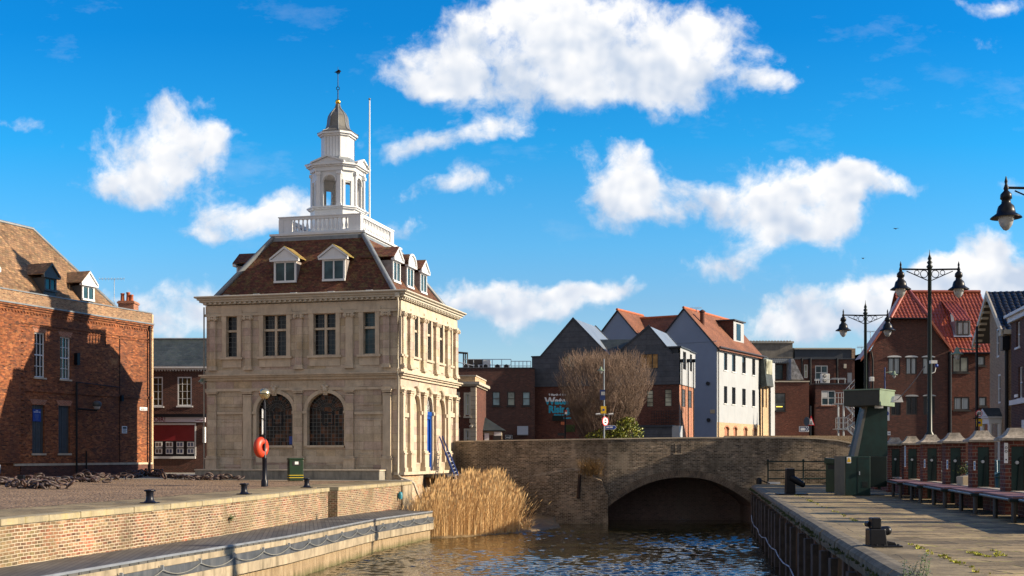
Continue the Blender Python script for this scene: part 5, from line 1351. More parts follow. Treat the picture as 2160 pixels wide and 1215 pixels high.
textmesh('VOIR!', fsx, fsx.u(351.2), fa[2]+.045, .43, M['letter_purple'], fo, .225, 'RIGHT', sx=1.0, offset=.008)
textmesh('Lettings', fsx, fsx.u(430.5), fa[2]+.08, .17, M['letter_purple'], fo, .225, 'RIGHT', sx=1.1)
m = MB(); m.fbox(fsx, fsx.u(431.5), fsx.u(434.5), zX(934), zX(901), .0, .45); m.build('projecting_sign', M['sign_white'], sh)
lampx, lampz = W(428, 803, 67.6), 0
t = thing('wall_lantern', 'grey green bell lantern on a bracket at the left corner of the stone building', 'lantern', tuple(lampx))
m = MB(); m.tube([lampx+V((.5, .3, .45)), lampx+V((0, 0, .45)), lampx+V((0, 0, .25))], .03, 6); m.build('bracket', M['iron'], t)
m = MB(); m.lathe([(.28, -.08), (.22, 0), (.14, .08), (.10, .25), (.03, .3)], lampx, 14); m.build('lamp_head', M['green_pale'], t)
m = MB(); m.lathe([(.02, -.2), (.12, -.17), (.16, -.08)], lampx, 12); m.build('bowl', M['lantern'], t)

# ================================================================= buildings to the right of the custom house
# small classical red brick house
Y = 84.; f2 = Fr((xat(905, Y), Y), (.995, -.10)); L2 = f2.u(1003)
hb = thing('brick_house', 'small red brick house with stone quoins and white cornice right behind the stone building', 'house', tuple(f2.P(3, 0, -2)))
ws = [f2.rect(960, 831, 966, 873), f2.rect(982.5, 832, 989.5, 875), f2.rect(960, 908, 966, 940), f2.rect(982.5, 908, 989.5, 940)]
m = MB(); wall(m, f2, 0, L2, .8, f2.z(985, 815), ws, .12); m.fbox(f2, 0, L2, .8, f2.z(985, 815), -6, -.5); m.build('wall', M['brick_red'], hb)
for r in ws:
    window(f2, r, hb, M['white'], M['glass_pale'], 1, 2, .05, .03, -.08, .05, split=.5)
    m = MB(); m.fbox(f2, r[0]-.13, r[0], r[2]-.1, r[3]+.13, -.02, .05); m.fbox(f2, r[1], r[1]+.13, r[2]-.1, r[3]+.13, -.02, .05); m.fbox(f2, r[0], r[1], r[3], r[3]+.13, -.02, .05); m.fbox(f2, r[0]-.15, r[1]+.15, r[2]-.22, r[2]-.103, -.02, .10); m.build('window_surround', M['cream'], hb)
m = MB(); zc = f2.z(985, 815)
m.fbox(f2, 0, L2+.12, zc, zc+.12, -6, .12); m.fbox(f2, 0, L2+.3, zc+.123, zc+.32, -6, .3); m.build('cornice', M['cream'], hb)
m = MB(); zp_ = f2.z(985, 794); m.fbox(f2, 0, L2-.02, zc+.323, zp_, -.4, .02); m.fbox(f2, L2-.36, L2-.01, zc+.323, zp_, -6, -.4); m.build('parapet', M['brick_buff'], hb)
m = MB(); m.fbox(f2, 0, L2+.05, zp_, zp_+.09, -.5, .08); m.fbox(f2, L2-.4, L2+.05, zp_, zp_+.09, -6, -.5); m.build('coping', M['cream'], hb)
m = MB(); z = .8; i = 0
while z < zc-.3: m.fbox(f2, L2-(.42 if i % 2 else .34), L2+.03, z, z+.29, -.4, .045); z += .31; i += 1
m.build('quoins', M['stone_plain'], hb)
m = MB(); a = f2.P(0, zp_, -2); m.face([f2.P(-.2, zp_+1.4, -3), f2.P(L2-1.6, zp_+.1, -.6), f2.P(L2-1.6, zp_+.1, -5), f2.P(-.2, zp_+1.4, -3.1)]); m.build('roof', M['slate'], hb)
m = MB(); m.lathe([(.02, -.16), (.12, -.1), (.14, 0), (.03, .06)], f2.P(f2.u(994), f2.z(994, 898), .1), 10); m.build('bell_box', M['cream'], hb)
# slate roofed lodge
Y = 88.; x0, x1 = xat(1003, Y), xat(1058, Y)
lg = thing('slate_roofed_lodge', 'small low lodge with a dark slate roof beside the red brick house', 'lodge', ((x0+x1)/2, Y, .9))
m = MB(); m.box((x0-2, Y, .8), (x1, Y+4, zat(910, Y))); m.build('wall', M['render_tan'], lg)
m = MB(); m.box((x0-2, Y-.06, .8), (x1+.02, Y-.01, zat(918, Y))); m.build('lower_wall', M['brick_red'], lg)
m = MB(); za, zb2 = zat(908, Y), zat(866, Y+1.8)
m.face([(x0-2.2, Y-.3, za), (x1+.3, Y-.3, za), (x0-.1, Y+1.8, zb2), (x0-2.2, Y+1.8, zb2)]); m.face([(x1+.3, Y-.3, za), (x1+.3, Y+4.2, za), (x0-.1, Y+1.8, zb2)]); m.face([(x1+.3, Y+4.2, za), (x0-2.2, Y+4.2, za), (x0-2.2, Y+1.8, zb2), (x0-.1, Y+1.8, zb2)]); m.build('roof', M['slate'], lg)
for (a, b, c_, d_, mt) in ((1008, 921, 1014, 930, 'glass_teal'), (1022, 914, 1031.5, 931, 'sign_white'), (1042, 911, 1058, 919, 'sign_white')):
    m = MB(); m.box((xat(a, Y), Y-.12, zat(d_, Y)), (xat(b, Y) if False else xat(c_, Y), Y-.07, zat(b, Y))); m.build('window' if mt == 'glass_teal' else 'notice_board', M[mt], lg)
m = MB(); m.box((xat(1040, Y), Y-.12, .85), (xat(1056, Y), Y-.065, zat(919.5, Y))); m.build('door', M['darkframe'], lg)
# long dark brick block with roof plant
Y = 98.; f3 = Fr((xat(880, Y), Y), (1, 0)); L3 = f3.u(1128)
db = thing('dark_brick_block', 'flat roofed dark purple brick block with three square windows and roof railings', 'building', tuple(f3.P(6, 0, -3)))
ws = [f3.rect(a, 826, b, 856) for a, b in ((1038.5, 1055), (1070, 1086.5), (1102, 1118.5))]
m = MB(); wall(m, f3, 0, L3, .8, zat(777, Y), ws, .15); m.fbox(f3, 0, L3, .8, zat(777, Y), -12, -.5); m.build('wall', M['brick_dark'], db)
m = MB(); m.fbox(f3, -.05, L3+.0, zat(777, Y)+.002, zat(775, Y), -12, .06); m.build('coping', M['clad'], db)
for k, r in enumerate(ws): window(f3, r, db, M['darkframe'], glass('reflecting_pane%d' % k, c3(.13, .22, .25) if k != 1 else c3(.16, .18, .14), .05, .0, 1.), 1, 2, .07, .05, -.1, .06, sill=M['darkframe'])
m = MB(); zr = zat(775, Y)
for (xa, xb, yt) in ((978, 1078, 758), (1078, 1120, 762)):
    zt2 = zat(yt, Y+1); m.tube([(xat(xa, Y), Y+1, zt2), (xat(xb, Y), Y+1, zt2)], .03, 5); m.tube([(xat(xa, Y), Y+1, (zr+zt2)/2-.1), (xat(xb, Y), Y+1, (zr+zt2)/2-.1)], .025, 5)
    n = 5
    for i in range(n+1): x = xat(xa+(xb-xa)*i/n, Y); m.tube([(x, Y+1, zr), (x, Y+1, zt2)], .028, 5)
m.tube([(xat(962, Y), Y+.5, zat(762, Y)), (xat(1000, Y), Y+.5, zat(771, Y))], .04, 5)
m.build('roof_railing', M['galv'], db)
m = MB(); m.box((xat(985, Y), Y+2, zr), (xat(1018, Y), Y+4.5, zat(754, Y))); pl_ = m.build('plant_room', M['darkframe'], db)
m = MB(); m.box((xat(1018, Y)+.01, Y+2, zr), (xat(1033, Y), Y+4.5, zat(755, Y))); m.build('plant_casing', M['alu'], db)
for px in (983, 1005, 1025, 1050, 1069):
    m = MB(); m.box((xat(px-7, Y), Y+.5, zr), (xat(px+6, Y), Y+.95, zat(768.5, Y))); o = m.build('condenser_unit', M['alu'], db); m = MB(); q = V((xat(px-1, Y), Y+.49, (zr+zat(768.5, Y))/2)); m.tube([q, q-V((0, .02, 0))], .17, 12); m.build('fan', M['black'], o)
m = MB(); 
for px in (976, 980, 984.5): m.tube([(xat(px, Y), Y+1.5, zr), (xat(px, Y), Y+1.5, zat(740, Y))], .06, 6)
m.tube([(xat(960, Y), Y+1.5, zat(740, Y)), (xat(985, Y), Y+1.5, zat(742, Y))], .09, 6); m.build('roof_duct', M['darkframe'], db)
m = MB(); m.prism([W(1091, 900, Y-.02), W(1114, 900, Y-.02), W(1114, 918, Y-.9), W(1091, 918, Y-.9)], (0, -.03, .05)); m.build('entrance_canopy', M['clad_light'], db)
a, b, c_, d_ = f3.rect(1065, 917, 1081.5, 927); m = MB(); m.fbox(f3, a, b, c_, d_, .01, .06); o = m.build('sign_board', M['black'], db)
m = MB()
for (p, q, r1, r2) in ((a+.03, b-.03, d_-.05, d_-.03), (a+.03, b-.03, c_+.03, c_+.05), (a+.03, a+.05, c_+.05, d_-.05), (b-.05, b-.03, c_+.05, d_-.05), (a+.1, b-.12, (c_+d_)/2-.04, (c_+d_)/2+.02), (a+.35, b-.12, (c_+d_)/2+.06, (c_+d_)/2+.10), (a+.3, b-.2, c_+.08, c_+.11)): m.fbox(f3, p, q, r1, r2, .061, .066)
m.build('sign_print', M['sign_white'], o)

# ---- grey clad theatre block with two gables
K = V((xat(1432.5, 95), 95, 0)); KS = V((.36, 1, 0)).normalized(); KF = V((KS.y, -KS.x, 0))
tmp = Fr(K, KF); uL = tmp.u(1124); f4 = Fr(K+KF*uL, KF); L4 = -uL; f4s = Fr(K, KS); LS4 = f4s.u(1464.5)
g4 = thing('clad_building', 'grey clad building with two pointed gables and painted lettering on red brick below', 'building', tuple(f4.P(6, 0, -3)))
zcl = f4.z(1280, 813); ztp = f4.z(1280, 749.5)
lowz = .8
bw_ = [f4.rect(1364, 823, 1378, 858), f4.rect(1402, 821, 1417, 857)]
m = MB(); wall(m, f4, 0, L4, lowz, zcl, bw_, .12); m.build('brick_wall', M['brick_red'], g4)
sw4 = [f4s.rect(1437, 821, 1445.5, 858), f4s.rect(1451, 824, 1459, 860)]
m = MB(); wall(m, f4s, 0, LS4, lowz, zcl, sw4, .12); m.build('brick_wall', M['brick_redlight'], g4)
uwn = [f4.rect(1189.5, 741, 1214, 776), f4.rect(1350.4, 741.7, 1389, 778)]
m = MB(); wall(m, f4, -.05, L4+.05, zcl-.02, ztp, uwn, .12, .10)
def gp(px, py): u = f4.u(px, .1); return f4.P(u, f4.z(px, py, .1), .1)
def gz(px): return f4.P(f4.u(px, .1), ztp-.02, .1)
ex = f4.N*-.10
for (xa, xp, xb, yp, yb) in ((1139, 1209, 1284, 673, 750), (1297, 1368.5, 1418, 689, 750)):
    m.face([gz(xa), gz(xb), gp(xp, yp)])
m.build('cladding', M['clad'], g4)
su4 = [f4s.rect(1438, 742, 1444.7, 779.5), f4s.rect(1451, 747, 1457.6, 783)]
m = MB(); wall(m, f4s, .0, LS4*.62, zcl-.02, f4s.z(1440, 736), [su4[0]], .12, .1); m.build('side_cladding', M['clad_light'], g4)
m = MB(); wall(m, f4s, LS4*.62+.02, LS4, zcl-.02, f4s.z(1458, 744), [su4[1]], .12, .1) if su4[1][0] > LS4*.62 else wall(m, f4s, LS4*.5, LS4, zcl-.02, f4s.z(1458, 744), [su4[1]], .12, .08)
m.build('side_cladding', M['clad_light'], g4)
m = MB(); m.fbox(f4, 0, L4-.05, lowz, ztp-.02, -LS4+.1, -.3); m.build('core', M['clad'], g4)
for r in bw_: window(f4, r, g4, M['darkframe'], M['glass_pale'], 1, 4, .05, .04, -.08, .05)
for r, gm_, n in zip(uwn, (M['glass_pale'], M['glass_warm']), (3, 3)): window(f4, r, g4, M['darkframe'], gm_, n, 1, .07, .07, -.02, .06)
for r in sw4: window(f4s, r, g4, M['darkframe'], M['glass'], 2, 4, .05, .035, -.08, .05)
for r in su4: window(f4s, r, g4, M['darkframe'], M['glass'], 2, 3, .05, .035, -.02, .05)
# gable roofs running back
m = MB()
for (xa, xp, xb, yp, yb) in ((1139, 1209, 1284, 673, 750), (1297, 1368.5, 1418, 689, 750)):
    a, p, b = gz(xa), gp(xp, yp), gz(xb); back = f4.N*-7.; up_ = V((0, 0, .06))
    for q in (a, b):
        s_ = [p+up_, q+up_, q+up_+back, p+up_+back]; m.face(s_)
m.build('gable_roof', plain('zinc_standing_seam', c3(.20, .23, .26), .35, .15, 1.), g4)
m = MB()
for (xa, xp, xb, yp, yb) in ((1139, 1209, 1284, 673, 750), (1297, 1368.5, 1418, 689, 750)):
    a, p, b = gz(xa), gp(xp, yp), gz(xb)
    for q in (a, b):
        d_ = (q-p).normalized(); s_ = [p+V((0, 0, .16)), q+V((0, 0, .10)), q-V((0, 0, .02)), p-V((0, 0, .04))]; m.prism(s_, f4.N*.06); m.prism([v+f4.N*-6.6 for v in s_], f4.N*-.2)
m.fbox(f4, -.1, f4.u(1140), ztp, ztp+.10, -.3, .18); m.build('verge_trim', M['dark_clad'], g4)
m = MB(); a, b = gp(1240, 750), gp(1345, 750); h_ = V((0, 0, zat(709, 97)-a.z)); m.face([a+f4.N*-.6, b+f4.N*-.6, b+f4.N*-2.6+h_, a+f4.N*-2.6+h_]); m.face([a+f4.N*-5, b+f4.N*-5, b+f4.N*-2.6+h_, a+f4.N*-2.6+h_]); m.build('middle_roof', M['slate'], g4)
m = MB(); m.fbox(f4s, -.1, LS4*.62, f4s.z(1440, 736), f4s.z(1440, 733), -1.2, .2); m.fbox(f4s, LS4*.62+.02, LS4, f4s.z(1458, 744), f4s.z(1458, 742), -1.2, .2); m.fbox(f4s, .2, LS4*.9, ztp, f4s.z(1445, 737), -3, -.1); m.build('parapet_trim', M['dark_clad'], g4)
m = MB()
for px in (1437, 1450.5, 1462): u = f4s.u(px, .15); m.tube([f4s.P(u, f4s.z(px, 762), .2), f4s.P(u, lowz, .2)], .05, 6); m.fbox(f4s, u-.12, u+.12, f4s.z(px, 766), f4s.z(px, 759), .1, .35)
m.build('downpipe', M['iron'], g4)
# painted lettering on the brick
s = N('two_tone_white_and_cyan_lettering'); z_ = s.n('SeparateXYZ', {0: s.pos()}).outputs[2]
zsplit = f4.z(1175, 847)
mat2 = s.fin(s.mix(s.math('GREATER_THAN', z_, zsplit), c3(.02, .42, .60), c3(.78, .78, .80)), .6)
def zt4(px, py): return f4.z(px, py)
sc_ = lambda px: px/F*95
textmesh('9 March -1 Nove', f4, f4.u(1157.5), zt4(1175, 834.5), .24, M['sign_white'], g4, .012, offset=.012, sx=1.02)
textmesh('Water', f4, f4.u(1149.5), zt4(1180, 852.5), .80, mat2, g4, .012, offset=.035, sx=1.02)
textmesh('Rising', f4, f4.u(1157), zt4(1180, 870), .80, M['cyan'], g4, .012, offset=.035, sx=.98)
textmesh('Making art in', f4, f4.u(1168.5), zt4(1180, 876.5), .20, M['cyan'], g4, .012, offset=.010, sx=1.1)
textmesh('the theatre', f4, f4.u(1180), zt4(1180, 883.5), .20, M['cyan'], g4, .012, offset=.010, sx=1.1)
a, b, c_, d_ = f4.rect(1168, 877, 1190, 888); m = MB(); m.fbox(f4, a, b, c_, d_, .3, .36); m.build('notice_board', M['green_dk'], g4)
a, b, c_, d_ = f4.rect(1194, 896, 1213, 911); m = MB(); m.fbox(f4, a, b, c_, d_, .02, .06); m.build('notice_board', M['weed_dk'], g4)
# bin store and rooftop mesh at the right foot of the clad building
t = thing('bin_store', 'low dark grey lean-to store with a pale cabinet at its end', 'store', tuple(f4.P(f4.u(1380), .9, 1.5)))
m = MB(); a, b = f4.u(1318, 1.4), f4.u(1417, 1.4); m.fbox(f4, a, b, .8, f4.z(1370, 901, 1.4), .3, 1.4); m.build('body', M['clad'], t)
m = MB(); m.fbox(f4, a-.1, b+.05, f4.z(1370, 901, 1.4)+.003, f4.z(1370, 897, 1.4), .2, 1.5); m.build('roof_edge', M['dark_clad'], t)
m = MB(); m.fbox(f4, b+.02, b+.62, .8, f4.z(1425, 898, 1.4), .3, 1.42); m.build('cabinet', M['clad_light'], t)
m = MB()
for i in range(9): x = f4.u(1375+i*5, .6); m.tube([f4.P(x, f4.z(1400, 897, .6), .6), f4.P(x, f4.z(1400, 866, .6), .6)], .015, 4)
for i in range(6): z = f4.z(1400, 897-i*6, .6); m.tube([f4.P(f4.u(1375, .6), z, .6), f4.P(f4.u(1430, .6), z, .6)], .015, 4)
m.build('mesh_screen', M['iron'], t)

# ---- white rendered building with tiled roofs
G = V((xat(1512, 112), 112, 0)); GS = V((.579, 1, 0)).normalized(); GF = V((GS.y, -GS.x, 0))
fg = Fr(G, GF); fgs = Fr(G, GS)        # fg: u negative going left
gs_end = fgs.u(1610)
w5 = thing('white_rendered_building', 'tall white rendered building with grey gable ends and brown tiled roofs', 'building', tuple(fg.P(-4, 0, -4)))
def gq(px, py): return fg.P(fg.u(px), fg.z(px, py), 0)
ze = fg.z(1512, 732); apz = fg.z(1443, 652); uap = fg.u(1443); uo = 2*uap      # symmetric gable
uo = 2*uap
zb5 = .5
m = MB(); m.face([fg.P(uo, zb5), fg.P(0, zb5), fg.P(0, ze), fg.P(uap, apz), fg.P(uo, ze)])
uap2 = fg.u(1303); ap2z = fg.z(1303, 656); ul2 = fg.u(1262); 
sl = (apz-ze)/(-uap)
hw2 = 4.2
m.face([fg.P(uap2-hw2, zb5), fg.P(uap2+hw2, zb5), fg.P(uap2+hw2, ap2z-sl*hw2), fg.P(uap2, ap2z), fg.P(uap2-hw2, ap2z-sl*hw2)])
m.face([fg.P(uap2+hw2, zb5, -.02), fg.P(uo, zb5, -.02), fg.P(uo, ze-.4, -.02), fg.P(uap2+hw2, ze-.4, -.02)])
m.build('gable_wall', M['render_grey'], w5)
hs = []
for x0, x1 in ((1527, 1534), (1544, 1551.5), (1565.5, 1573), (1586.5, 1593)):
    hs.append((x0, x1))
zt1, zb1 = fgs.z(1530, 744.5), fgs.z(1530, 781); zt2, zb2_ = fgs.z(1530, 814.5), fgs.z(1530, 851)
holes = [(fgs.u(a), fgs.u(b), zb1, zt1) for a, b in hs]+[(fgs.u(a), fgs.u(b), zb2_, zt2) for a, b in hs]
zwb = fgs.z(1530, 891.5)
uend = fgs.u(1601)
m = MB(); wall(m, fgs, 0, uend, zwb, ze, holes, .18); m.build('side_wall', M['render_white'], w5)
m = MB(); ua_ = [(fgs.u(a), fgs.u(b)) for a, b in ((1528, 1537), (1546.5, 1554), (1568, 1575.5), (1588.5, 1595.5))]
ahol = [(a, b, .5, fgs.z(1532, 900), fgs.z(1532, 906)) for a, b in ua_]
wall(m, fgs, 0, uend, zb5, zwb-.003, ahol, .15, .03); 
m.build('brick_base', M['brick_buff'], w5)
m = MB()
for h in ahol: archring(m, fgs, h[0], h[1], h[4], h[3], .14, .02, .07, n=8); 
m.build('brick_arches', M['brick_redlight'], w5)
m = MB()
for h in ahol: m.fbox(fgs, h[0]-.05, h[1]+.05, h[2], h[3], -.16, -.12)
m.build('blind_infill', M['brick_redlight'], w5)
for h in holes: window(fgs, h, w5, M['darkframe'], M['glass'], 1, 1, .05, .03, -.13, .05, sill=M['alu'])
m = MB(); bk = GS*14
def roof2(ua, ub, za, zr, um, back0, back1, mm):
    a, b, p = fg.P(ua, za), fg.P(ub, za), fg.P(um, zr)
    for q in (a, b): mm.face([p+GS*back0, q+GS*back0, q+GS*back1, p+GS*back1])
ovh = .35
roof2(uo-ovh, ovh, ze-sl*ovh+.12, apz+.12, uap, -.15, gs_end-0.2, m)
roof2(uap2-hw2-.3, uap2+hw2+.3, ap2z-sl*(hw2+.3)+.12, ap2z+.12, uap2, -.15, 7, m)
rz5 = fg.z(1380, 664)
# cross roof between the gables
zz0 = ze-.6
m.face([fg.P(uap2, zz0, -.5), fg.P(uap, zz0, -.5), fg.P(uap, rz5+.3, -4.6), fg.P(uap2, rz5+.3, -4.6)])
m.face([fg.P(uap2, zz0, -9), fg.P(uap, zz0, -9), fg.P(uap, rz5+.3, -4.6), fg.P(uap2, rz5+.3, -4.6)])
r5 = m.build('roof', M['claytile'], w5)
m = MB()
m.tube([fg.P(uap, apz+.14)-GS*.2, fg.P(uap, apz+.14)+GS*(gs_end-.2)], .13, 6); m.tube([fg.P(uap2, ap2z+.14)-GS*.2, fg.P(uap2, ap2z+.14)+GS*6], .13, 6); m.tube([fg.P(uap2, rz5+.3, -4.6), fg.P(uap, rz5+.3, -4.6)], .13, 6); m.build('ridge_tiles', M['terracotta'], r5)
m = MB()
for p, q in ((fg.P(uap, apz+.05, .1), fg.P(ovh, ze-sl*ovh+.05, .1)), (fg.P(uap, apz+.05, .1), fg.P(uo, ze+.05, .1)), (fg.P(uap2, ap2z+.05, .1), fg.P(uap2-hw2, ap2z-sl*hw2+.05, .1)), (fg.P(uap2, ap2z+.05, .1), fg.P(uap2+hw2, ap2z-sl*hw2+.05, .1))): m.tube([p, q], .07, 4)
m.tube([fgs.P(-.1, ze-.02, .35), fgs.P(gs_end, ze-.02, .35)], .09, 6); m.tube([fgs.P(.15, ze-.1, .12), fgs.P(.15, .6, .12)], .05, 6); m.build('bargeboard_and_gutter', M['darkframe'], w5)
m = MB(); m.fbox(fg, uo, -.02, fg.z(1470, 721.5)-.03, fg.z(1470, 721.5)+.03, -.02, .04); m.build('string_line', M['render_grey'], w5)
# round vents and patch
for px, py in ((1493.5, 809), (1495, 886)):
    p = fg.P(fg.u(px), fg.z(px, py), 0); m = MB(); m.tube([p, p+fg.N*.12], .18, 16); m.build('round_vent', M['black'], w5)
m = MB(); p = fg.rect(1498, 864, 1508, 872); m.fbox(fg, p[0], p[1], p[2], p[3], -.01, .03); m.build('render_patch', M['render_tan'], w5, bevel=.05)
# box dormer on the ridge and small flue
m = MB(); u0, u1 = fgs.u(1556, -1.6), fgs.u(1571, -1.6); m.fbox(fgs, gs_end-6.2, gs_end-3.2, ze+.5, fgs.z(1565, 681, -1.), -4.2, -1.0); d5 = m.build('box_dormer', M['brick_house'], w5)
m = MB(); m.fbox(fgs, gs_end-6.4, gs_end-3.0, fgs.z(1565, 681, -1)+.003, fgs.z(1565, 678.5, -1), -4.4, -.8); m.build('dormer_flat_roof', M['dark_clad'], d5)
m = MB(); m.fbox(fgs, gs_end-6.21, gs_end-3.19, ze+1.2, fgs.z(1565, 682, -1)-.05, -1.0, -.96); m.build('dormer_front', M['render_white'], d5)
m = MB(); m.fbox(fgs, gs_end-5.4, gs_end-4.2, ze+1.35, fgs.z(1565, 684, -1)-.1, -.96, -.93); m.build('dormer_window', M['glass'], d5)
p = fg.P(uap+1.2, apz-.9, 0)+GS*1.6; m = MB(); m.tube([p-V((0, 0, .6)), p+V((0, 0, .7))], .22, 8); m.lathe([(.3, .7), (.3, .8), (.05, .95)], p, 10); m.build('flue', M['brick_red'], w5)
aerial(1470, 650, 668, 116, 24, 'TV aerial on the ridge of the white rendered building')
# narrow buff extension with tiled mansard, continuing beyond the white wall
t = thing('buff_brick_extension', 'narrow buff brick extension with leaded bay windows at the far end of the white building', 'building', tuple(fgs.P(uend+2, 0, -2)))
e1 = fgs.u(1618.5, .0)
hx = [(fgs.u(1605.5), fgs.u(1608), zb2_, fgs.z(1606, 816)), (fgs.u(1612), fgs.u(1614.5), zb2_, fgs.z(1613, 820))]
m = MB(); wall(m, fgs, uend+.05, e1, .5, fgs.z(1608, 812), hx, .15, .15); m.fbox(fgs, uend+.05, e1, .5, fgs.z(1608, 812), -3, -.2); m.build('wall', M['brick_buff'], t)
m = MB(); m.fbox(fgs, uend+.05, e1, fgs.z(1608, 812)+.003, fgs.z(1608, 752), -3, .12); m.build('upper_wall', M['slate'], t)
for h in hx: window(fgs, h, t, M['darkframe'], M['glass'], 1, 2, .05, .03, .0, .05)
zq0, zq1 = fgs.z(1608, 815), fgs.z(1608, 757)
m = MB(); m.prism([fgs.P(uend+.1, zq0, .8), fgs.P(uend+.1, zq0-.2, .15), fgs.P(uend+.1, zq1, .15), fgs.P(uend+.1, zq1, .45)], fgs.U*(e1-uend-.5)); m.build('tiled_bay', M['slate'], t)
m = MB(); m.fbox(fgs, uend+.3, e1-.5, fgs.z(1608, 790), zq1-.1, .4, .7); m.build('bay_window', M['glass_pale'], t)
m = MB(); m.tube([fgs.P(uend+.1, zq0-.2, .3), fgs.P(uend+.25, .5, .3)], .06, 6); m.tube([fgs.P(e1, zq1, .3), fgs.P(e1+.1, .5, .3)], .06, 6); m.build('downpipe', M['iron'], t)
m = MB(); m.fbox(fgs, e1+.05, e1+1.6, .5, fgs.z(1620, 765), -3, .3); m.build('white_pier', M['render_white'], t)
# ================================================================= background right: brown brick backs
Y = 131.; fz = Fr((xat(1560, Y), Y), (1, 0)); z_ = lambda py: zat(py, Y)
bk = thing('brown_brick_building', 'brown brick building with white framed windows behind the condenser unit and fire escape', 'building', tuple(fz.P(8, 0, -4)))
hs = [fz.rect(1628.6, 768, 1652, 801), fz.rect(1696, 769, 1704, 797), fz.rect(1719.5, 771, 1746, 801), fz.rect(1787.6, 786, 1797.5, 807)]
m = MB(); wall(m, fz, 0, fz.u(1817), .5, z_(758), hs, .2); m.fbox(fz, 0, fz.u(1817), .5, z_(758), -14, -.6); m.build('wall', M['brick_house'], bk)
window(fz, hs[0], bk, M['darkframe'], M['glass_teal'], 1, 2, .08, .05, -.1, .06); window(fz, hs[1], bk, M['alu'], M['glass_pale'], 1, 2, .07, .05, -.1, .06)
window(fz, hs[2], bk, M['alu'], M['glass_teal'], 2, 2, .09, .07, -.1, .06, sill=M['alu']); 
m = MB(); r = hs[3]; m.fbox(fz, r[0], r[1], r[2], r[3], -.12, -.05); m.build('door', M['clad_light'], bk)
m = MB(); m.fbox(fz, fz.u(1612), fz.u(1817), z_(758)+.003, z_(756), -14, .15)
m.build('coping', M['dark_clad'], bk)
m = MB(); m.fbox(fz, fz.u(1618), fz.u(1660), z_(767), z_(759), .0, .9)
for i in range(10): m.tube([fz.P(fz.u(1619)+i*.21, z_(767), .92), fz.P(fz.u(1619)+i*.21, z_(759), .5)], .10, 6)
m.build('tiled_canopy', M['lead'], bk)
m = MB(); m.prism([fz.P(fz.u(1659), z_(760), .02), fz.P(fz.u(1664), z_(760), .02), fz.P(fz.u(1685), z_(803), .02), fz.P(fz.u(1659), z_(803), .02)], fz.N*2.2); m.build('slate_hung_cheek', plain('pale_lichened_slate', c3(.22, .22, .23), .8, .6, 3.), bk)
for px, w_ in ((1691, .10), (1708, .16), (1765, .12), (1811, .08)):
    m = MB(); m.tube([fz.P(fz.u(px), z_(756), .15), fz.P(fz.u(px), .5, .15)], w_, 6); m.build('downpipe', M['iron'], bk)
m = MB(); m.fbox(fz, fz.u(1779), fz.u(1784), z_(777), z_(768), .0, .3); m.build('vent_box', M['cream'], bk)
# lower projecting boxes
bx = thing('red_brown_annex', 'flat roofed red brown brick annex with one tall window, left of the dark gap', 'building', tuple(fz.P(5, 0, 4)))
fy = Fr((xat(1627, 126), 126), (1, 0)); LA = fy.u(1706.5)
r = fy.rect(1632.6, 829, 1657, 867)
m = MB(); wall(m, fy, 0, LA, .5, zat(806, 126), [r], .2); m.fbox(fy, 0, LA, .5, zat(806, 126), -5, -.5); m.build('wall', M['brick_red'], bx)
m = MB(); m.fbox(fy, -.05, LA+.05, zat(806, 126)+.003, zat(803.5, 126), -5, .1); m.build('coping', M['cream'], bx)
window(fy, r, bx, M['darkframe'], glass('annex_glass', c3(.10, .11, .11), .08), 1, 2, .08, .06, -.1, .06, sill=M['darkframe'])
m = MB(); m.fbox(fy, r[0]+.25, r[1]-.3, r[2]+.42, r[2]+.50, -.088, -.07); mm = plain('lit_tube_lamp', c3(.9, .6, .05), .5); 
mm.node_tree.nodes['Principled BSDF'].inputs['Emission Color'].default_value = (1, .7, .1, 1); mm.node_tree.nodes['Principled BSDF'].inputs['Emission Strength'].default_value = 1.2
m.build('lit_strip_lamp', mm, bx)
fy2 = Fr((xat(1720, 126.5), 126.5), (1, 0)); LB = fy2.u(1816); r = fy2.rect(1732.7, 824, 1762, 855)
by = thing('brown_brick_wing', 'brown brick wing with a four pane white window behind the steel fire escape', 'building', tuple(fy2.P(3, 0, 1)))
m = MB(); wall(m, fy2, 0, LB, .5, zat(811, 126.5), [r], .2); m.fbox(fy2, 0, LB, .5, zat(811, 126.5), -4, -.5); m.build('wall', M['brick_house'], by)
m = MB(); m.fbox(fy2, -.05, LB+.05, zat(811, 126.5)+.003, zat(808.5, 126.5), -4, .12); m.build('coping', M['dark_clad'], by)
window(fy2, r, by, M['alu'], M['glass_teal'], 2, 2, .09, .08, -.1, .06, sill=M['brick_redlight'])
m = MB(); m.fbox(fy2, r[0]+.1, r[0]+.65, r[3]-.7, r[3]-.15, -.088, -.05); m.build('window_fan', M['alu'], by)
cu_ = thing('condenser_unit', 'white twin fan condenser unit standing on the roof of the brown brick wing', 'air conditioner', tuple(fy2.P(.8, zat(808, 126.5), -.6)))
a, b = fy2.u(1735), fy2.u(1752.5); zz = zat(808, 126.5); zt_ = zat(787, 126)
m = MB(); m.fbox(fy2, a, b, zz+.02, zt_, -1.0, -.45); m.build('casing', M['alu'], cu_, bevel=.03)
for k in range(2):
    c = fy2.P(a+.34, zz+.28+k*.5, -.45); m = MB(); m.tube([c, c+fy2.N*.02], .20, 16); o = m.build('fan', M['black'], cu_); m = MB(); m.torus(c+fy2.N*.03, .20, .012, fy2.N, 18, 5); m.torus(c+fy2.N*.03, .08, .03, fy2.N, 12, 5); m.build('fan_guard', M['alu'], o)
m = MB()
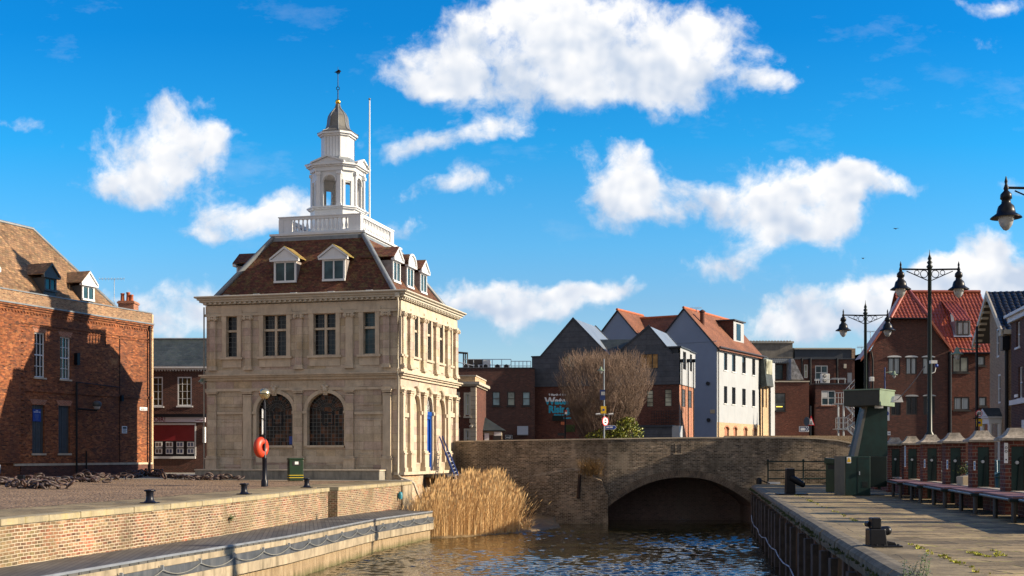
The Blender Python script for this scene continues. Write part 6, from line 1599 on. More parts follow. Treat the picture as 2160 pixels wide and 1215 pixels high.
for (xa, xb, z) in ((1720, 1787, 799), (1756, 1785, 797)): m.tube([fy2.P(fy2.u(xa), zat(z, 126), -.3), fy2.P(fy2.u(xb), zat(z, 126), -.3)], .03, 5)
for px in (1723, 1728, 1770, 1784): m.tube([fy2.P(fy2.u(px), zz, -.3), fy2.P(fy2.u(px), zat(798, 126), -.3)], .03, 5)
m.build('roof_rail', M['galv'], by)
# shrub-like roof debris skipped; grey block parapet
t = thing('grey_parapet_block', 'large grey weathered concrete block wall with stepped pale coping above the brown brick roofs', 'building', W(1690, 760, 140))
Y = 140
m = MB(); m.box((xat(1575, Y), Y, .5), (xat(1672, Y), Y+6, zat(724, Y))); m.box((xat(1672, Y)+.01, Y+.3, .5), (xat(1676, Y), Y+6, zat(733, Y))); m.build('wall', M['grey_block'], t)
m = MB(); m.box((xat(1572, Y), Y-.2, zat(724, Y)+.003), (xat(1674, Y), Y+6, zat(720, Y))); m.box((xat(1676, Y)+.02, Y-.2, zat(737, Y)+.003), (xat(1796, Y), Y+6, zat(734, Y)))
for i in range(14): m.box((xat(1582+i*6.4, Y), Y-.25, zat(720, Y)+.003), (xat(1584.5+i*6.4, Y), Y+.3, zat(718.6, Y)))
m.build('coping', M['cream'], t)
m = MB(); m.box((xat(1676, Y)+.02, Y, .5), (xat(1796, Y), Y+6, zat(737, Y))); m.build('dark_cladding', M['dark_clad'], t)
m = MB(); m.box((xat(1796, Y)+.01, Y-.1, .5), (xat(1804, Y), Y+6, zat(735, Y))); m.build('end_wall', M['brick_tan'], t)
# fire escape
Y = 120; t = thing('fire_escape', 'zigzag galvanised steel fire escape stair on the back of the brown brick wing', 'staircase', W(1790, 925, Y))
def P_(px, py, dy=0): return W(px, py, Y+dy)
fl = [((1827, 796), (1779, 849)), ((1783, 852), (1811, 883)), ((1811, 883), (1784, 903)), ((1788, 903), (1815, 928))]
m = MB(); rm = MB(); tm = MB()
for k, (a, b) in enumerate(fl):
    for dy in (0, 1.0):
        pa, pb = P_(*a, dy), P_(*b, dy); m.prism([pa, pb, pb+V((0, 0, -.26)), pa+V((0, 0, -.26))], (0, .04, 0))
        for h in (.55, 1.05): rm.tube([pa+V((0, 0, h)), pb+V((0, 0, h))], .028, 5)
        for i in range(5):
            q = pa.lerp(pb, i/4); rm.tube([q, q+V((0, 0, 1.05))], .024, 5)
    for i in range(10):
        q = pa.lerp(pb, (i+.5)/10); tm.box((q.x-.13, Y, q.z-.04), (q.x+.13, Y+1, q.z))
for (xa, xb, yy) in ((1762, 1781, 851), (1808, 1827, 883), (1763, 1788, 904)):
    tm.box((xat(xa, Y), Y-.2, zat(yy+2, Y)), (xat(xb, Y), Y+1.2, zat(yy, Y)))
    for h in (.55, 1.05): rm.tube([W(xa, yy, Y-.2)+V((0, 0, h)), W(xb, yy, Y-.2)+V((0, 0, h))], .028, 5)
    for i in range(4):
        q = W(xa+(xb-xa)*i/3, yy, Y-.2); rm.tube([q, q+V((0, 0, 1.05))], .024, 5)
m.build('stringers', M['galv'], t); rm.build('handrails', M['galv'], t); tm.build('treads', M['galv'], t)
m = MB()
for px, yt in ((1768, 851), (1779, 851), (1810, 883), (1826, 796)): m.tube([P_(px, yt, .1), P_(px, 930, .1)], .10, 6)
m.build('columns', M['galv'], t)

# ================================================================= red pantiled house
def pantiles(mb, O, U, S, poly, pw=.27, ph=.36, amp=.038, lift=.03):
    O, U, S = V(O), V(U).normalized(), V(S).normalized(); Nn = U.cross(S)
    if Nn.z < 0: Nn = -Nn
    us = [p[0] for p in poly]; ss = [p[1] for p in poly]
    def inside(u, s):
        c = False; n = len(poly); j = n-1
        for i in range(n):
            (xi, yi), (xj, yj) = poly[i], poly[j]
            if (yi > s) != (yj > s) and u < (xj-xi)*(s-yi)/(yj-yi)+xi: c = not c
            j = i
        return c
    sub = 6; nu = int((max(us)-min(us))/pw*sub)+1; ns = int((max(ss)-min(ss))/ph)+1
    for r_ in range(ns):
        s0 = min(ss)+r_*ph; s1 = min(s0+ph*1.04, max(ss)); so_ = (random.random()-.5)*.03
        for i in range(nu):
            u0 = min(us)+i*pw/sub; u1 = u0+pw/sub
            if not inside((u0+u1)/2, min((s0+s1)/2, max(ss)-.01)): continue
            def h(u): 
                q = (u/pw) % 1.; return amp*(math.sin(2*math.pi*q)+.35*math.cos(4*math.pi*q))
            a, b = h(u0+so_), h(u1+so_)
            mb.mesh([O+U*u0+S*s0+Nn*(a+lift), O+U*u1+S*s0+Nn*(b+lift), O+U*u1+S*s1+Nn*b, O+U*u0+S*s1+Nn*a], [(0, 1, 2, 3)], True)
def mat_pan(name, c1, c2, rough=.28):
    s = N(name); geo = s.pos(); uv = s.uv()
    b = s.n('TexBrick', {'Vector': uv, 'Color1': c3(0, 0, 0), 'Color2': c3(1, 1, 1), 'Scale': 1., 'Mortar Size': .0, 'Brick Width': .27, 'Row Height': .36}, offset=0.)
    col = s.mix(b.outputs[0], c1, c2); col = s.mix(1., col, s.ramp(s.noise(geo, 1.1, 5, .65), [(.3, .7), (.7, 1.2)]), 'MULTIPLY')
    return s.fin(col, rough, s.bump(s.noise(geo, 12, 3, .6), .15, .01), spec=.6)
M['redpan'] = mat_pan('glossy_red_pantile', c3(.25, .055, .028), c3(.37, .10, .045), .36)
M['blackpan'] = mat_pan('glossy_black_pantile', c3(.012, .012, .013), c3(.022, .022, .023), .42)
Y = 87.; fr = Fr((xat(1817, Y), Y), (1, 0)); z_ = lambda py, y=Y: zat(py, y)
rh = thing('red_roofed_house', 'brown brick house with bright red pantiled roof, half hipped gable wing and white curtained windows', 'house', tuple(fr.P(5, 0, -3)))
gpts = [(1830, 743), (1843, 726), (1858, 702), (1878, 671), (1957, 671), (1972, 698), (1988, 720), (2002, 737)]
upw = [fr.rect(1873, 754, 1899, 790), fr.rect(1910.5, 754, 1934, 790), fr.rect(1946, 754, 1970, 790)]
low = [fr.rect(1879, 836, 1900, 876), fr.rect(1911.5, 836.5, 1935, 875), fr.rect(1948, 836, 1972, 875)]
uA, uB = fr.u(1836), fr.u(2003.5); ze_ = z_(740)
m = MB(); wall(m, fr, uA, uB, .5, ze_, upw+low, .14)
pp = [fr.P(fr.u(a), z_(b)) for a, b in gpts]; 
m.face([fr.P(uA, ze_)]+[fr.P(max(uA, min(uB, fr.u(a))), max(ze_, z_(b))) for a, b in gpts[1:-1]][::1]+[fr.P(uB, ze_)])
m.fbox(fr, uA, uB, .5, ze_, -4, -.5)
fl_ = Fr(fr.P(uA, 0, -4), (0, -1)); wall(m, fl_, 0, 4, .5, ze_, [], .12)
m.build('wall', M['brick_house'], rh)
for r in upw+low:
    o = window(fr, r, rh, M['darkframe'], M['curtain'] if r in upw else M['glass'], 2, 1, .08, .09, -.09, .06)
    a = MB(); n = 8; c = (r[0]+r[1])/2; w_ = (r[1]-r[0])/2+.08
    a.prism([fr.P(c-w_*math.cos(math.pi*i/n), r[3]+.01+.13*math.sin(math.pi*i/n), 0) for i in range(n+1)], fr.N*.07); a.build('window_head', M['white'] if r in upw else M['clad_light'], o)
# main range
fm_ = Fr((xat(2003, 88.2), 88.2), (1, 0)); LM = fm_.u(2112)
mw = [fm_.rect(2009.5, 752.5, 2043, 785.5), fm_.rect(2062, 751, 2078, 771), fm_.rect(2012, 837.5, 2045, 865), fm_.rect(2064.5, 837, 2081, 857)]
z2 = lambda py, y=88.2: zat(py, y)
m = MB(); wall(m, fm_, 0, LM, .5, z2(744), mw, .14); m.fbox(fm_, 0, LM, .5, z2(744), -6, -.5); m.build('wall', M['brick_red'], rh)
for k, r in enumerate(mw): window(fm_, r, rh, M['darkframe'], M['curtain'] if k != 0 else M['glass_pale'], 2 if k in (0, 2) else 1, 1, .08, .09, -.09, .06, sill=M['darkframe'])
# roofs: main slope
e0_ = fm_.P(fm_.u(1925), z2(745), .45); rgY = 92.5; rgz = zat(617, rgY)
S_ = V((0, rgY-e0_.y, rgz-e0_.z)); SLn = S_.length
wU = xat(2118, 88.)-e0_.x
m = MB(); pantiles(m, e0_, (1, 0, 0), S_, [(0, 0), (wU, 0), (wU, SLn), (0, SLn)]); rf = m.build('roof', M['redpan'], rh)
m = MB(); m.face([e0_-V((0, 0, .06)), e0_+V((wU, 0, -.06)), V((e0_.x+wU, rgY, rgz-.06)), V((e0_.x, rgY, rgz-.06))]); m.face([V((e0_.x, rgY, rgz-.06)), V((e0_.x+wU, rgY, rgz-.06)), V((e0_.x+wU, rgY+4, ze_)), V((e0_.x, rgY+4, ze_))]); m.build('roof_underlay', M['redpan'], rf)
m = MB(); m.tube([V((e0_.x+.1, rgY, rgz+.05)), V((e0_.x+wU, rgY, rgz+.05))], .14, 8); m.build('ridge_tiles', M['redpan'], rf)
# wing roof: hip front
hb0, hb1 = fr.P(fr.u(1876), z_(672), .3), fr.P(fr.u(1959), z_(672), .3); ap = W(1912.5, 607, 89.6)
Ud = (hb1-hb0); mid = hb0+Ud*((ap.x-hb0.x)/Ud.x); S_ = ap-mid
m = MB(); pantiles(m, hb0, Ud, S_, [(-.1, -.1), (Ud.length+.1, -.1), (mid.x-hb0.x, S_.length)])
m.build('hip_roof', M['redpan'], rh)
bkv = V((0, 1.6, 0)); a_b = ap+V((0, .9, 0))
side_l = [fr.P(fr.u(a), z_(b), .3) for a, b in ((1814, 757), (1826, 742), (1841, 720), (1858, 695), (1876, 672))]
side_r = [fr.P(fr.u(a), z_(b), .3) for a, b in ((2006, 737), (1990, 717), (1974, 694), (1959, 672))]
m = MB(); sm_ = MB()
for sd_ in (side_l, side_r):
    for p, q in zip(sd_, sd_[1:]): m.face([p, q, q+bkv, p+bkv])
    m.face([sd_[-1], ap, a_b, sd_[-1]+bkv])
    for p, q in zip(sd_, sd_[1:]): sm_.prism([p+V((0, 0, .05)), q+V((0, 0, .05)), q-V((0, 0, .2)), p-V((0, 0, .2))], (0, .10, 0))
m.face([hb0-V((0, 0, .05)), hb1-V((0, 0, .05)), ap-V((0, 0, .05))])
m.build('wing_roof', M['redpan'], rh); sm_.build('verge', M['redpan'], rh)
m = MB(); m.tube([hb0, ap], .13, 8); m.tube([hb1, ap], .13, 8); m.tube([ap, a_b], .13, 8); m.build('hip_tiles', M['redpan'], rh)
m = MB(); m.tube([fr.P(fr.u(1877), z_(673), .4), fr.P(fr.u(1958), z_(673), .4)], .07, 6); m.tube([fm_.P(.1, z2(746), .5), fm_.P(LM, z2(746), .5)], .07, 6)
m.tube([fr.P(fr.u(2002.5), z_(742), .12), fr.P(fr.u(2002.5), .5, .12)], .12, 6); m.tube([fr.P(fr.u(1837), z_(742), .1), fr.P(fr.u(1840), z_(760), .1), fr.P(fr.u(1840), .5, .1)], .07, 6); m.build('gutter', M['iron'], rh)
# roof dormer
dx0, dx1 = xat(2018, 88.9), xat(2044, 88.9); yd = 88.9; zd0, zd1 = zat(707, yd), zat(678, yd)
m = MB(); m.box((dx0-.1, yd, zd0-.1), (dx1+.1, yd+3, zd1+.05)); dm = m.build('dormer', M['lead'], rh)
frd = Fr((dx0, yd), (1, 0)); window(frd, (0, dx1-dx0, zd0, zd1), dm, M['darkframe'], M['curtain'], 2, 1, .08, .09, .01, .06)
m = MB(); S2 = V((0, 3.2, 1.9)); pantiles(m, V((dx0-.15, yd-.15, zd1+.08)), (1, 0, 0), S2, [(0, 0), (dx1-dx0+.3, 0), (dx1-dx0+.3, S2.length), (0, S2.length)]); m.build('dormer_roof', M['redpan'], dm)
m = MB()
nrm_ = V((0, rgY-(e0_.y), rgz-e0_.z)).cross(V((1, 0, 0))).normalized(); nrm_ = nrm_ if nrm_.z > 0 else -nrm_
def rpt(px, py):
    r_ = V(((px-CX)/F, 1, -(py-HZ)/F)); o_ = V((0, 0, H)); t_ = (e0_-o_).dot(nrm_)/r_.dot(nrm_); return o_+r_*t_+nrm_*.09
for q in (((2001, 650), (2007, 649), (2016, 706), (2011, 713)), ((2011, 713), (2016, 706), (2046, 706), (2051, 713))): m.prism([rpt(*p) for p in q], nrm_*.04)
m.build('dormer_flashing', plain('blue_lead_flashing', c3(.20, .23, .31), .4, .2), dm)
aerial(1836, 700, 760, 95, 22, 'TV aerial on the left gable of the red roofed house')
aerial(1818, 733, 760, 100, 16, 'small lower TV aerial left of the red roofed house')

# ================================================================= tan gabled building and dark brick building, right edge
TU = V((-.184, -.983, 0)); ft = Fr((xat(2088, 66), 66), (TU.x, TU.y)); IN = -ft.N
tb = thing('tan_gabled_building', 'tan brick building with glossy black pantiled roof and white columned porch', 'building', tuple(ft.P(2, 0, -2)))
uN = ft.u(2127); z1t, z2t = ft.z(2126, 692), ft.z(2096, 616); uap_ = ft.u(2097)
tw = [ft.rect(2101.5, 693, 2107.5, 754), ft.rect(2104.5, 789, 2110.5, 851)]
m = MB(); zk = min(z1t, tw[0][3]+.2); wall(m, ft, 0, uN, .2, z1t-.9, [], .15) if False else None
zmid = tw[0][3]+.12
wall(m, ft, 0, uN, .2, zmid, tw, .15)
def zr_(u): return z1t+(z2t-z1t)*(uN-u)/(uN-uap_) if u > uap_ else z2t+(ft.z(2088, 655)-z2t)*(uap_-u)/uap_
m.face([ft.P(0, zmid), ft.P(uN, zmid), ft.P(uN, max(zmid, z1t)), ft.P(uap_, z2t), ft.P(0, max(zmid, zr_(0)))])
m.face([ft.P(uN, .2), ft.P(uN, .2)+IN*9, ft.P(uN, z1t)+IN*9, ft.P(uN, z1t)])
m.build('wall', M['brick_tan'], tb)
for r in tw: window(ft, r, tb, M['white'], M['glass'], 1, 2, .10, .03, -.09, .07)
ap_ = ft.P(uap_, z2t, .35); ef = ft.P(uN+.35, z1t-.15, .35)
S_ = ap_-ef; m = MB(); pantiles(m, ef, IN, S_, [(0, 0), (9, 0), (9, S_.length), (0, S_.length)], pw=.30); rf = m.build('roof', M['blackpan'], tb)
m = MB(); back_ = ft.P(-2.8, z1t-.15, .35); m.face([ef-V((0, 0, .08)), ef+IN*9-V((0, 0, .08)), ap_+IN*9-V((0, 0, .08)), ap_-V((0, 0, .08))]); m.face([ap_, ap_+IN*9, back_+IN*9, back_]); m.build('roof_underlay', M['blackpan'], rf)
m = MB()
for p, q in ((ap_, ef), (ap_, back_)):
    m.prism([p+V((0, 0, .06)), q+V((0, 0, .06)), q-V((0, 0, .28)), p-V((0, 0, .28))], ft.N*.08)
nd = 9
for i in range(nd):
    q = ap_.lerp(back_, (i+.5)/nd)-V((0, 0, .30)); m.box(q+IN*.02-V((.05, .1, .06)), q+IN*.30+V((.05, .1, .06)))
m.fbox(ft, uN-.9, uN+.45, z1t-.35, z1t-.12, -.3, .30); m.build('bargeboard', M['cream'], tb)
m = MB(); m.tube([ft.P(uN+.05, z1t-.4, .1), ft.P(uN+.05, .2, .1)], .09, 6); m.fbox(ft, uN-.25, uN+.35, z1t-1.15, z1t-.45, 0, .35); m.build('downpipe', M['iron'], tb)
# porch
Yp = 63.; x0, x1 = xat(2086, Yp), xat(2108, Yp); 
m = MB(); zt_ = zat(882, Yp); m.box((x0, Yp, zt_-.28), (x1+.3, Yp+1.3, zt_)); m.box((x0-.08, Yp-.08, zt_+.003), (x1+.3, Yp+1.35, zt_+.09)); po = m.build('porch', M['white'], tb)
m = MB(); m.prism([V((x0-.1, Yp-.05, zt_+.1)), V((x0-.1, Yp+1.35, zt_+.1)), V((x0-.1, Yp+.65, zt_+.52))], (.06, 0, 0)); m.build('pediment', M['white'], po)
m = MB(); m.face([V((x0-.12, Yp-.1, zt_+.1)), V((x1+.3, Yp-.1, zt_+.1)), V((x1+.3, Yp+.65, zt_+.56)), V((x0-.12, Yp+.65, zt_+.56))]); m.face([V((x0-.12, Yp+1.4, zt_+.1)), V((x1+.3, Yp+1.4, zt_+.1)), V((x1+.3, Yp+.65, zt_+.56)), V((x0-.12, Yp+.65, zt_+.56))]); m.build('porch_roof', M['slate'], po)
for x, y in ((x0+.12, Yp+.12), (x0+.12, Yp+1.15), (x0+.62, Yp+.12)):
    m = MB(); m.lathe([(.14, .2), (.11, .35), (.10, 2.0), (.13, zt_-.38), (.15, zt_-.285)], (x, y, 0), 14); m.build('column', M['white'], po)
# dark brick building at the right edge
fd_ = Fr((xat(2133, 60), 60), (TU.x, TU.y)); LD = 7.5
dbb = thing('dark_brick_town_house', 'dark brick town house with white cornice and sill band at the right edge', 'house', tuple(fd_.P(2, 0, -2)))
zc = fd_.z(2147, 664)
dw = [fd_.rect(2143.5, 678, 2151.5, 732), fd_.rect(2148, 773, 2156.5, 840)]
dw.append((dw[0][0]+3, dw[0][1]+3, dw[0][2], dw[0][3])); dw.append((dw[0][0]+3, dw[0][1]+3, dw[1][2], dw[1][3]))
m = MB(); wall(m, fd_, 0, LD, .2, zc, dw, .2)
m.face([fd_.P(0, .2), fd_.P(0, .2)-fd_.N*8, fd_.P(0, zc)-fd_.N*8, fd_.P(0, zc)]); m.face([fd_.P(LD, .2), fd_.P(LD, .2)-fd_.N*8, fd_.P(LD, zc)-fd_.N*8, fd_.P(LD, zc)]); m.face([fd_.P(0, zc), fd_.P(LD, zc), fd_.P(LD, zc)-fd_.N*8, fd_.P(0, zc)-fd_.N*8]); m.build('wall', M['brick_dark'], dbb)
m = MB(); m.fbox(fd_, -.3, LD+.3, zc+.003, zc+.14, -8, .3); m.fbox(fd_, -.15, LD+.15, zc-.25, zc-.003, -.1, .15); zb = fd_.z(2150, 847); m.fbox(fd_, -.02, LD, zb-.12, zb+.12, -.1, .10); m.build('cornice', M['white'], dbb)
for r in dw: window(fd_, r, dbb, M['white'], M['glass'], 1, 2, .07, .04, -.16, .07, sill=M['white'], split=.5)
m = MB(); m.fbox(fd_, fd_.u(2141), fd_.u(2147.5), fd_.z(2144, 838), fd_.z(2144, 832), .0, .04); m.build('nameplate', M['sign_white'], dbb)
m = MB(); ua, ub = fd_.u(2157), fd_.u(2157)+1.; m.fbox(fd_, ua, ub, .2, fd_.z(2158, 886), .0, .05); m.build('door_surround', M['white'], dbb)

# ================================================================= bridge
YB = 69.5
topk = [(963, 932.5), (1120, 929.6), (1273, 927.3), (1455, 924.7), (1640, 924.7), (1720, 926), (1765, 930), (1800, 937), (1830, 942)]
def bY(px): return 73.6+(YB-73.6)*min(1, max(0, (px-961)/(1282-961)))
def ztop(px):
    for (a, ya), (b, yb) in zip(topk, topk[1:]):
        if px <= b: y = ya+(yb-ya)*(px-a)/(b-a); break
    else: y = topk[-1][1]
    return zat(y, bY(px))
arch = [(1281.5, 1110), (1281.5, 1070), (1296, 1058), (1312.5, 1047.5), (1331, 1036), (1350, 1026.5), (1368, 1019), (1387.5, 1013.2), (1406, 1009.5), (1425, 1007.4), (1444, 1006.6), (1462.5, 1007.5), (1481, 1009.8), (1500, 1014), (1518, 1021), (1537.5, 1030.5), (1554, 1040), (1570, 1050.5), (1584, 1062.5), (1590, 1070), (1592, 1110)]
br = thing('brick_bridge', 'low old brown brick bridge with one wide shallow arch over the water', 'bridge', (8, 73, 0))
m = MB()
TH = .45
def bp(px, z, d=0): return V((xat(px, bY(px)), bY(px)+d, z))
cols_ = [961+(1281.5-961)*i/12 for i in range(13)]
for a, b in zip(cols_, cols_[1:]): m.face([bp(a, -3.6), bp(b, -3.6), bp(b, ztop(b)), bp(a, ztop(a))])
ac = [(a, zat(y, YB)) for a, y in arch[1:-1]]
for (a, za), (b, zb) in zip(ac, ac[1:]): m.face([bp(a, za), bp(b, zb), bp(b, ztop(b)), bp(a, ztop(a))])
for a, b in ((1590, 1640), (1640, 1720), (1720, 1765), (1765, 1800), (1800, 1835)): m.face([bp(a, -3.6), bp(b, -3.6), bp(b, ztop(b)), bp(a, ztop(a))])
allc = cols_+[a for a, _ in ac][1:]+[1640, 1720, 1765, 1800, 1835]
for a, b in zip(allc, allc[1:]):
    m.face([bp(a, ztop(a)), bp(b, ztop(b)), bp(b, ztop(b), TH), bp(a, ztop(a), TH)]); m.face([bp(a, .9, TH), bp(b, .9, TH), bp(b, ztop(b), TH), bp(a, ztop(a), TH)])
m.build('parapet_wall', M['brick_bridge'], br)
m = MB()
ex_ = V((0, 8.2, 0))
for (a, ya), (b, yb) in zip(arch, arch[1:]):
    p, q = V((xat(a, YB), YB, zat(ya, YB))), V((xat(b, YB), YB, zat(yb, YB))); m.face([p, q, q+ex_, p+ex_])
xl, xr = xat(1281.5, YB), xat(1592, YB)
m.face([(xl-1, YB+4.2, -3.6), (xr+1, YB+4.2, -3.6), (xr+1, YB+4.2, .2), (xl-1, YB+4.2, .2)])
m.build('tunnel_lining', M['brick_underarch'], br)
# arch ring proud of the wall
m = MB(); ctr = V((xat(1437, YB), YB, zat(1160, YB)))
ap2 = arch[1:-1]
pts = [V((xat(a, YB), YB, zat(y, YB))) for a, y in ap2]
for p, q in zip(pts, pts[1:]):
    dp = (p-ctr).normalized()*.42; dq = (q-ctr).normalized()*.42; o_ = V((0, -.06, 0)); i_ = V((0, .05, 0))
    m.hexa([p+o_, q+o_, q+i_, p+i_, p+dp+o_, q+dq+o_, q+dq+i_, p+dp+i_])
def mat_vous():
    s = N('bridge_voussoir_brick'); geo = s.pos(); sp = s.n('SeparateXYZ', {0: geo})
    dx = s.math('SUBTRACT', sp.outputs[0], ctr.x); dz_ = s.math('SUBTRACT', sp.outputs[2], ctr.z)
    an = s.math('MULTIPLY', s.math('ARCTAN2', dx, dz_), 6.5); rr = s.n('VectorMath', {0: s.n('CombineXYZ', {0: dx, 1: 0., 2: dz_}).outputs[0]}, operation='LENGTH').outputs['Value']
    b = s.n('TexBrick', {'Vector': s.n('CombineXYZ', {0: rr, 1: an, 2: 0.}).outputs[0], 'Color1': c3(.075, .05, .035), 'Color2': c3(.20, .14, .09), 'Mortar': c3(.20, .16, .12), 'Scale': 1., 'Mortar Size': .012, 'Brick Width': .23, 'Row Height': .09})
    col = s.mix(1., b.outputs[0], s.ramp(s.noise(geo, 1.5, 5, .7), [(.3, .5), (.7, 1.3)]), 'MULTIPLY')
    return s.fin(col, .9, s.bump(s.math('SUBTRACT', 0., b.outputs[1]), .6, .015))
m.build('arch_ring', mat_vous(), br)
m = MB()
for a, b in zip(allc, allc[1:]):
    dz0 = V((0, -.04, .003)); m.hexa([bp(a, ztop(a))+dz0, bp(b, ztop(b))+dz0, bp(b, ztop(b), TH+.03)+V((0, 0, .003)), bp(a, ztop(a), TH+.03)+V((0, 0, .003)), bp(a, ztop(a)+.075)+V((0, -.04, 0)), bp(b, ztop(b)+.075)+V((0, -.04, 0)), bp(b, ztop(b)+.075, TH+.03), bp(a, ztop(a)+.075, TH+.03)])
m.build('coping', M['stone_plain'], br)
# thick lower wall left of the arch
m = MB(); lp = [(1100, 1006), (1162, 994), (1205, 987), (1232, 992), (1250, 1003), (1268, 1010), (1281, 1040), (1282, 1112)]
pt = [bp(a, zat(y, bY(a)), -.02) for a, y in lp]+[bp(1100, -3.6, -.02)]
pt = [V((p.x, p.y, p.z)) for p in pt]
top_f = [p+V((0, -.28, -.10)) for p in pt]
n = len(pt); m.mesh(pt+top_f, [tuple(range(n, 2*n))[::-1]]+[(i, (i+1) % n, (i+1) % n+n, i+n) for i in range(n)])
m.build('buttress', M['brick_bridge'], br)
m = MB(); m.box(bp(1422, zat(956, YB), -.02), bp(1423.5, zat(936, YB), .03)); m.box(bp(1434.5, zat(956, YB), -.02), bp(1436, zat(936, YB), .03)); m.build('slot_edges', M['black'], br)
m = MB(); m.box(bp(1420, zat(958.5, YB), -.08), bp(1438, zat(957, YB), .03)); m.build('slot_sill', M['stone_plain'], br)
m = MB(); m.tube([bp(1222, zat(1002, YB), -.32), bp(1219, zat(1052, YB), -.34)], .11, 6); m.build('rusty_pipe', plain('dark_rust', c3(.035, .018, .012), .8, .4), br)
m = MB(); xq = xat(1530, 77.3); m.box((xq, 77.3, .9), (xat(1826, 77.3), 77.7, zat(919, 77.3))); m.box((xat(961, 77.3)+.5, 77.3, .9), (xq-.3, 77.7, zat(930, 77.3))); m.build('far_parapet', M['brick_buff'], br)
m = MB(); m.box((-3.3, 74.6, .3), (22, 77.3, .9)); m.box((xat(1282, 70), 70, .45), (22, 74.6, .9)); m.build('deck', M['ground'], br)
# rubbish at the water line and dry tuft
m = MB(); random.seed(4)
for i in range(7): a = W(1428+random.uniform(0, 22), 1102-random.uniform(0, 7), 68.6); m.tube([a, a+V((random.uniform(-.4, .4), random.uniform(-.3, .3), random.uniform(-.1, .2)))], .018, 4)
tag(m.build('driftwood', M['wood_dk']), 'tangle of pale driftwood branches caught in the water under the arch', 'driftwood')

# ================================================================= mud bank and reeds
m = MB(); mud = [(-5.2, 57.5), (-3.2, 57.8), (-1.3, 59.5), (.9, 62.3), (2.7, 65.9), (2.3, 70), (-6, 74)]
def mz(x, y):
    # height falls towards the water edge polyline
    d = 1e9
    for (xa, ya), (xb, yb) in zip(mud[:5], mud[1:5]):
        t_ = max(0, min(1, ((x-xa)*(xb-xa)+(y-ya)*(yb-ya))/((xb-xa)**2+(yb-ya)**2))); d = min(d, math.hypot(x-xa-t_*(xb-xa), y-ya-t_*(yb-ya)))
    ins = False; j = len(mud)-1
    for i in range(len(mud)):
        xi, yi = mud[i]; xj, yj = mud[j]
        if (yi > y) != (yj > y) and x < (xj-xi)*(y-yi)/(yj-yi)+xi: ins = not ins
        j = i
    rn_ = .05*math.sin(3.1*x)*math.cos(2.3*y)+.03*math.sin(7*x+y*5)
    return ZW+(.07+min(.34, .15*d)+rn_*min(1, d) if ins else -.02-min(.5, .5*d))
gx = [-7+i*.15 for i in range(72)]; gy = [56+i*.2 for i in range(90)]
vs = [V((x, y, mz(x, y))) for y in gy for x in gx]; nx_ = len(gx)
m.mesh(vs, [(j*nx_+i, j*nx_+i+1, (j+1)*nx_+i+1, (j+1)*nx_+i) for j in range(len(gy)-1) for i in range(nx_-1)], True)
struct('mud_bank', m, M['mud'])
random.seed(11); m = MB()
def blade(m, x, y, z0, h, lean, w_=.020, plume=True):
    a = random.uniform(-1, 1)*.5; pts = []
    for k in range(4):
        t_ = k/3; pts.append(V((x+lean[0]*t_*t_*h, y+lean[1]*t_*t_*h, z0+h*t_*(1-.08*t_*abs(lean[0])))))
    d = V((math.cos(a), math.sin(a), 0))*w_
    vs = []
    for k, p in enumerate(pts): q = d*(1-.6*k/3); vs += [p-q, p+q]
    m.mesh(vs, [(0, 1, 3, 2), (2, 3, 5, 4), (4, 5, 7, 6)])
    for _ in range(2):      # dry leaves
        k = random.uniform(.25, .85); p = pts[0].lerp(pts[3], k); s_ = random.choice((-1, 1)); L_ = random.uniform(.25, .55)
        e = p+V((s_*L_*.5+lean[0]*L_, random.uniform(-.2, .2), L_*.75)); m.mesh([p-d*.7, p+d*.7, e], [(0, 1, 2)])
    if plume:
        p = pts[3]; L_ = random.uniform(.16, .3); dd = V((lean[0]*.6+.12, 0, 1)).normalized()
        m.mesh([p-d*1., p+dd*L_*.5-d*1.6, p+dd*L_, p+dd*L_*.5+d*1.6, p+d*1.], [(0, 1, 2, 3, 4)])
cnt = 0
while cnt < 10500:
    x, y = random.uniform(-5.4, .55), random.uniform(57.6, 71.5)
    px = CX+x/y*F
    if mz(x, y) < ZW+.03: continue
    xe = -5.2+.245*(y-58)+.15
    if x < xe: continue
    if px > 1088-max(0, (y-62))*3.0 or px < 868: continue
    tprof = 1.0 if px > 930 else .55+.45*max(0, (px-868)/62)
    edge = max(0, (px-1060)/30)
    h = min(2.5, random.gauss(2.0, .2))*(1+.10*math.sin(px*.11)+.07*math.sin(px*.043+2))*tprof*(1-.15*edge)
    if y < 60: h *= .9
    ln = (random.gauss(.03, .09)+(.18*edge), random.gauss(0, .08))
    if random.random() < .12: ln = (random.gauss(.05, .4), random.gauss(0, .2)); h *= .8
    blade(m, x, y, mz(x, y)-.02, h, ln, random.uniform(.007, .014)); cnt += 1
for i in range(14): blade(m, random.uniform(.2, .9), random.uniform(63, 66), ZW, random.uniform(1.0, 1.9), (random.uniform(.15, .5), 0), .018, False)
for i in range(700):      # broken stubble at the foot
    x, y = random.uniform(-4, 1.0), random.uniform(57.8, 64); z = mz(x, y)
    if z < ZW+.01: continue
    blade(m, x, y, z, random.uniform(.2, .5), (random.gauss(0, .6), random.gauss(0, .5)), .02, False)
tag(m.build('reed_bed', M['reed']), 'dense stand of tall dry golden reeds on the mud bank below the stone building', 'reeds', kind='stuff')
def tuft(px, py, Y, n, h, mat, name, lab, cat='plant', sp=.25, ln=.4):
    m = MB(); c = W(px, py, Y)
    for i in range(n): blade(m, c.x+random.gauss(0, sp), c.y+random.gauss(0, .05), c.z+random.gauss(0, sp*.3), random.uniform(.4, 1)*h, (random.gauss(0, ln), -abs(random.gauss(.3, .3))), .012, False)
    tag(m.build(name, mat), lab, cat)
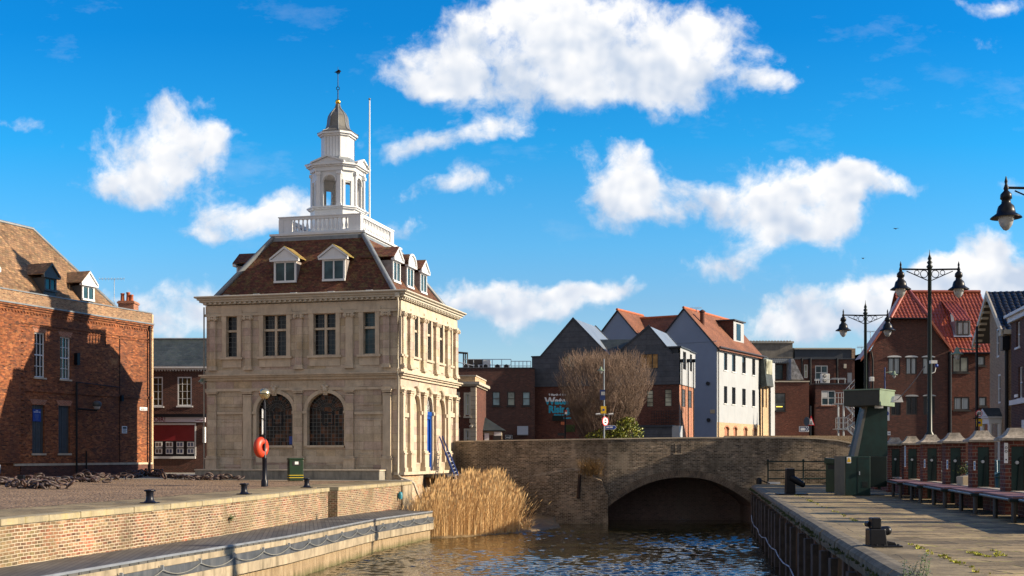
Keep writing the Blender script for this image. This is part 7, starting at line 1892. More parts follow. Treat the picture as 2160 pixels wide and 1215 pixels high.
tuft(1246, 1000, 69.1, 150, 1.0, plain('orange_dry_grass', c3(.16, .09, .03), .9, .4), 'grass_tuft', 'tuft of orange dry grass growing out of the bridge wall left of the arch', sp=.32)
# ================================================================= right quay
ZR = -.28; HR = H-ZR
RE = [(1.8, -10.), (3.9, 5.), (5.53, 17.3), (6.20, 21.9), (7.62, 31.2), (10.0, 46.3), (13.04, 65.6)]
def exr(Y):
    for (x0, y0), (x1, y1) in zip(RE, RE[1:]):
        if Y <= y1: return x0+(x1-x0)*(Y-y0)/(y1-y0)
    return RE[-1][0]+(Y-65.6)*.16
def GR(px, py):      # photo pixel on the right quay surface
    Y = HR*F/(py-HZ); return V((xat(px, Y), Y, ZR))
m = MB(); yy = [-10, 0, 8, 14, 17.3, 21.9, 27, 31.2, 38, 46.3, 56, 65.6, 69.45]
for a, b in zip(yy, yy[1:]):
    m.face([(exr(a)+.34, a, ZR), (exr(a)+1.25, a, ZR), (exr(b)+1.25, b, ZR), (exr(b)+.34, b, ZR)])
struct('quay_edge_slabs', m, M['slab'])
m = MB()
for a, b in zip(yy, yy[1:]): m.face([(exr(a)+1.25, a, ZR-.004), (exr(a)+60, a, ZR-.004), (exr(b)+60, b, ZR-.004), (exr(b)+1.25, b, ZR-.004)])
struct('quay_flagstones', m, M['flags'])
m = MB(); m.box((18.5, -10, ZR-.5), (120, 77.6, ZR-.01)); 
m.box((20, 69.4, ZR-.5), (130, 77.6, .4)); struct('street_behind_flood_wall', m, M['ground'])
# quay wall: stone edge and sheet piles
pw = thing('sheet_pile_wall', 'dark tarred sheet pile quay wall with rounded stone edge on the right of the water', 'quay wall', (8, 40, ZR))
m = MB(); y = -9.
while y < 65.4:
    e = min(y+random.uniform(.85, 1.25), 65.6); j = random.uniform(-.012, .012)
    q = []
    for yk in (y+.008, e-.008):
        x = exr(yk)+j; q.append([(x+.36, yk, ZR-.34), (x-.02, yk, ZR-.34), (x-.05, yk, ZR-.20), (x-.03, yk, ZR-.06), (x+.05, yk, ZR+.005), (x+.20, yk, ZR+.025), (x+.36, yk, ZR+.012)])
    n = 7; m.mesh(q[0]+q[1], [(i, i+1, i+1+n, i+n) for i in range(n-1)]+[tuple(range(n)), tuple(range(2*n-1, n-1, -1))], False); y = e
m.build('stone_edge', plain('mossy_dark_edge_stone', c3(.15, .125, .085), .9, .4, 3., bst=.6, dirt=c3(.04, .035, .02), dirtamt=.9), pw)
m = MB(); y = -9.; pts = []; k = 0
while y < 66.2:
    o = (.0, .0, .26, .26)[k % 4]; dy = (.34, .14, .34, .14)[k % 4]; pts.append((exr(min(y, 65.6))+.05+o, y)); y += dy; k += 1
for (xa, ya), (xb, yb) in zip(pts, pts[1:]): m.face([(xa, ya, -3.8), (xb, yb, -3.8), (xb, yb, ZR-.30), (xa, ya, ZR-.30)])
m.face([(13.1, 65.65, -3.8), (20, 65.65, -3.8), (20, 65.65, ZR), (13.1, 65.65, ZR)])
m.build('piles', M['pile'], pw)
m = MB(); y = -7
while y < 65:
    x = exr(y)-.02; h_ = random.uniform(.06, .1); m.hexa([(x-.07, y, -3.8), (x+.08, y, -3.8), (x+.08, y+.2, -3.8), (x-.07, y+.2, -3.8), (x-.07, y, ZR-.42), (x+.08, y, ZR-.42), (x+.08, y+.2, ZR-.42), (x-.07, y+.2, ZR-.42)]); y += random.choice((1.92, 2.88))
m.build('timber_fenders', M['wood_dk'], pw)
# hanging rope
m = MB(); rp = [(90, 385), (95, 430), (112, 468), (136, 488), (150, 530), (170, 552), (198, 556), (215, 595), (240, 632), (274, 650), (290, 690), (330, 745), (378, 775), (395, 812), (412, 850), (440, 930), (480, 960)]
pts = []
for a, b in rp:
    px, py = 1560+a/3.6, 980+b/3.6; k = (px-CX)/F; Y = 30
    for _ in range(30): Y = (exr(Y)-.10)/k if k > 0 else Y
    pts.append(W(px, py, Y))
m.tube(pts, .022, 6, False); tag(m.build('mooring_rope', plain('pale_blue_grey_rope', c3(.36, .42, .50), .7, .15)), 'pale rope hanging in swags along the sheet pile wall', 'rope')
# moss line on the slabs, weeds on the edge
random.seed(21)
def clumps(pts, n, mat, name, lab, r0=.05, r1=.16, hz=.05):
    m = MB()
    for i in range(n):
        k = random.random()*(len(pts)-1); a, b = V(pts[int(k)]), V(pts[int(k)+1]); p = a.lerp(b, k-int(k))
        p += V((random.gauss(0, .05), random.gauss(0, .05), 0)); r = random.uniform(r0, r1)*random.random()
        for q in range(9):
            w_ = random.random()*6.28; d = V((math.cos(w_), math.sin(w_), 0))*r; s_ = V((-d.y, d.x, 0))*.35
            c = p+d*random.random(); m.mesh([c-s_, c+s_, c+d*.5+V((0, 0, hz*random.uniform(.4, 1.3)))], [(0, 1, 2)])
    tag(m.build(name, mat), lab, 'moss', kind='stuff')
jl = [(exr(y)+1.25, y, ZR+.004) for y in (10, 15, 17, 19, 21, 23, 26, 30, 36, 44, 52)]
clumps([p for p in jl if 16.5 < p[1] < 24], 45, M['moss'], 'joint_moss', 'yellow green moss in the long joint of the right quay flagstones', .03, .09, .035)
clumps([p for p in jl if 24 < p[1]], 60, M['moss'], 'far_joint_moss', 'thin yellow moss further along the joint of the right quay flagstones', .04, .11, .03)
g = [GR(2040, 1163), GR(2080, 1175), GR(2110, 1172), GR(2100, 1160)]; clumps(g, 60, M['moss'], 'slab_moss', 'patch of moss between flagstones near the benches', .03, .09, .03)
clumps([(exr(y)-.04, y, ZR-.18) for y in (16, 24, 30, 36, 42, 50, 60, 65)], 380, M['weed_dk'], 'edge_moss', 'dark moss along the rounded stone edge of the right quay', .05, .16, .06)
# leafy weed in the foreground
def weed(name, lab, stems, mat, L=.085):
    t = thing(name, lab, 'plant', tuple(stems[0][0])); sm_ = MB(); lm = MB()
    for base, tip, nl in stems:
        base, tip = V(base), V(tip); mid = base.lerp(tip, .5)+V((random.gauss(0, .03), random.gauss(0, .03), 0)); sm_.tube([base, mid, tip], [.007, .005, .003], 5)
        for i in range(nl):
            t_ = .2+.8*i/nl; p = base.lerp(mid, t_*2) if t_ < .5 else mid.lerp(tip, t_*2-1)
            w_ = i*2.4+random.random(); d = V((math.cos(w_), math.sin(w_), random.uniform(-.1, .6))).normalized(); l_ = L*random.uniform(.7, 1.3)*(1.1-.4*t_); s_ = d.cross(V((0, 0, 1))).normalized()*l_*.30
            a = p; b = p+d*l_*.5+V((0, 0, .01)); e = p+d*l_-V((0, 0, l_*.15)); lm.mesh([a, b-s_, e, b+s_, b], [(0, 1, 4), (1, 2, 4), (2, 3, 4), (3, 0, 4)], True)
    sm_.build('stems', mat, t); lm.build('leaves', M['weed'], t)
b0 = V((5.40, 16.6, ZR-.1)); st_ = []
for dx, dz, k in ((0, .34, 16), (.06, .26, 14), (-.06, .2, 12), (.12, .22, 12), (.17, .30, 16), (.22, .40, 18), (.28, .44, 18), (.20, .2, 12), (-.10, .12, 10), (.3, .25, 12), (.34, .36, 14)):
    st_.append((b0+V((dx*.7+.02, random.gauss(0, .04), 0)), b0+V((dx+.04, random.gauss(0, .06), dz+.03)), k))
weed('weed_plant', 'leafy grey green weed growing on the near edge of the right quay', st_, M['weed'])
qx = exl(36.5)
weed('wall_weed', 'small green weed sprouting from the pale brick quay wall', [((exl(39)-.02, 39, -.72), (exl(39)+.08+random.gauss(0, .06), 39+random.gauss(0, .15), -.62+random.gauss(0, .06)), 10) for i in range(8)], M['weed'], .09)
# horned bollards
def hbollard(name, lab, loc, h, kind, rz=0):
    t = thing(name, lab, 'bollard', (0, 0, 0), 'horned mooring posts on the right quay'); s = h
    m = MB()
    if kind == 0:
        m.hexa([(-.20, -.13, .0), (.14, -.13, .0), (.14, .13, 0), (-.20, .13, 0), (-.20, -.12, .34*s/.54), (.10, -.12, .34*s/.54), (.10, .12, .34*s/.54), (-.20, .12, .34*s/.54)])
        m.box((-.15, -.10, .34), (.03, .10, .545)); m.build('post', M['iron'], t, bevel=.02)
        m = MB(); m.tube([(-.14, .02, .42), (-.14, .16, .42)], .06, 8); m.tube([(-.02, 0, .27), (.08, 0, .285), (.16, 0, .30)], [.07, .095, .085], 14); m.sphere((.17, 0, .30), .088, 14, 10); m.build('horn', M['iron'], t)
        m = MB(); m.box((-.22, -.20, -.005), (.40, .20, .035)); m.prism([(.12, -.10, .035), (.33, -.10, .035), (.30, -.10, .085), (.12, -.10, .12)], (0, .2, 0)); m.build('base_plate', M['iron'], t, bevel=.01)
        for x in (-.1, .05, .32):
            m = MB(); m.tube([(x, -.16, .03), (x, -.16, .06)], .022, 6); m.build('bolt', M['iron'], t)
    else:
        m.hexa([(-.20, -.16, 0), (.22, -.16, 0), (.22, .16, 0), (-.20, .16, 0), (-.17, -.14, h), (.18, -.14, h), (.18, .14, h), (-.17, .14, h)]); m.build('post', M['iron'], t, bevel=.03)
        m = MB(); m.tube([(.0, -.05, .72), (.25, -.08, .58), (.52, -.1, .42)], [.16, .15, .12], 12); m.sphere((.52, -.1, .42), .12, 10, 8); m.build('horn', M['iron'], t)
        m = MB(); m.box((-.55, -.35, -.005), (.70, .35, .05)); m.build('base_plate', M['iron'], t, bevel=.015)
    t.location = loc; t.rotation_euler = (0, 0, rz)
p = GR(1852, 1153.5); hbollard('horned_bollard', 'black iron mooring post with a rounded horn, nearest the camera on the right quay', p, .54, 0, R(6))
p = GR(1666, 1043); hbollard('horned_bollard', 'tall black iron mooring post with a slanting horn in front of the green railing', p, 1.10, 1, R(0))
p = GR(1601, 1021); p.z = ZR
t = thing('small_bollard', 'small dark rounded bollard at the far corner of the right quay beside the arch', 'bollard', tuple(p)); m = MB(); m.lathe([(.16, 0), (.16, .25), (.13, .33), (.02, .37)], p, 12); m.tube([p+V((.1, 0, .22)), p+V((.6, -.1, .02))], .035, 6); m.build('post', M['iron'], t)
# green railing along the bridge end of the quay
Y = 69.0; rl = thing('green_railing', 'dark green three bar railing in front of the bridge beyond the right quay', 'railing', W(1680, 1018, Y))
m = MB(); zt_ = ZR+1.30
xs = [xat(1620, Y)+i*2.02 for i in range(5)]
for h_ in (.30, .78, 1.28): m.tube([(xs[0], Y, ZR+h_), (xs[-1], Y, ZR+h_)], .035, 8)
m.build('rails', M['green'], rl)
for x in xs:
    m = MB(); m.lathe([(.07, 0), (.07, .06), (.045, .1), (.045, 1.28), (.07, 1.31), (.07, 1.38), (.02, 1.42)], (x, Y, ZR), 10); m.build('post', M['green'], rl)
m = MB(); p = GR(1632, 1021); m.box((p.x-.35, p.y-.1, ZR), (p.x+.35, p.y+.1, ZR+.12)); tag(m.build('kerb_block', M['sign_white']), 'small whitish block lying at the foot of the green railing', 'block')
# green lidded bin
p = GR(1757, 1040); bn = thing('green_hooded_bin', 'bright green street bin with sloping hood standing left of the green cabinet', 'litter bin', tuple(p))
fbx = Fr((p.x-.36, p.y), (.93, -.37)); m = MB(); z0 = ZR
m.fbox(fbx, .04, .74, z0+.04, z0+1.28, -.6, 0); m.build('body', M['green_bin'], bn, bevel=.02)
m = MB(); m.prism([fbx.P(-.02, z0+1.283, .06), fbx.P(-.02, z0+1.55, .06), fbx.P(.80, z0+1.47, .06), fbx.P(.80, z0+1.283, .06)], -fbx.N*.70); m.build('hood', M['green_bin'], bn, bevel=.02)
m = MB(); m.fbox(fbx, .14, .66, z0+1.05, z0+1.24, .001, .012); m.build('opening', M['black'], bn)
m = MB(); m.fbox(fbx, .50, .64, z0+.7, z0+.95, .001, .01); m.build('sticker', M['yellow'], bn)
# flood gate cabinet, column and hood
cb = thing('green_flood_gate_housing', 'large dark green steel housing: boxy cabinets, tall tapering column and overhanging box on top', 'machine housing', tuple(GR(1820, 1045)))
yA = GR(1790, 1045.5).y; xa0, xa1, xa2 = xat(1783, yA), xat(1836, yA), xat(1877, yA)
ztc = zat(962.5, yA)
m = MB(); m.box((xa0, yA, ZR), (xa1, yA+1.7, ztc)); m.build('cabinet', M['green'], cb, bevel=.02)
m = MB(); m.box((xa1+.02, yA+.35, ZR+.35), (xa2, yA+1.7, ztc-.01)); m.build('cabinet', M['green_dk'], cb, bevel=.02)
m = MB(); m.prism([V((xa0-.005, yA-.004, ZR)), V((xa0-.005, yA-.004, ztc)), V((xa0-.005, yA+1.6, ztc)), V((xa0-.005, yA+1.6, ZR))], (-.012, 0, 0)); m.build('side_panel', plain('faded_tan_green_paint', c3(.10, .10, .07), .6, .2), cb)
m = MB()
for (x_, a_, b_) in ((.5, ZR+.06, ztc-.04),): m.box((xa0+(xa1-xa0)*x_-.006, yA-.006, a_), (xa0+(xa1-xa0)*x_+.006, yA+.002, b_))
m.box((xa0+.05, yA-.006, ztc-.10), (xa1-.05, yA+.002, ztc-.09))
for k in range(5): m.box((xa1-.34, yA-.008, ZR+.35+k*.05), (xa1-.10, yA-.002, ZR+.37+k*.05))
m.build('panel_seams', M['black'], cb)
m = MB(); m.box((xa0+.56, yA-.04, ZR+.85), (xa0+.60, yA-.003, ZR+1.0)); m.build('handle', M['galv'], cb)
m = MB(); r = (xat(1786, yA), xat(1795, yA)); m.box((r[0], yA-.012, zat(977, yA)), (r[1], yA-.003, zat(964, yA))); o = m.build('warning_label', M['sign_white'], cb)
m = MB(); m.box((r[0]+.02, yA-.018, zat(974.5, yA)), (r[1]-.02, yA-.013, zat(970, yA))); xm = (r[0]+r[1])/2; m.prism([V((xm-.06, yA-.018, zat(969.5, yA))), V((xm+.06, yA-.018, zat(969.5, yA))), V((xm, yA-.018, zat(965, yA)))], (0, .005, 0)); m.build('warning_mark', M['sign_yellow'], o)
ztop_ = zat(853, yA+.5); yc = yA+.5
m = MB(); pl = [V((xat(1803, yc), yc, ztc)), V((xat(1872, yc), yc, ztc)), V((xat(1872, yc), yc, ztop_)), V((xat(1829, yc), yc, ztop_))]; m.prism(pl, (0, 1.0, 0)); m.build('column', M['green'], cb)
m = MB(); sl_ = [V((xat(1801, yc), yc-.04, ztc)), V((xat(1809, yc), yc-.04, ztc)), V((xat(1830.5, yc), yc-.04, ztop_)), V((xat(1826, yc), yc-.04, ztop_))]; m.prism(sl_, (0, .5, 0)); m.build('slanted_rail', plain('pale_grey_rail', c3(.11, .11, .10), .5, .2), cb)
hc = W(1855, 855, yA-.9); fL = Fr((hc.x-1.5*.80, hc.y+1.5*.60), (.80, -.60)); zt2 = zat(823, yA-.9)+.02
m = MB(); m.fbox(fL, 0, 1.5, hc.z, zt2, -1.75, 0); m.build('top_box', plain('olive_green_hood', c3(.026, .026, .018), .55, .2), cb, bevel=.015)
m = MB(); m.prism([fL.P(1.502, hc.z, 0), fL.P(1.502, zt2, 0), fL.P(1.502, zt2, -1.75), fL.P(1.502, hc.z, -1.75)], fL.U*.012); m.build('top_box_lit_end', M['green_pale'], cb)  # sun-facing end in paler green, sunlight put into its colour
m = MB(); m.fbox(fL, -.03, 1.54, zt2+.003, zt2+.05, -1.78, .03); m.build('top_box_lid', M['green_pale'], cb)
m = MB(); q = W(1854, 858, yA-.5); m.box(q-V((.16, .06, .06)), q+V((.16, .06, .04))); m.build('bulkhead_lamp', M['alu'], cb)
q = W(1892, 843, yA-1.2); m = MB(); m.prism([q+V((-.16, 0, -.10)), q+V((.26, 0, -.10)), q+V((.18, 0, .14)), q+V((-.10, 0, .14))], (0, .35, 0)); m.build('floodlight', M['alu'], cb)

# ---- flood wall piers, low wall, benches
PD = V((.149, .989, 0)).normalized()
def pline(Y): return V((13.7+.149*(Y-30.1), Y, 0))
fp_ = Fr((0, 0), (PD.y, -PD.x))
def pier():
    t = thing('flood_wall_pier', 'x', 'brick pier', (0, 0, 0), 'brick piers of the flood wall')
    f = Fr((0, 0), (1, 0)); h = 2.10
    m = MB(); hw = .335; sl = .175
    m.fbox(f, -hw, -sl, 0, h, -.6, 0); m.fbox(f, sl, hw, 0, h, -.6, 0); m.fbox(f, -sl, sl, h-.16, h, -.6, 0); m.fbox(f, -sl, sl, 0, h-.16, -.6, -.08)
    m.build('shaft', M['brick_pier'], t)
    m = MB(); m.fbox(f, -sl-.002, sl+.002, .02, h-.162, -.10, -.04); pn = m.build('steel_panel', M['green'], t)
    m = MB(); m.tube([f.P(-.02, h-.62, -.04), f.P(-.02, h-.62, .02)], .05, 12); m.build('locking_boss', M['galv'], pn)
    m = MB(); m.prism([f.P(.04, h-.5, -.03), f.P(.11, h-.45, -.03), f.P(.02, .03, -.03), f.P(-.07, .03, -.03)], f.N*.06); m.build('bracing_bar', M['green_dk'], pn)
    m = MB()
    prof = [(.47, 0), (.47, .07), (.41, .09), (.30, .16), (.22, .26), (.18, .34), (.17, .36)]
    vs = []
    for r_, z in prof:
        for a, b in ((-1, -1), (1, -1), (1, 1), (-1, 1)): vs.append(V((a*r_, .3+b*(r_+.0), h+.003+z)))
    m.mesh(vs, [(i*4+j, i*4+(j+1) % 4, (i+1)*4+(j+1) % 4, (i+1)*4+j) for i in range(len(prof)-1) for j in range(4)]+[(3, 2, 1, 0), tuple(range(len(vs)-4, len(vs)))]); m.build('cap', M['capstone'], t)
    return t
pys = [29.9, 34.0, 38.0, 42.0, 46.1, 50.2, 54.3, 58.4, 62.5, 66.5]
plab = {29.9: 'flood wall pier just outside the right edge, nearest the camera', 34.0: 'brick flood wall pier at the right edge with a white sign on its left side', 38.0: 'second brick flood wall pier from the right, left of the green post bin',
        42.0: 'brick flood wall pier right of the tall double lamp post', 46.1: 'brick flood wall pier directly below the tall double lamp post', 50.2: 'brick flood wall pier just left of the tall double lamp post',
        54.3: 'brick flood wall pier immediately right of the green gate housing', 58.4: 'brick flood wall pier hidden behind the green gate housing', 62.5: 'brick flood wall pier behind the slanted rail of the gate housing', 66.5: 'farthest brick flood wall pier, left of the slanted rail beside the bridge'}
p0 = pier(); first = True
for y in pys:
    o = p0 if first else copy_tree(p0); first = False
    q = pline(y); o.location = (q.x, q.y, ZR); o.rotation_euler = (0, 0, math.atan2(-PD.x, PD.y)); o['label'] = plab[y]
fw2 = thing('flood_wall', 'low dark red brick wall running between the piers behind the benches', 'wall', tuple(pline(45)))
fwl = Fr((pline(71).x, pline(71).y), (-PD.x, -PD.y)); m = MB(); u0 = 0
ys_ = [-6]+pys+[71]
for a, b in zip(ys_, ys_[1:]):
    ua, ub = 71-b+.7, 71-a-.05
    if a == -6: ub = 71+6
    m.fbox(fwl, ua*1.011, ub*1.011, ZR, ZR+.62, -.20, .12)
m.build('brickwork', M['brick_pier'], fw2)
m = MB(); m.fbox(fwl, 0, 78, ZR+.623, ZR+.68, -.22, .14); m.build('coping', M['capstone'], fw2)
# notices fixed on the piers
for px, py0, py1, Y, lab, w_ in ((2122, 934, 977, 34.0, 'tall narrow white notice with a black swirl on the pier at the right edge', 7.5), (2055.5, 972.5, 992, 38.0, 'small blue and white notice on the second pier from the right', 3.6), (1998, 970, 990, 42.0, 'small blue and white notice on the pier right of the double lamp', 3.2), (1950.3, 969, 987, 46.1, 'small blue and white notice on the pier under the double lamp', 3), (1909, 940, 985, 50.2, 'tall narrow notice on the pier left of the double lamp', 3)):
    c = pline(Y); fr3 = Fr((c.x, c.y), (PD.y, -PD.x)); u = fr3.u(px, .01); m = MB(); ww = w_/F*Y
    m.fbox(fr3, u-ww/2, u+ww/2, zat(py1, Y), zat(py0, Y), .005, .03); t = tag(m.build('notice', M['sign_white']), lab, 'notice', 'notices on the flood wall piers'); OFF[t.name] = V((0, 0, 0))
    za, zb = zat(py1, Y), zat(py0, Y)
    if Y == 34.0:
        m = MB(); cc = fr3.P(u, zb-.17*1., .035); m.torus(cc+V((0, 0, .03)), .030, .007, fr3.N, 16, 5, ); m.torus(cc-V((0, 0, .07)), .030, .007, fr3.N, 16, 5); m.fbox(fr3, u-.02, u+.02, za+.08, za+.12, .031, .034); m.build('notice_mark', M['black'], t)
    else:
        m = MB(); m.fbox(fr3, u-ww*.32, u+ww*.32, za+.03, (za+zb)/2-.01, .031, .034); m.fbox(fr3, u-ww*.32, u+ww*.32, (za+zb)/2+.01, zb-.03, .031, .034); m.build('notice_print', plain('mid_blue_print%d' % int(Y), c3(.05, .20, .50), .5), t)
def bench(L):
    t = thing('bench', 'x', 'bench', (0, 0, 0), 'maroon benches along the flood wall')
    m = MB(); m.box((0.02, 0.0, .60), (1.12, L-.16, .655)); m.build('seat', M['bench'], t, bevel=.012)
    m = MB(); m.box((-.02, -.02, .535), (1.12, L-.04, .597)); m.build('frame', M['green_dk'], t)
    m = MB(); m.tube([(-.045, .12, .575), (-.045, L-.15, .575)], .035, 10); m.build('front_rail', plain('blue_grey_steel_rail', c3(.12, .17, .20), .35, .2, metal=.3), t)
    m = MB(); m.box((-.075, -.05, .52), (.2, .12, .60)); m.build('corner_bracket', M['green_dk'], t, bevel=.01)
    for x, y in ((.06, .10), (.06, L*.58), (.95, .10), (.95, L*.58)):
        m = MB(); m.tube([(x, y, 0), (x, y, .535)], .062, 14); m.build('leg', M['tube_grey'], t)
    return t
blab = ['maroon bench nearest the camera at the right edge', 'second maroon bench from the right edge', 'middle maroon bench of the row', 'fourth maroon bench from the right edge', 'farthest maroon bench, beside the green cabinet']
bb0 = bench(4.08)
for i in range(6):
    o = bb0 if i == 0 else copy_tree(bb0)
    Y = 30.1+4.1*(i if i < 5 else -1); x = 12.50+.149*(Y-30.1); o.location = (x, Y, ZR); o.rotation_euler = (0, 0, math.atan2(-PD.x, PD.y)-R(2.4)); o['label'] = blab[i] if i < 5 else 'maroon bench outside the right edge of the photo'

# ---- double lamps
def dlamp():
    t = thing('street_lamp', 'x', 'street lamp', (0, 0, 0), 'double armed street lamps on the right quay'); Hh = 8.85
    m = MB(); m.lathe([(.22, 0), (.22, .35), (.16, .5), (.15, 2.2), (.19, 2.25), (.19, 2.4), (.10, 2.55), (.085, 4.5), (.07, Hh), (.09, Hh+.05), (.13, Hh+.12), (.06, Hh+.2), (.11, Hh+.28), (.05, Hh+.36), (.08, Hh+.42), (.02, Hh+.6), (.005, Hh+.78)], n=14); m.build('pole', M['green_dk'], t)
    m = MB()
    for s_ in (-1, 1):
        m.tube([(0, 0, Hh), (s_*1.15, 0, Hh+.02)], .035, 8); m.tube([(s_*.08, 0, Hh-.42), (s_*.9, 0, Hh-.06)], .02, 6)
        m.torus((s_*.22, 0, Hh-.17), .14, .016, (0, 1, 0), 18, 5); m.torus((s_*.50, 0, Hh-.12), .09, .014, (0, 1, 0), 16, 5)
        m.lathe([(.05, -.06), (.07, 0), (.03, .12), (.045, .18), (.01, .32)], (s_*1.13, 0, Hh), 10)
    m.build('arms', M['iron'], t)
    for s_ in (-1, 1):
        c = (s_*1.13, 0, Hh-.05)
        m = MB(); m.lathe([(.05, 0), (.14, -.10), (.15, -.22), (.11, -.25), (.12, -.34), (.20, -.42), (.23, -.54), (.24, -.60), (.38, -.70), (.40, -.73), (.36, -.72), (.2, -.66)], c, 20); l_ = m.build('lamp_head', M['iron'], t)
        m = MB(); m.lathe([(.20, -.68), (.195, -.78), (.15, -.92), (.07, -1.03), (.005, -1.06)], c, 18); m.build('bowl', M['lantern'], l_)
    return t
l0 = dlamp()
for i, (px, Y, lab, ro) in enumerate([(1961, 46.9, 'tall double armed street lamp rising behind the flood wall piers, camera box on its pole', -2), (1825.5, 61.5, 'smaller looking double armed street lamp behind the green gate housing', 0), (2213, 31.6, 'double armed street lamp at the right edge of which only the left lantern shows', 0)]):
    o = l0 if i == 0 else copy_tree(l0); zb = ZR if i != 1 else ZR+.25
    o.location = (xat(px, Y), Y, (ZR+.05, ZR-.06, ZR-.16)[i]); o['label'] = lab
# cameras / boxes on lamp one
Y = 46.7; q = W(1972, 768, Y); t = thing('security_camera', 'white and blue security camera box fixed to the tall double lamp post', 'camera', tuple(q))
m = MB(); m.box(q+V((-.18, -.1, .02)), q+V((.06, .1, .14))); m.tube([q+V((0, 0, -.02)), q+V((.03, 0, -.16)), q+V((.0, 0, -.30)), q+V((-.12, 0, -.36))], .016, 5); m.build('casing', M['alu'], t)
m = MB(); m.sphere(q+V((.06, 0, -.06)), .07, 12, 8); m.build('dome', M['sign_blue'], t)
Y = 61.3; q = W(1838, 800, Y); m = MB(); m.box(q+V((-.1, -.1, -.12)), q+V((.12, .1, .12))); tag(m.build('security_camera', M['alu'], bevel=.03), 'small white camera box on the farther double lamp post', 'camera')
m = MB(); a, b = W(1951, 772, 46.9), W(1890, 846, yA-1.1); m.tube([a.lerp(b, i/10)+V((0, 0, -.22*4*(i/10)*(1-i/10)*.4)) for i in range(11)], .018, 5, False); tag(m.build('power_cable', plain('grey_cable', c3(.16, .16, .18), .6)), 'thin cable sagging from the tall lamp post to the green housing', 'cable')
# smaller street lamps beyond
def small_lamp(name, lab, px, ytop, Y, lx, ly, poleclr, s=1., bracket=True, base=.4):
    x = xat(px, Y); z1 = zat(ytop, Y); t = thing(name, lab, 'street lamp', (x, Y, base))
    m = MB(); m.tube([(x, Y, base), (x, Y, z1)], [.09*s, .055*s], 10); m.build('pole', poleclr, t)
    c = W(lx, ly, Y); m = MB()
    if bracket: m.tube([(x, Y, c.z+.12*s), c+V((0, 0, .22*s)), c+V((0, 0, .05))], .03*s, 6)
    m.lathe([(.03, .28*s), (.10*s, .2*s), (.12*s, .05*s), (.2*s, 0), (.30*s, -.06*s), (.31*s, -.09*s), (.1*s, -.07*s)], c, 16); l_ = m.build('lamp_head', M['green_pale'], t)
    m = MB(); m.lathe([(.16*s, -.07*s), (.15*s, -.18*s), (.06*s, -.34*s), (.01, -.36*s)], c, 14); m.build('bowl', M['lantern'], l_)
    return t
t1 = small_lamp('street_lamp', 'slim grey street lamp with one pale lantern standing in front of the bare tree', 1274, 757, 75.5, 1267.5, 780, plain('grey_lamp_pole', c3(.20, .23, .27), .45, .15), .72, base=.9)
small_lamp('street_lamp', 'small pale lantern on a dark pole in front of the red roofed house wall', 1866.5, 775, 78, 1886, 789, M['blue_dk'], .75)
small_lamp('street_lamp', 'grey green lantern hanging beside the dark pole with the 20 speed sign', 2060.5, 688, 58, 2019, 744, M['iron'], 1.0)
# signs on the poles
def roadsign(root, px, py, Y, kind, w_, h_, ang=0):
    c = W(px, py, Y); f = Fr((c.x, c.y), (math.cos(ang), math.sin(ang))); hw, hh = w_/F*Y/2, h_/F*Y/2
    return c, f, hw, hh
Y = 75.3; sg = thing('road_signs', 'yellow plate, red ringed round sign and blue arrow fixed to the slim lamp pole', 'road signs', W(1276, 880, Y))
m = MB(); c = W(1270.5, 833, Y); m.box(c-V((.15, .05, .32)), c+V((.17, .03, .32))); m.build('blue_box', M['blue_dk'], sg)
m = MB(); m.box(c+V((-.08, -.06, -.02)), c+V((.16, -.052, .2))); m.build('box_window', M['clad_light'], sg)
m = MB(); c = W(1273, 864.5, Y); m.box(c-V((.17, .02, .23)), c+V((.17, .02, .23))); o = m.build('yellow_plate', M['sign_yellow'], sg)
m = MB(); m.tube([c-V((0, .022, 0)), c-V((0, .03, 0))], .07, 14); m.build('plate_symbol', M['sign_blue'], o)
for px in (1261.5, 1289):
    m = MB(); c = W(px, 874, Y); m.tube([c-V((.14, 0, 0)), c+V((.14, 0, .02))], [.05, .07], 8); m.build('sign_lamp', M['alu'], sg)
m = MB(); c = W(1276, 874, Y); m.tube([c-V((.4, 0, 0)), c+V((.4, 0, 0))], .015, 5); m.build('lamp_arm', M['galv'], sg)
c = W(1276.5, 888.5, Y); ax = V((.72, -.70, 0)).normalized()
m = MB(); m.tube([c, c+ax*.02], .30, 24); o = m.build('round_sign', M['sign_red'], sg)
m = MB(); m.tube([c+ax*.021, c+ax*.026], .235, 24); m.build('sign_face', M['sign_white'], o)
a_ = ax.cross(V((0, 0, 1))); m = MB()
for dz in (.07, -.08): m.prism([c+ax*.028+a_*-.12+V((0, 0, dz-.04)), c+ax*.028+a_*.12+V((0, 0, dz-.04)), c+ax*.028+a_*.08+V((0, 0, dz+.05)), c+ax*.028+a_*-.08+V((0, 0, dz+.05))], ax*.004)
m.build('sign_symbol', M['black'], o)
c = W(1276.5, 901.5, Y); f = Fr((c.x, Y), (1, 0)); m = MB(); m.prism([f.P(0, c.z-.13, .02), f.P(.60, c.z-.13, .02), f.P(.72, c.z, .02), f.P(.60, c.z+.13, .02), f.P(0, c.z+.13, .02)], f.N*.02); o = m.build('arrow_sign', M['sign_white'], sg)
m = MB(); m.prism([f.P(.02, c.z-.11, .042), f.P(.59, c.z-.11, .042), f.P(.69, c.z, .042), f.P(.59, c.z+.11, .042), f.P(.02, c.z+.11, .042)], f.N*.004); m.build('arrow_face', M['sign_blue'], o)
m = MB(); m.fbox(f, .07, .26, c.z-.03, c.z+.04, .047, .05); m.fbox(f, .29, .47, c.z-.03, c.z+.05, .047, .05); m.build('arrow_text', M['sign_white'], o)
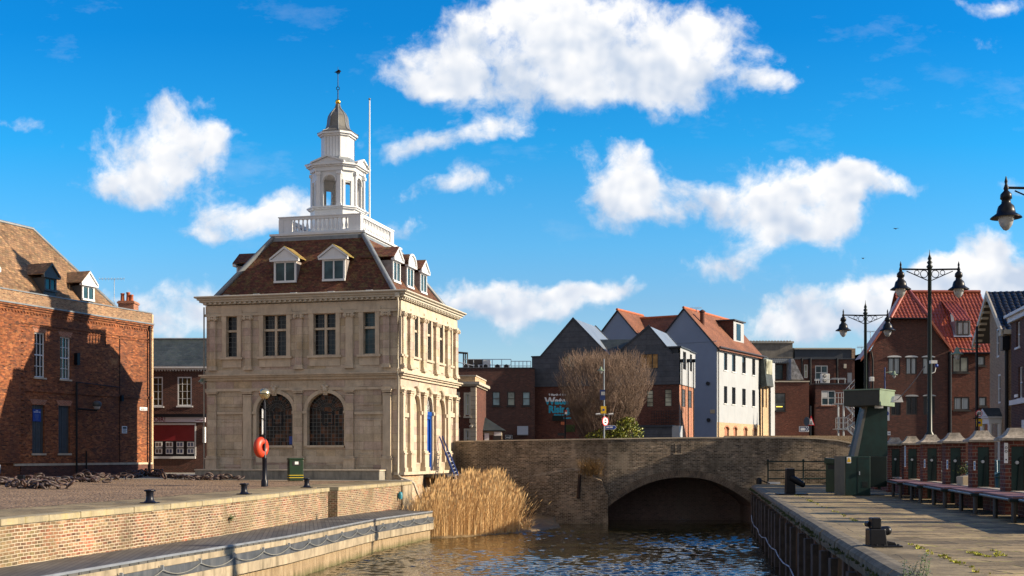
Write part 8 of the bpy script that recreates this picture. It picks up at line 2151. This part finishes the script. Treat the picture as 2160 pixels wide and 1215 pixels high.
Y = 78.8; x = xat(1192, Y); t = thing('sign_pole', 'thin black pole with an orange and white marker in front of the painted lettering', 'sign pole', (x, Y, .9))
m = MB(); m.tube([(x, Y, .9), (x, Y, zat(860, Y))], .055, 8); m.build('pole', M['iron'], t)
m = MB(); m.box((x-.02, Y-.08, zat(874, Y)), (x+.13, Y-.05, zat(865, Y))); o = m.build('marker', M['sign_white'], t); m = MB(); m.box((x-.02, Y-.09, zat(869, Y)), (x+.13, Y-.081, zat(865, Y))); m.build('marker_band', M['orange'], o)
m = MB(); m.box((x-.28, Y-.08, zat(896, Y)), (x-.05, Y-.05, zat(890, Y))); m.build('orange_plate', M['terracotta'], t)
m = MB(); m.box((x-.48, Y-.1, zat(919, Y)), (x-.06, Y-.04, zat(913, Y))); m.build('black_plate', M['black'], t)
Y = 78.9; x = xat(1709.5, Y); t = thing('road_sign', 'black post with a red edged triangular warning sign and a round sign seen edge on', 'road sign', (x, Y, .9))
m = MB(); m.tube([(x, Y, .9), (x, Y, zat(856, Y))], .05, 8); m.build('post', M['iron'], t)
c = W(1711, 897.3, Y-.1); w3 = .24
m = MB(); m.prism([c+V((-w3, 0, 0)), c+V((w3, 0, 0)), c+V((0, 0, .66))], (0, .02, 0)); o = m.build('triangle_sign', M['sign_red'], t)
m = MB(); m.prism([c+V((-w3*.70, -.006, .05)), c+V((w3*.70, -.006, .05)), c+V((0, -.006, .50))], (0, .005, 0)); m.build('triangle_face', M['sign_white'], o)
m = MB(); m.box(c+V((-.09, -.012, .08)), c+V((.08, -.007, .14))); m.box(c+V((-.05, -.012, .19)), c+V((.07, -.007, .25))); m.build('triangle_symbol', M['black'], o)
m = MB(); q = W(1702, 889, Y); ax = V((-.90, -.43, 0)); m.tube([q, q+ax*.02], .30, 22); m.build('round_sign', M['board'], t)
t = thing('arrow_board', 'small white board with a black chevron arrow left of the warning sign post', 'road sign', W(1696, 905, Y)); c = W(1696, 905, Y-.05); f = Fr((c.x, Y-.05), (1, 0)); m = MB(); m.fbox(f, -.33, .32, c.z-.18, c.z+.18, 0, .02); m.build('board', M['sign_white'], t)
m = MB()
for (a, b, z0, z1) in ((-.28, .12, c.z+.10, c.z+.14), (-.28, .12, c.z-.14, c.z-.10), (-.28, -.24, c.z-.10, c.z+.10)): m.fbox(f, a, b, z0, z1, .021, .026)
for k in (0, .13): m.prism([f.P(.05+k, c.z+.14, .021), f.P(.11+k, c.z+.14, .021), f.P(.19+k, c.z, .021), f.P(.11+k, c.z-.14, .021), f.P(.05+k, c.z-.14, .021), f.P(.13+k, c.z, .021)], f.N*.005)
m.build('board_arrow', M['blue_dk'], t)
Y = 57.8; sg = thing('speed_sign', 'round white 20 sign with red ring above a yellow plate on a dark pole', 'road sign', W(2065, 880, Y))
c = W(2065, 872, Y); m = MB(); m.tube([c, c+V((0, -.02, 0))], .165, 24); o = m.build('red_ring', M['sign_red'], sg); m = MB(); m.tube([c+V((0, -.021, 0)), c+V((0, -.026, 0))], .132, 24); m.build('sign_face', M['sign_white'], o)
textmesh('20', Fr((c.x, c.y), (1, 0)), 0, c.z-.065, .18, M['black'], o, .03, 'CENTER', offset=.006)
m = MB(); m.tube([W(2060.5, 960, Y), W(2062, 872, Y)], .05, 8); m.box(c+V((-.28, .0, -.26)), c+V((.1, .05, -.21))); m.build('post', M['iron'], sg)
c = W(2065.5, 891.5, Y); m = MB(); m.box(c-V((.14, .03, .18)), c+V((.14, -.01, .18))); o = m.build('yellow_plate', M['sign_yellow'], sg); m = MB(); m.tube([c+V((0, -.035, 0)), c+V((0, -.042, 0))], .06, 14); m.build('plate_symbol', M['sign_blue'], o)
Y = 56; c = W(1872, 872, Y); m = MB(); m.box(c-V((.14, .02, .34)), c+V((.09, .0, .34))); t = tag(m.build('parking_sign', M['sign_white']), 'tall white sign with a blue disc half hidden behind the green column', 'road sign'); m = MB(); m.tube([c+V((-.05, -.025, 0)), c+V((-.05, -.032, 0))], .11, 18); m.build('blue_disc', M['sign_blue'], t)
c = W(1875, 914, Y); m = MB(); m.box(c-V((.07, .02, .09)), c+V((.07, 0, .09))); t = tag(m.build('arrow_sign', M['sign_white']), 'tiny white sign with an arrow right of the green column', 'road sign'); m = MB(); m.box(c+V((-.05, -.026, -.012)), c+V((.03, -.021, .012))); m.prism([c+V((.02, -.026, -.035)), c+V((.02, -.026, .035)), c+V((.06, -.026, 0))], (0, .005, 0)); m.build('arrow', M['blue_dk'], t)
Y = 60; x = xat(1827, Y); 
# things glimpsed between the piers
car('teal blue van seen between the two right hand piers', (xat(2118, 50), 50, ZR), R(80), ('teal', c3(.04, .14, .20)), sc=1)
p = V((xat(2113, 37.2), 37.2, ZR)); t = thing('post_bin', 'round dark green post bin with a gold band between the two right hand piers', 'litter bin', tuple(p))
m = MB(); m.lathe([(.20, 0), (.21, .05), (.21, .98), (.18, 1.0)], p, 18); m.build('body', M['green_bin'], t); m = MB(); m.lathe([(.213, .46), (.213, .49)], p, 18); m.build('band', M['yellow'], t)
m = MB(); m.lathe([(.23, 1.003), (.23, 1.06), (.05, 1.16)], p, 18); m.build('lid', M['green_bin'], t); m = MB(); m.box(p+V((-.02, -.225, .68)), p+V((.12, -.20, .9))); m.build('poster', M['clad_light'], t)
p = V((xat(2048, 40.5), 40.5, ZR)); t = thing('planter', 'tan boxy planter with dark foliage glimpsed between two brick piers', 'planter', tuple(p))
m = MB(); m.hexa([(p.x-.25, p.y, ZR), (p.x+.25, p.y, ZR), (p.x+.25, p.y+.5, ZR), (p.x-.25, p.y+.5, ZR), (p.x-.3, p.y-.05, ZR+.95), (p.x+.3, p.y-.05, ZR+1.05), (p.x+.3, p.y+.55, ZR+1.05), (p.x-.3, p.y+.55, ZR+.95)]); m.build('box', M['render_tan'], t, bevel=.02)
m = MB(); random.seed(3)
for i in range(160):
    q = p+V((random.gauss(0, .16), .25+random.gauss(0, .16), 1.05+abs(random.gauss(0, .17)))); d = V((random.gauss(0, 1), random.gauss(0, 1), random.gauss(0, 1))).normalized()*.07; s_ = d.cross(V((random.random(), 1, 0))).normalized()*.03; m.mesh([q-s_, q+s_, q+d], [(0, 1, 2)])
m.build('foliage', M['weed_dk'], t)

# ================================================================= bare multi-stemmed tree with ivy
random.seed(5)
TY = 79.8; tx, tz = xat(1275, TY), .9
tr = thing('bare_tree', 'dense leafless multi stemmed tree with fine upright twigs and yellow green ivy at its base', 'tree', (tx, TY, tz))
tk = MB(); tw_ = MB()
def twig(m, pts, r0, r1, n=3): m.tube(pts, [r0+(r1-r0)*i/(len(pts)-1) for i in range(len(pts))], n, False)
def crown_r(z):      # crown half width by height above base
    for (z0, r0), (z1, r1) in zip(CR, CR[1:]):
        if z <= z1: return r0+(r1-r0)*max(0, z-z0)/(z1-z0)
    return .2
CR = [(.9, 1.1), (2.46, 1.75), (3.6, 2.2), (4.8, 2.75), (6.0, 3.35), (6.6, 3.3), (7.3, 2.85), (7.9, 2.1), (8.5, 1.2), (9.0, .2)]
nb = 0
def branch(p, d, L, r, lev):
    global nb
    pts = [p]; q = p.copy(); dd = d.copy(); n = 4
    for i in range(n):
        dd = (dd+V((random.gauss(0, .10), random.gauss(0, .10), .10+random.gauss(0, .05)))).normalized(); q = q+dd*(L/n); pts.append(q.copy())
    twig(tk if lev < 2 else tw_, pts, r, r*.45, 5 if lev < 2 else 3)
    nb += 1
    if lev >= 4: return
    kids = (7, 6, 6, 4)[lev]
    for k in range(kids):
        t_ = random.uniform(.25, 1.); i = min(n-1, int(t_*n)); b = pts[i].lerp(pts[i+1], t_*n-i)
        sp = (.55, .55, .5, .5)[lev]
        nd = (dd+V((random.gauss(0, sp), random.gauss(0, sp), random.gauss(0.05, .28)))).normalized()
        if nd.z < .05: nd.z = abs(nd.z)+.15; nd.normalize()
        nl = L*random.uniform(.42, .66)
        e = b+nd*nl
        rad = math.hypot(e.x-tx, (e.y-TY)*1.15)
        if rad > crown_r(e.z)*1.06 or e.z > tz+6.9+1.0*math.exp(-((e.x-tx-1.2)/.9)**2)*.8: 
            nd = (nd*.4+V((0, 0, 1))*.5).normalized(); nl *= .55
            if math.hypot(b.x-tx, b.y-TY) > crown_r(b.z)*1.12: continue
        branch(b, nd, nl, r*.5 if lev < 3 else .006, lev+1)
for i in range(15):
    a = i*2.39; fl_a = random.uniform(.15, .85)
    d = V((math.cos(a)*fl_a, math.sin(a)*fl_a, 1.0)).normalized(); d.x *= 1.15
    branch(V((tx+math.cos(a)*.35, TY+math.sin(a)*.3, tz)), d.normalized(), random.uniform(3.3, 4.1), .055, 0)
print('twigs', nb)
# fine upright outer twigs
for i in range(4200):
    z = tz+random.uniform(1.4, 6.9); a = random.random()*6.283; rr = crown_r(z)*random.uniform(.45, 1.0)**.5*.97
    b = V((tx+math.cos(a)*rr, TY+math.sin(a)*rr, z)); out = V((math.cos(a), math.sin(a), 0))
    L_ = random.uniform(.35, .85); d = (out*.35+V((random.gauss(0, .28), random.gauss(0, .28), 1))).normalized()
    m1 = b+d*L_*.5+V((random.gauss(0, .04), random.gauss(0, .04), 0)); twig(tw_, [b, m1, b+d*L_], .012, .005, 3)
for i in range(1300):
    a = random.random()*6.283; rr = random.random()**.5*2.0; z = tz+6.35+random.uniform(-.5, .45)-.10*rr*rr; b = V((tx+math.cos(a)*rr, TY+math.sin(a)*rr, z))
    d = V((random.gauss(0, .25), random.gauss(0, .25), 1)).normalized(); L_ = random.uniform(.4, .9); twig(tw_, [b, b+d*L_*.5+V((random.gauss(0, .04), 0, 0)), b+d*L_], .011, .004, 3)
tk.build('limbs', M['bark'], tr); tw_.build('twigs', M['bark'], tr)
m = MB()
for i in range(5200):
    a = random.random()*6.283; k = random.random()
    side = random.random() < .4
    if side: cx_, cz, rx, rz = tx+1.35, tz+1.75, 1.15, 1.2
    else: cx_, cz, rx, rz = tx+.2, tz+1.1, 1.9, 1.15
    rr = random.random()**.4; ph_ = random.uniform(-.9, 1.5)
    p = V((cx_+math.cos(a)*rx*rr*math.cos(ph_), TY-1.55+math.sin(a)*1.1*rr*math.cos(ph_), cz+rz*rr*math.sin(ph_)))
    if p.z < tz: continue
    if random.random() < .5*max(0, math.sin(p.x*5.3+p.z*4.1)): continue
    n_ = V((random.gauss(0, 1), random.gauss(-.4, 1), random.gauss(.3, 1))).normalized(); u_ = n_.orthogonal().normalized(); v_ = n_.cross(u_); l_ = random.uniform(.05, .09)
    m.mesh([p-u_*l_, p-v_*l_*.6, p+u_*l_, p+v_*l_*.6], [(0, 1, 2, 3)])
m.build('ivy', M['ivy'], tr)

# ================================================================= gulls
for px, py, lab in ((1890, 482, 'dark gull gliding in the sky, the upper right one of two'), (1821, 544.5, 'dark gull gliding in the sky, the lower left one of two')):
    c = W(px, py, 90); t = MB(); s = .2 if py < 500 else .13
    t.mesh([c+V((-s*1.25, 0, .02)), c+V((-s*.6, .0, s*.18)), c+V((0, 0, 0)), c+V((s*.6, 0, s*.18)), c+V((s*1.25, 0, .02)), c+V((s*.6, .12, s*.10)), c+V((0, .16, -.03)), c+V((-s*.6, .12, s*.10))], [(0, 1, 7), (1, 2, 6, 7), (2, 3, 5, 6), (3, 4, 5)])
    t.tube([c+V((-.02, -.16, -.02)), c+V((0, 0, -.015)), c+V((.02, .2, -.01))], [.012, .05, .015], 8)
    tag(t.build('gull', M['board']), lab, 'bird', 'gulls in the sky')
# ================================================================= render defaults
SC.render.resolution_x = 1024; SC.render.resolution_y = 576
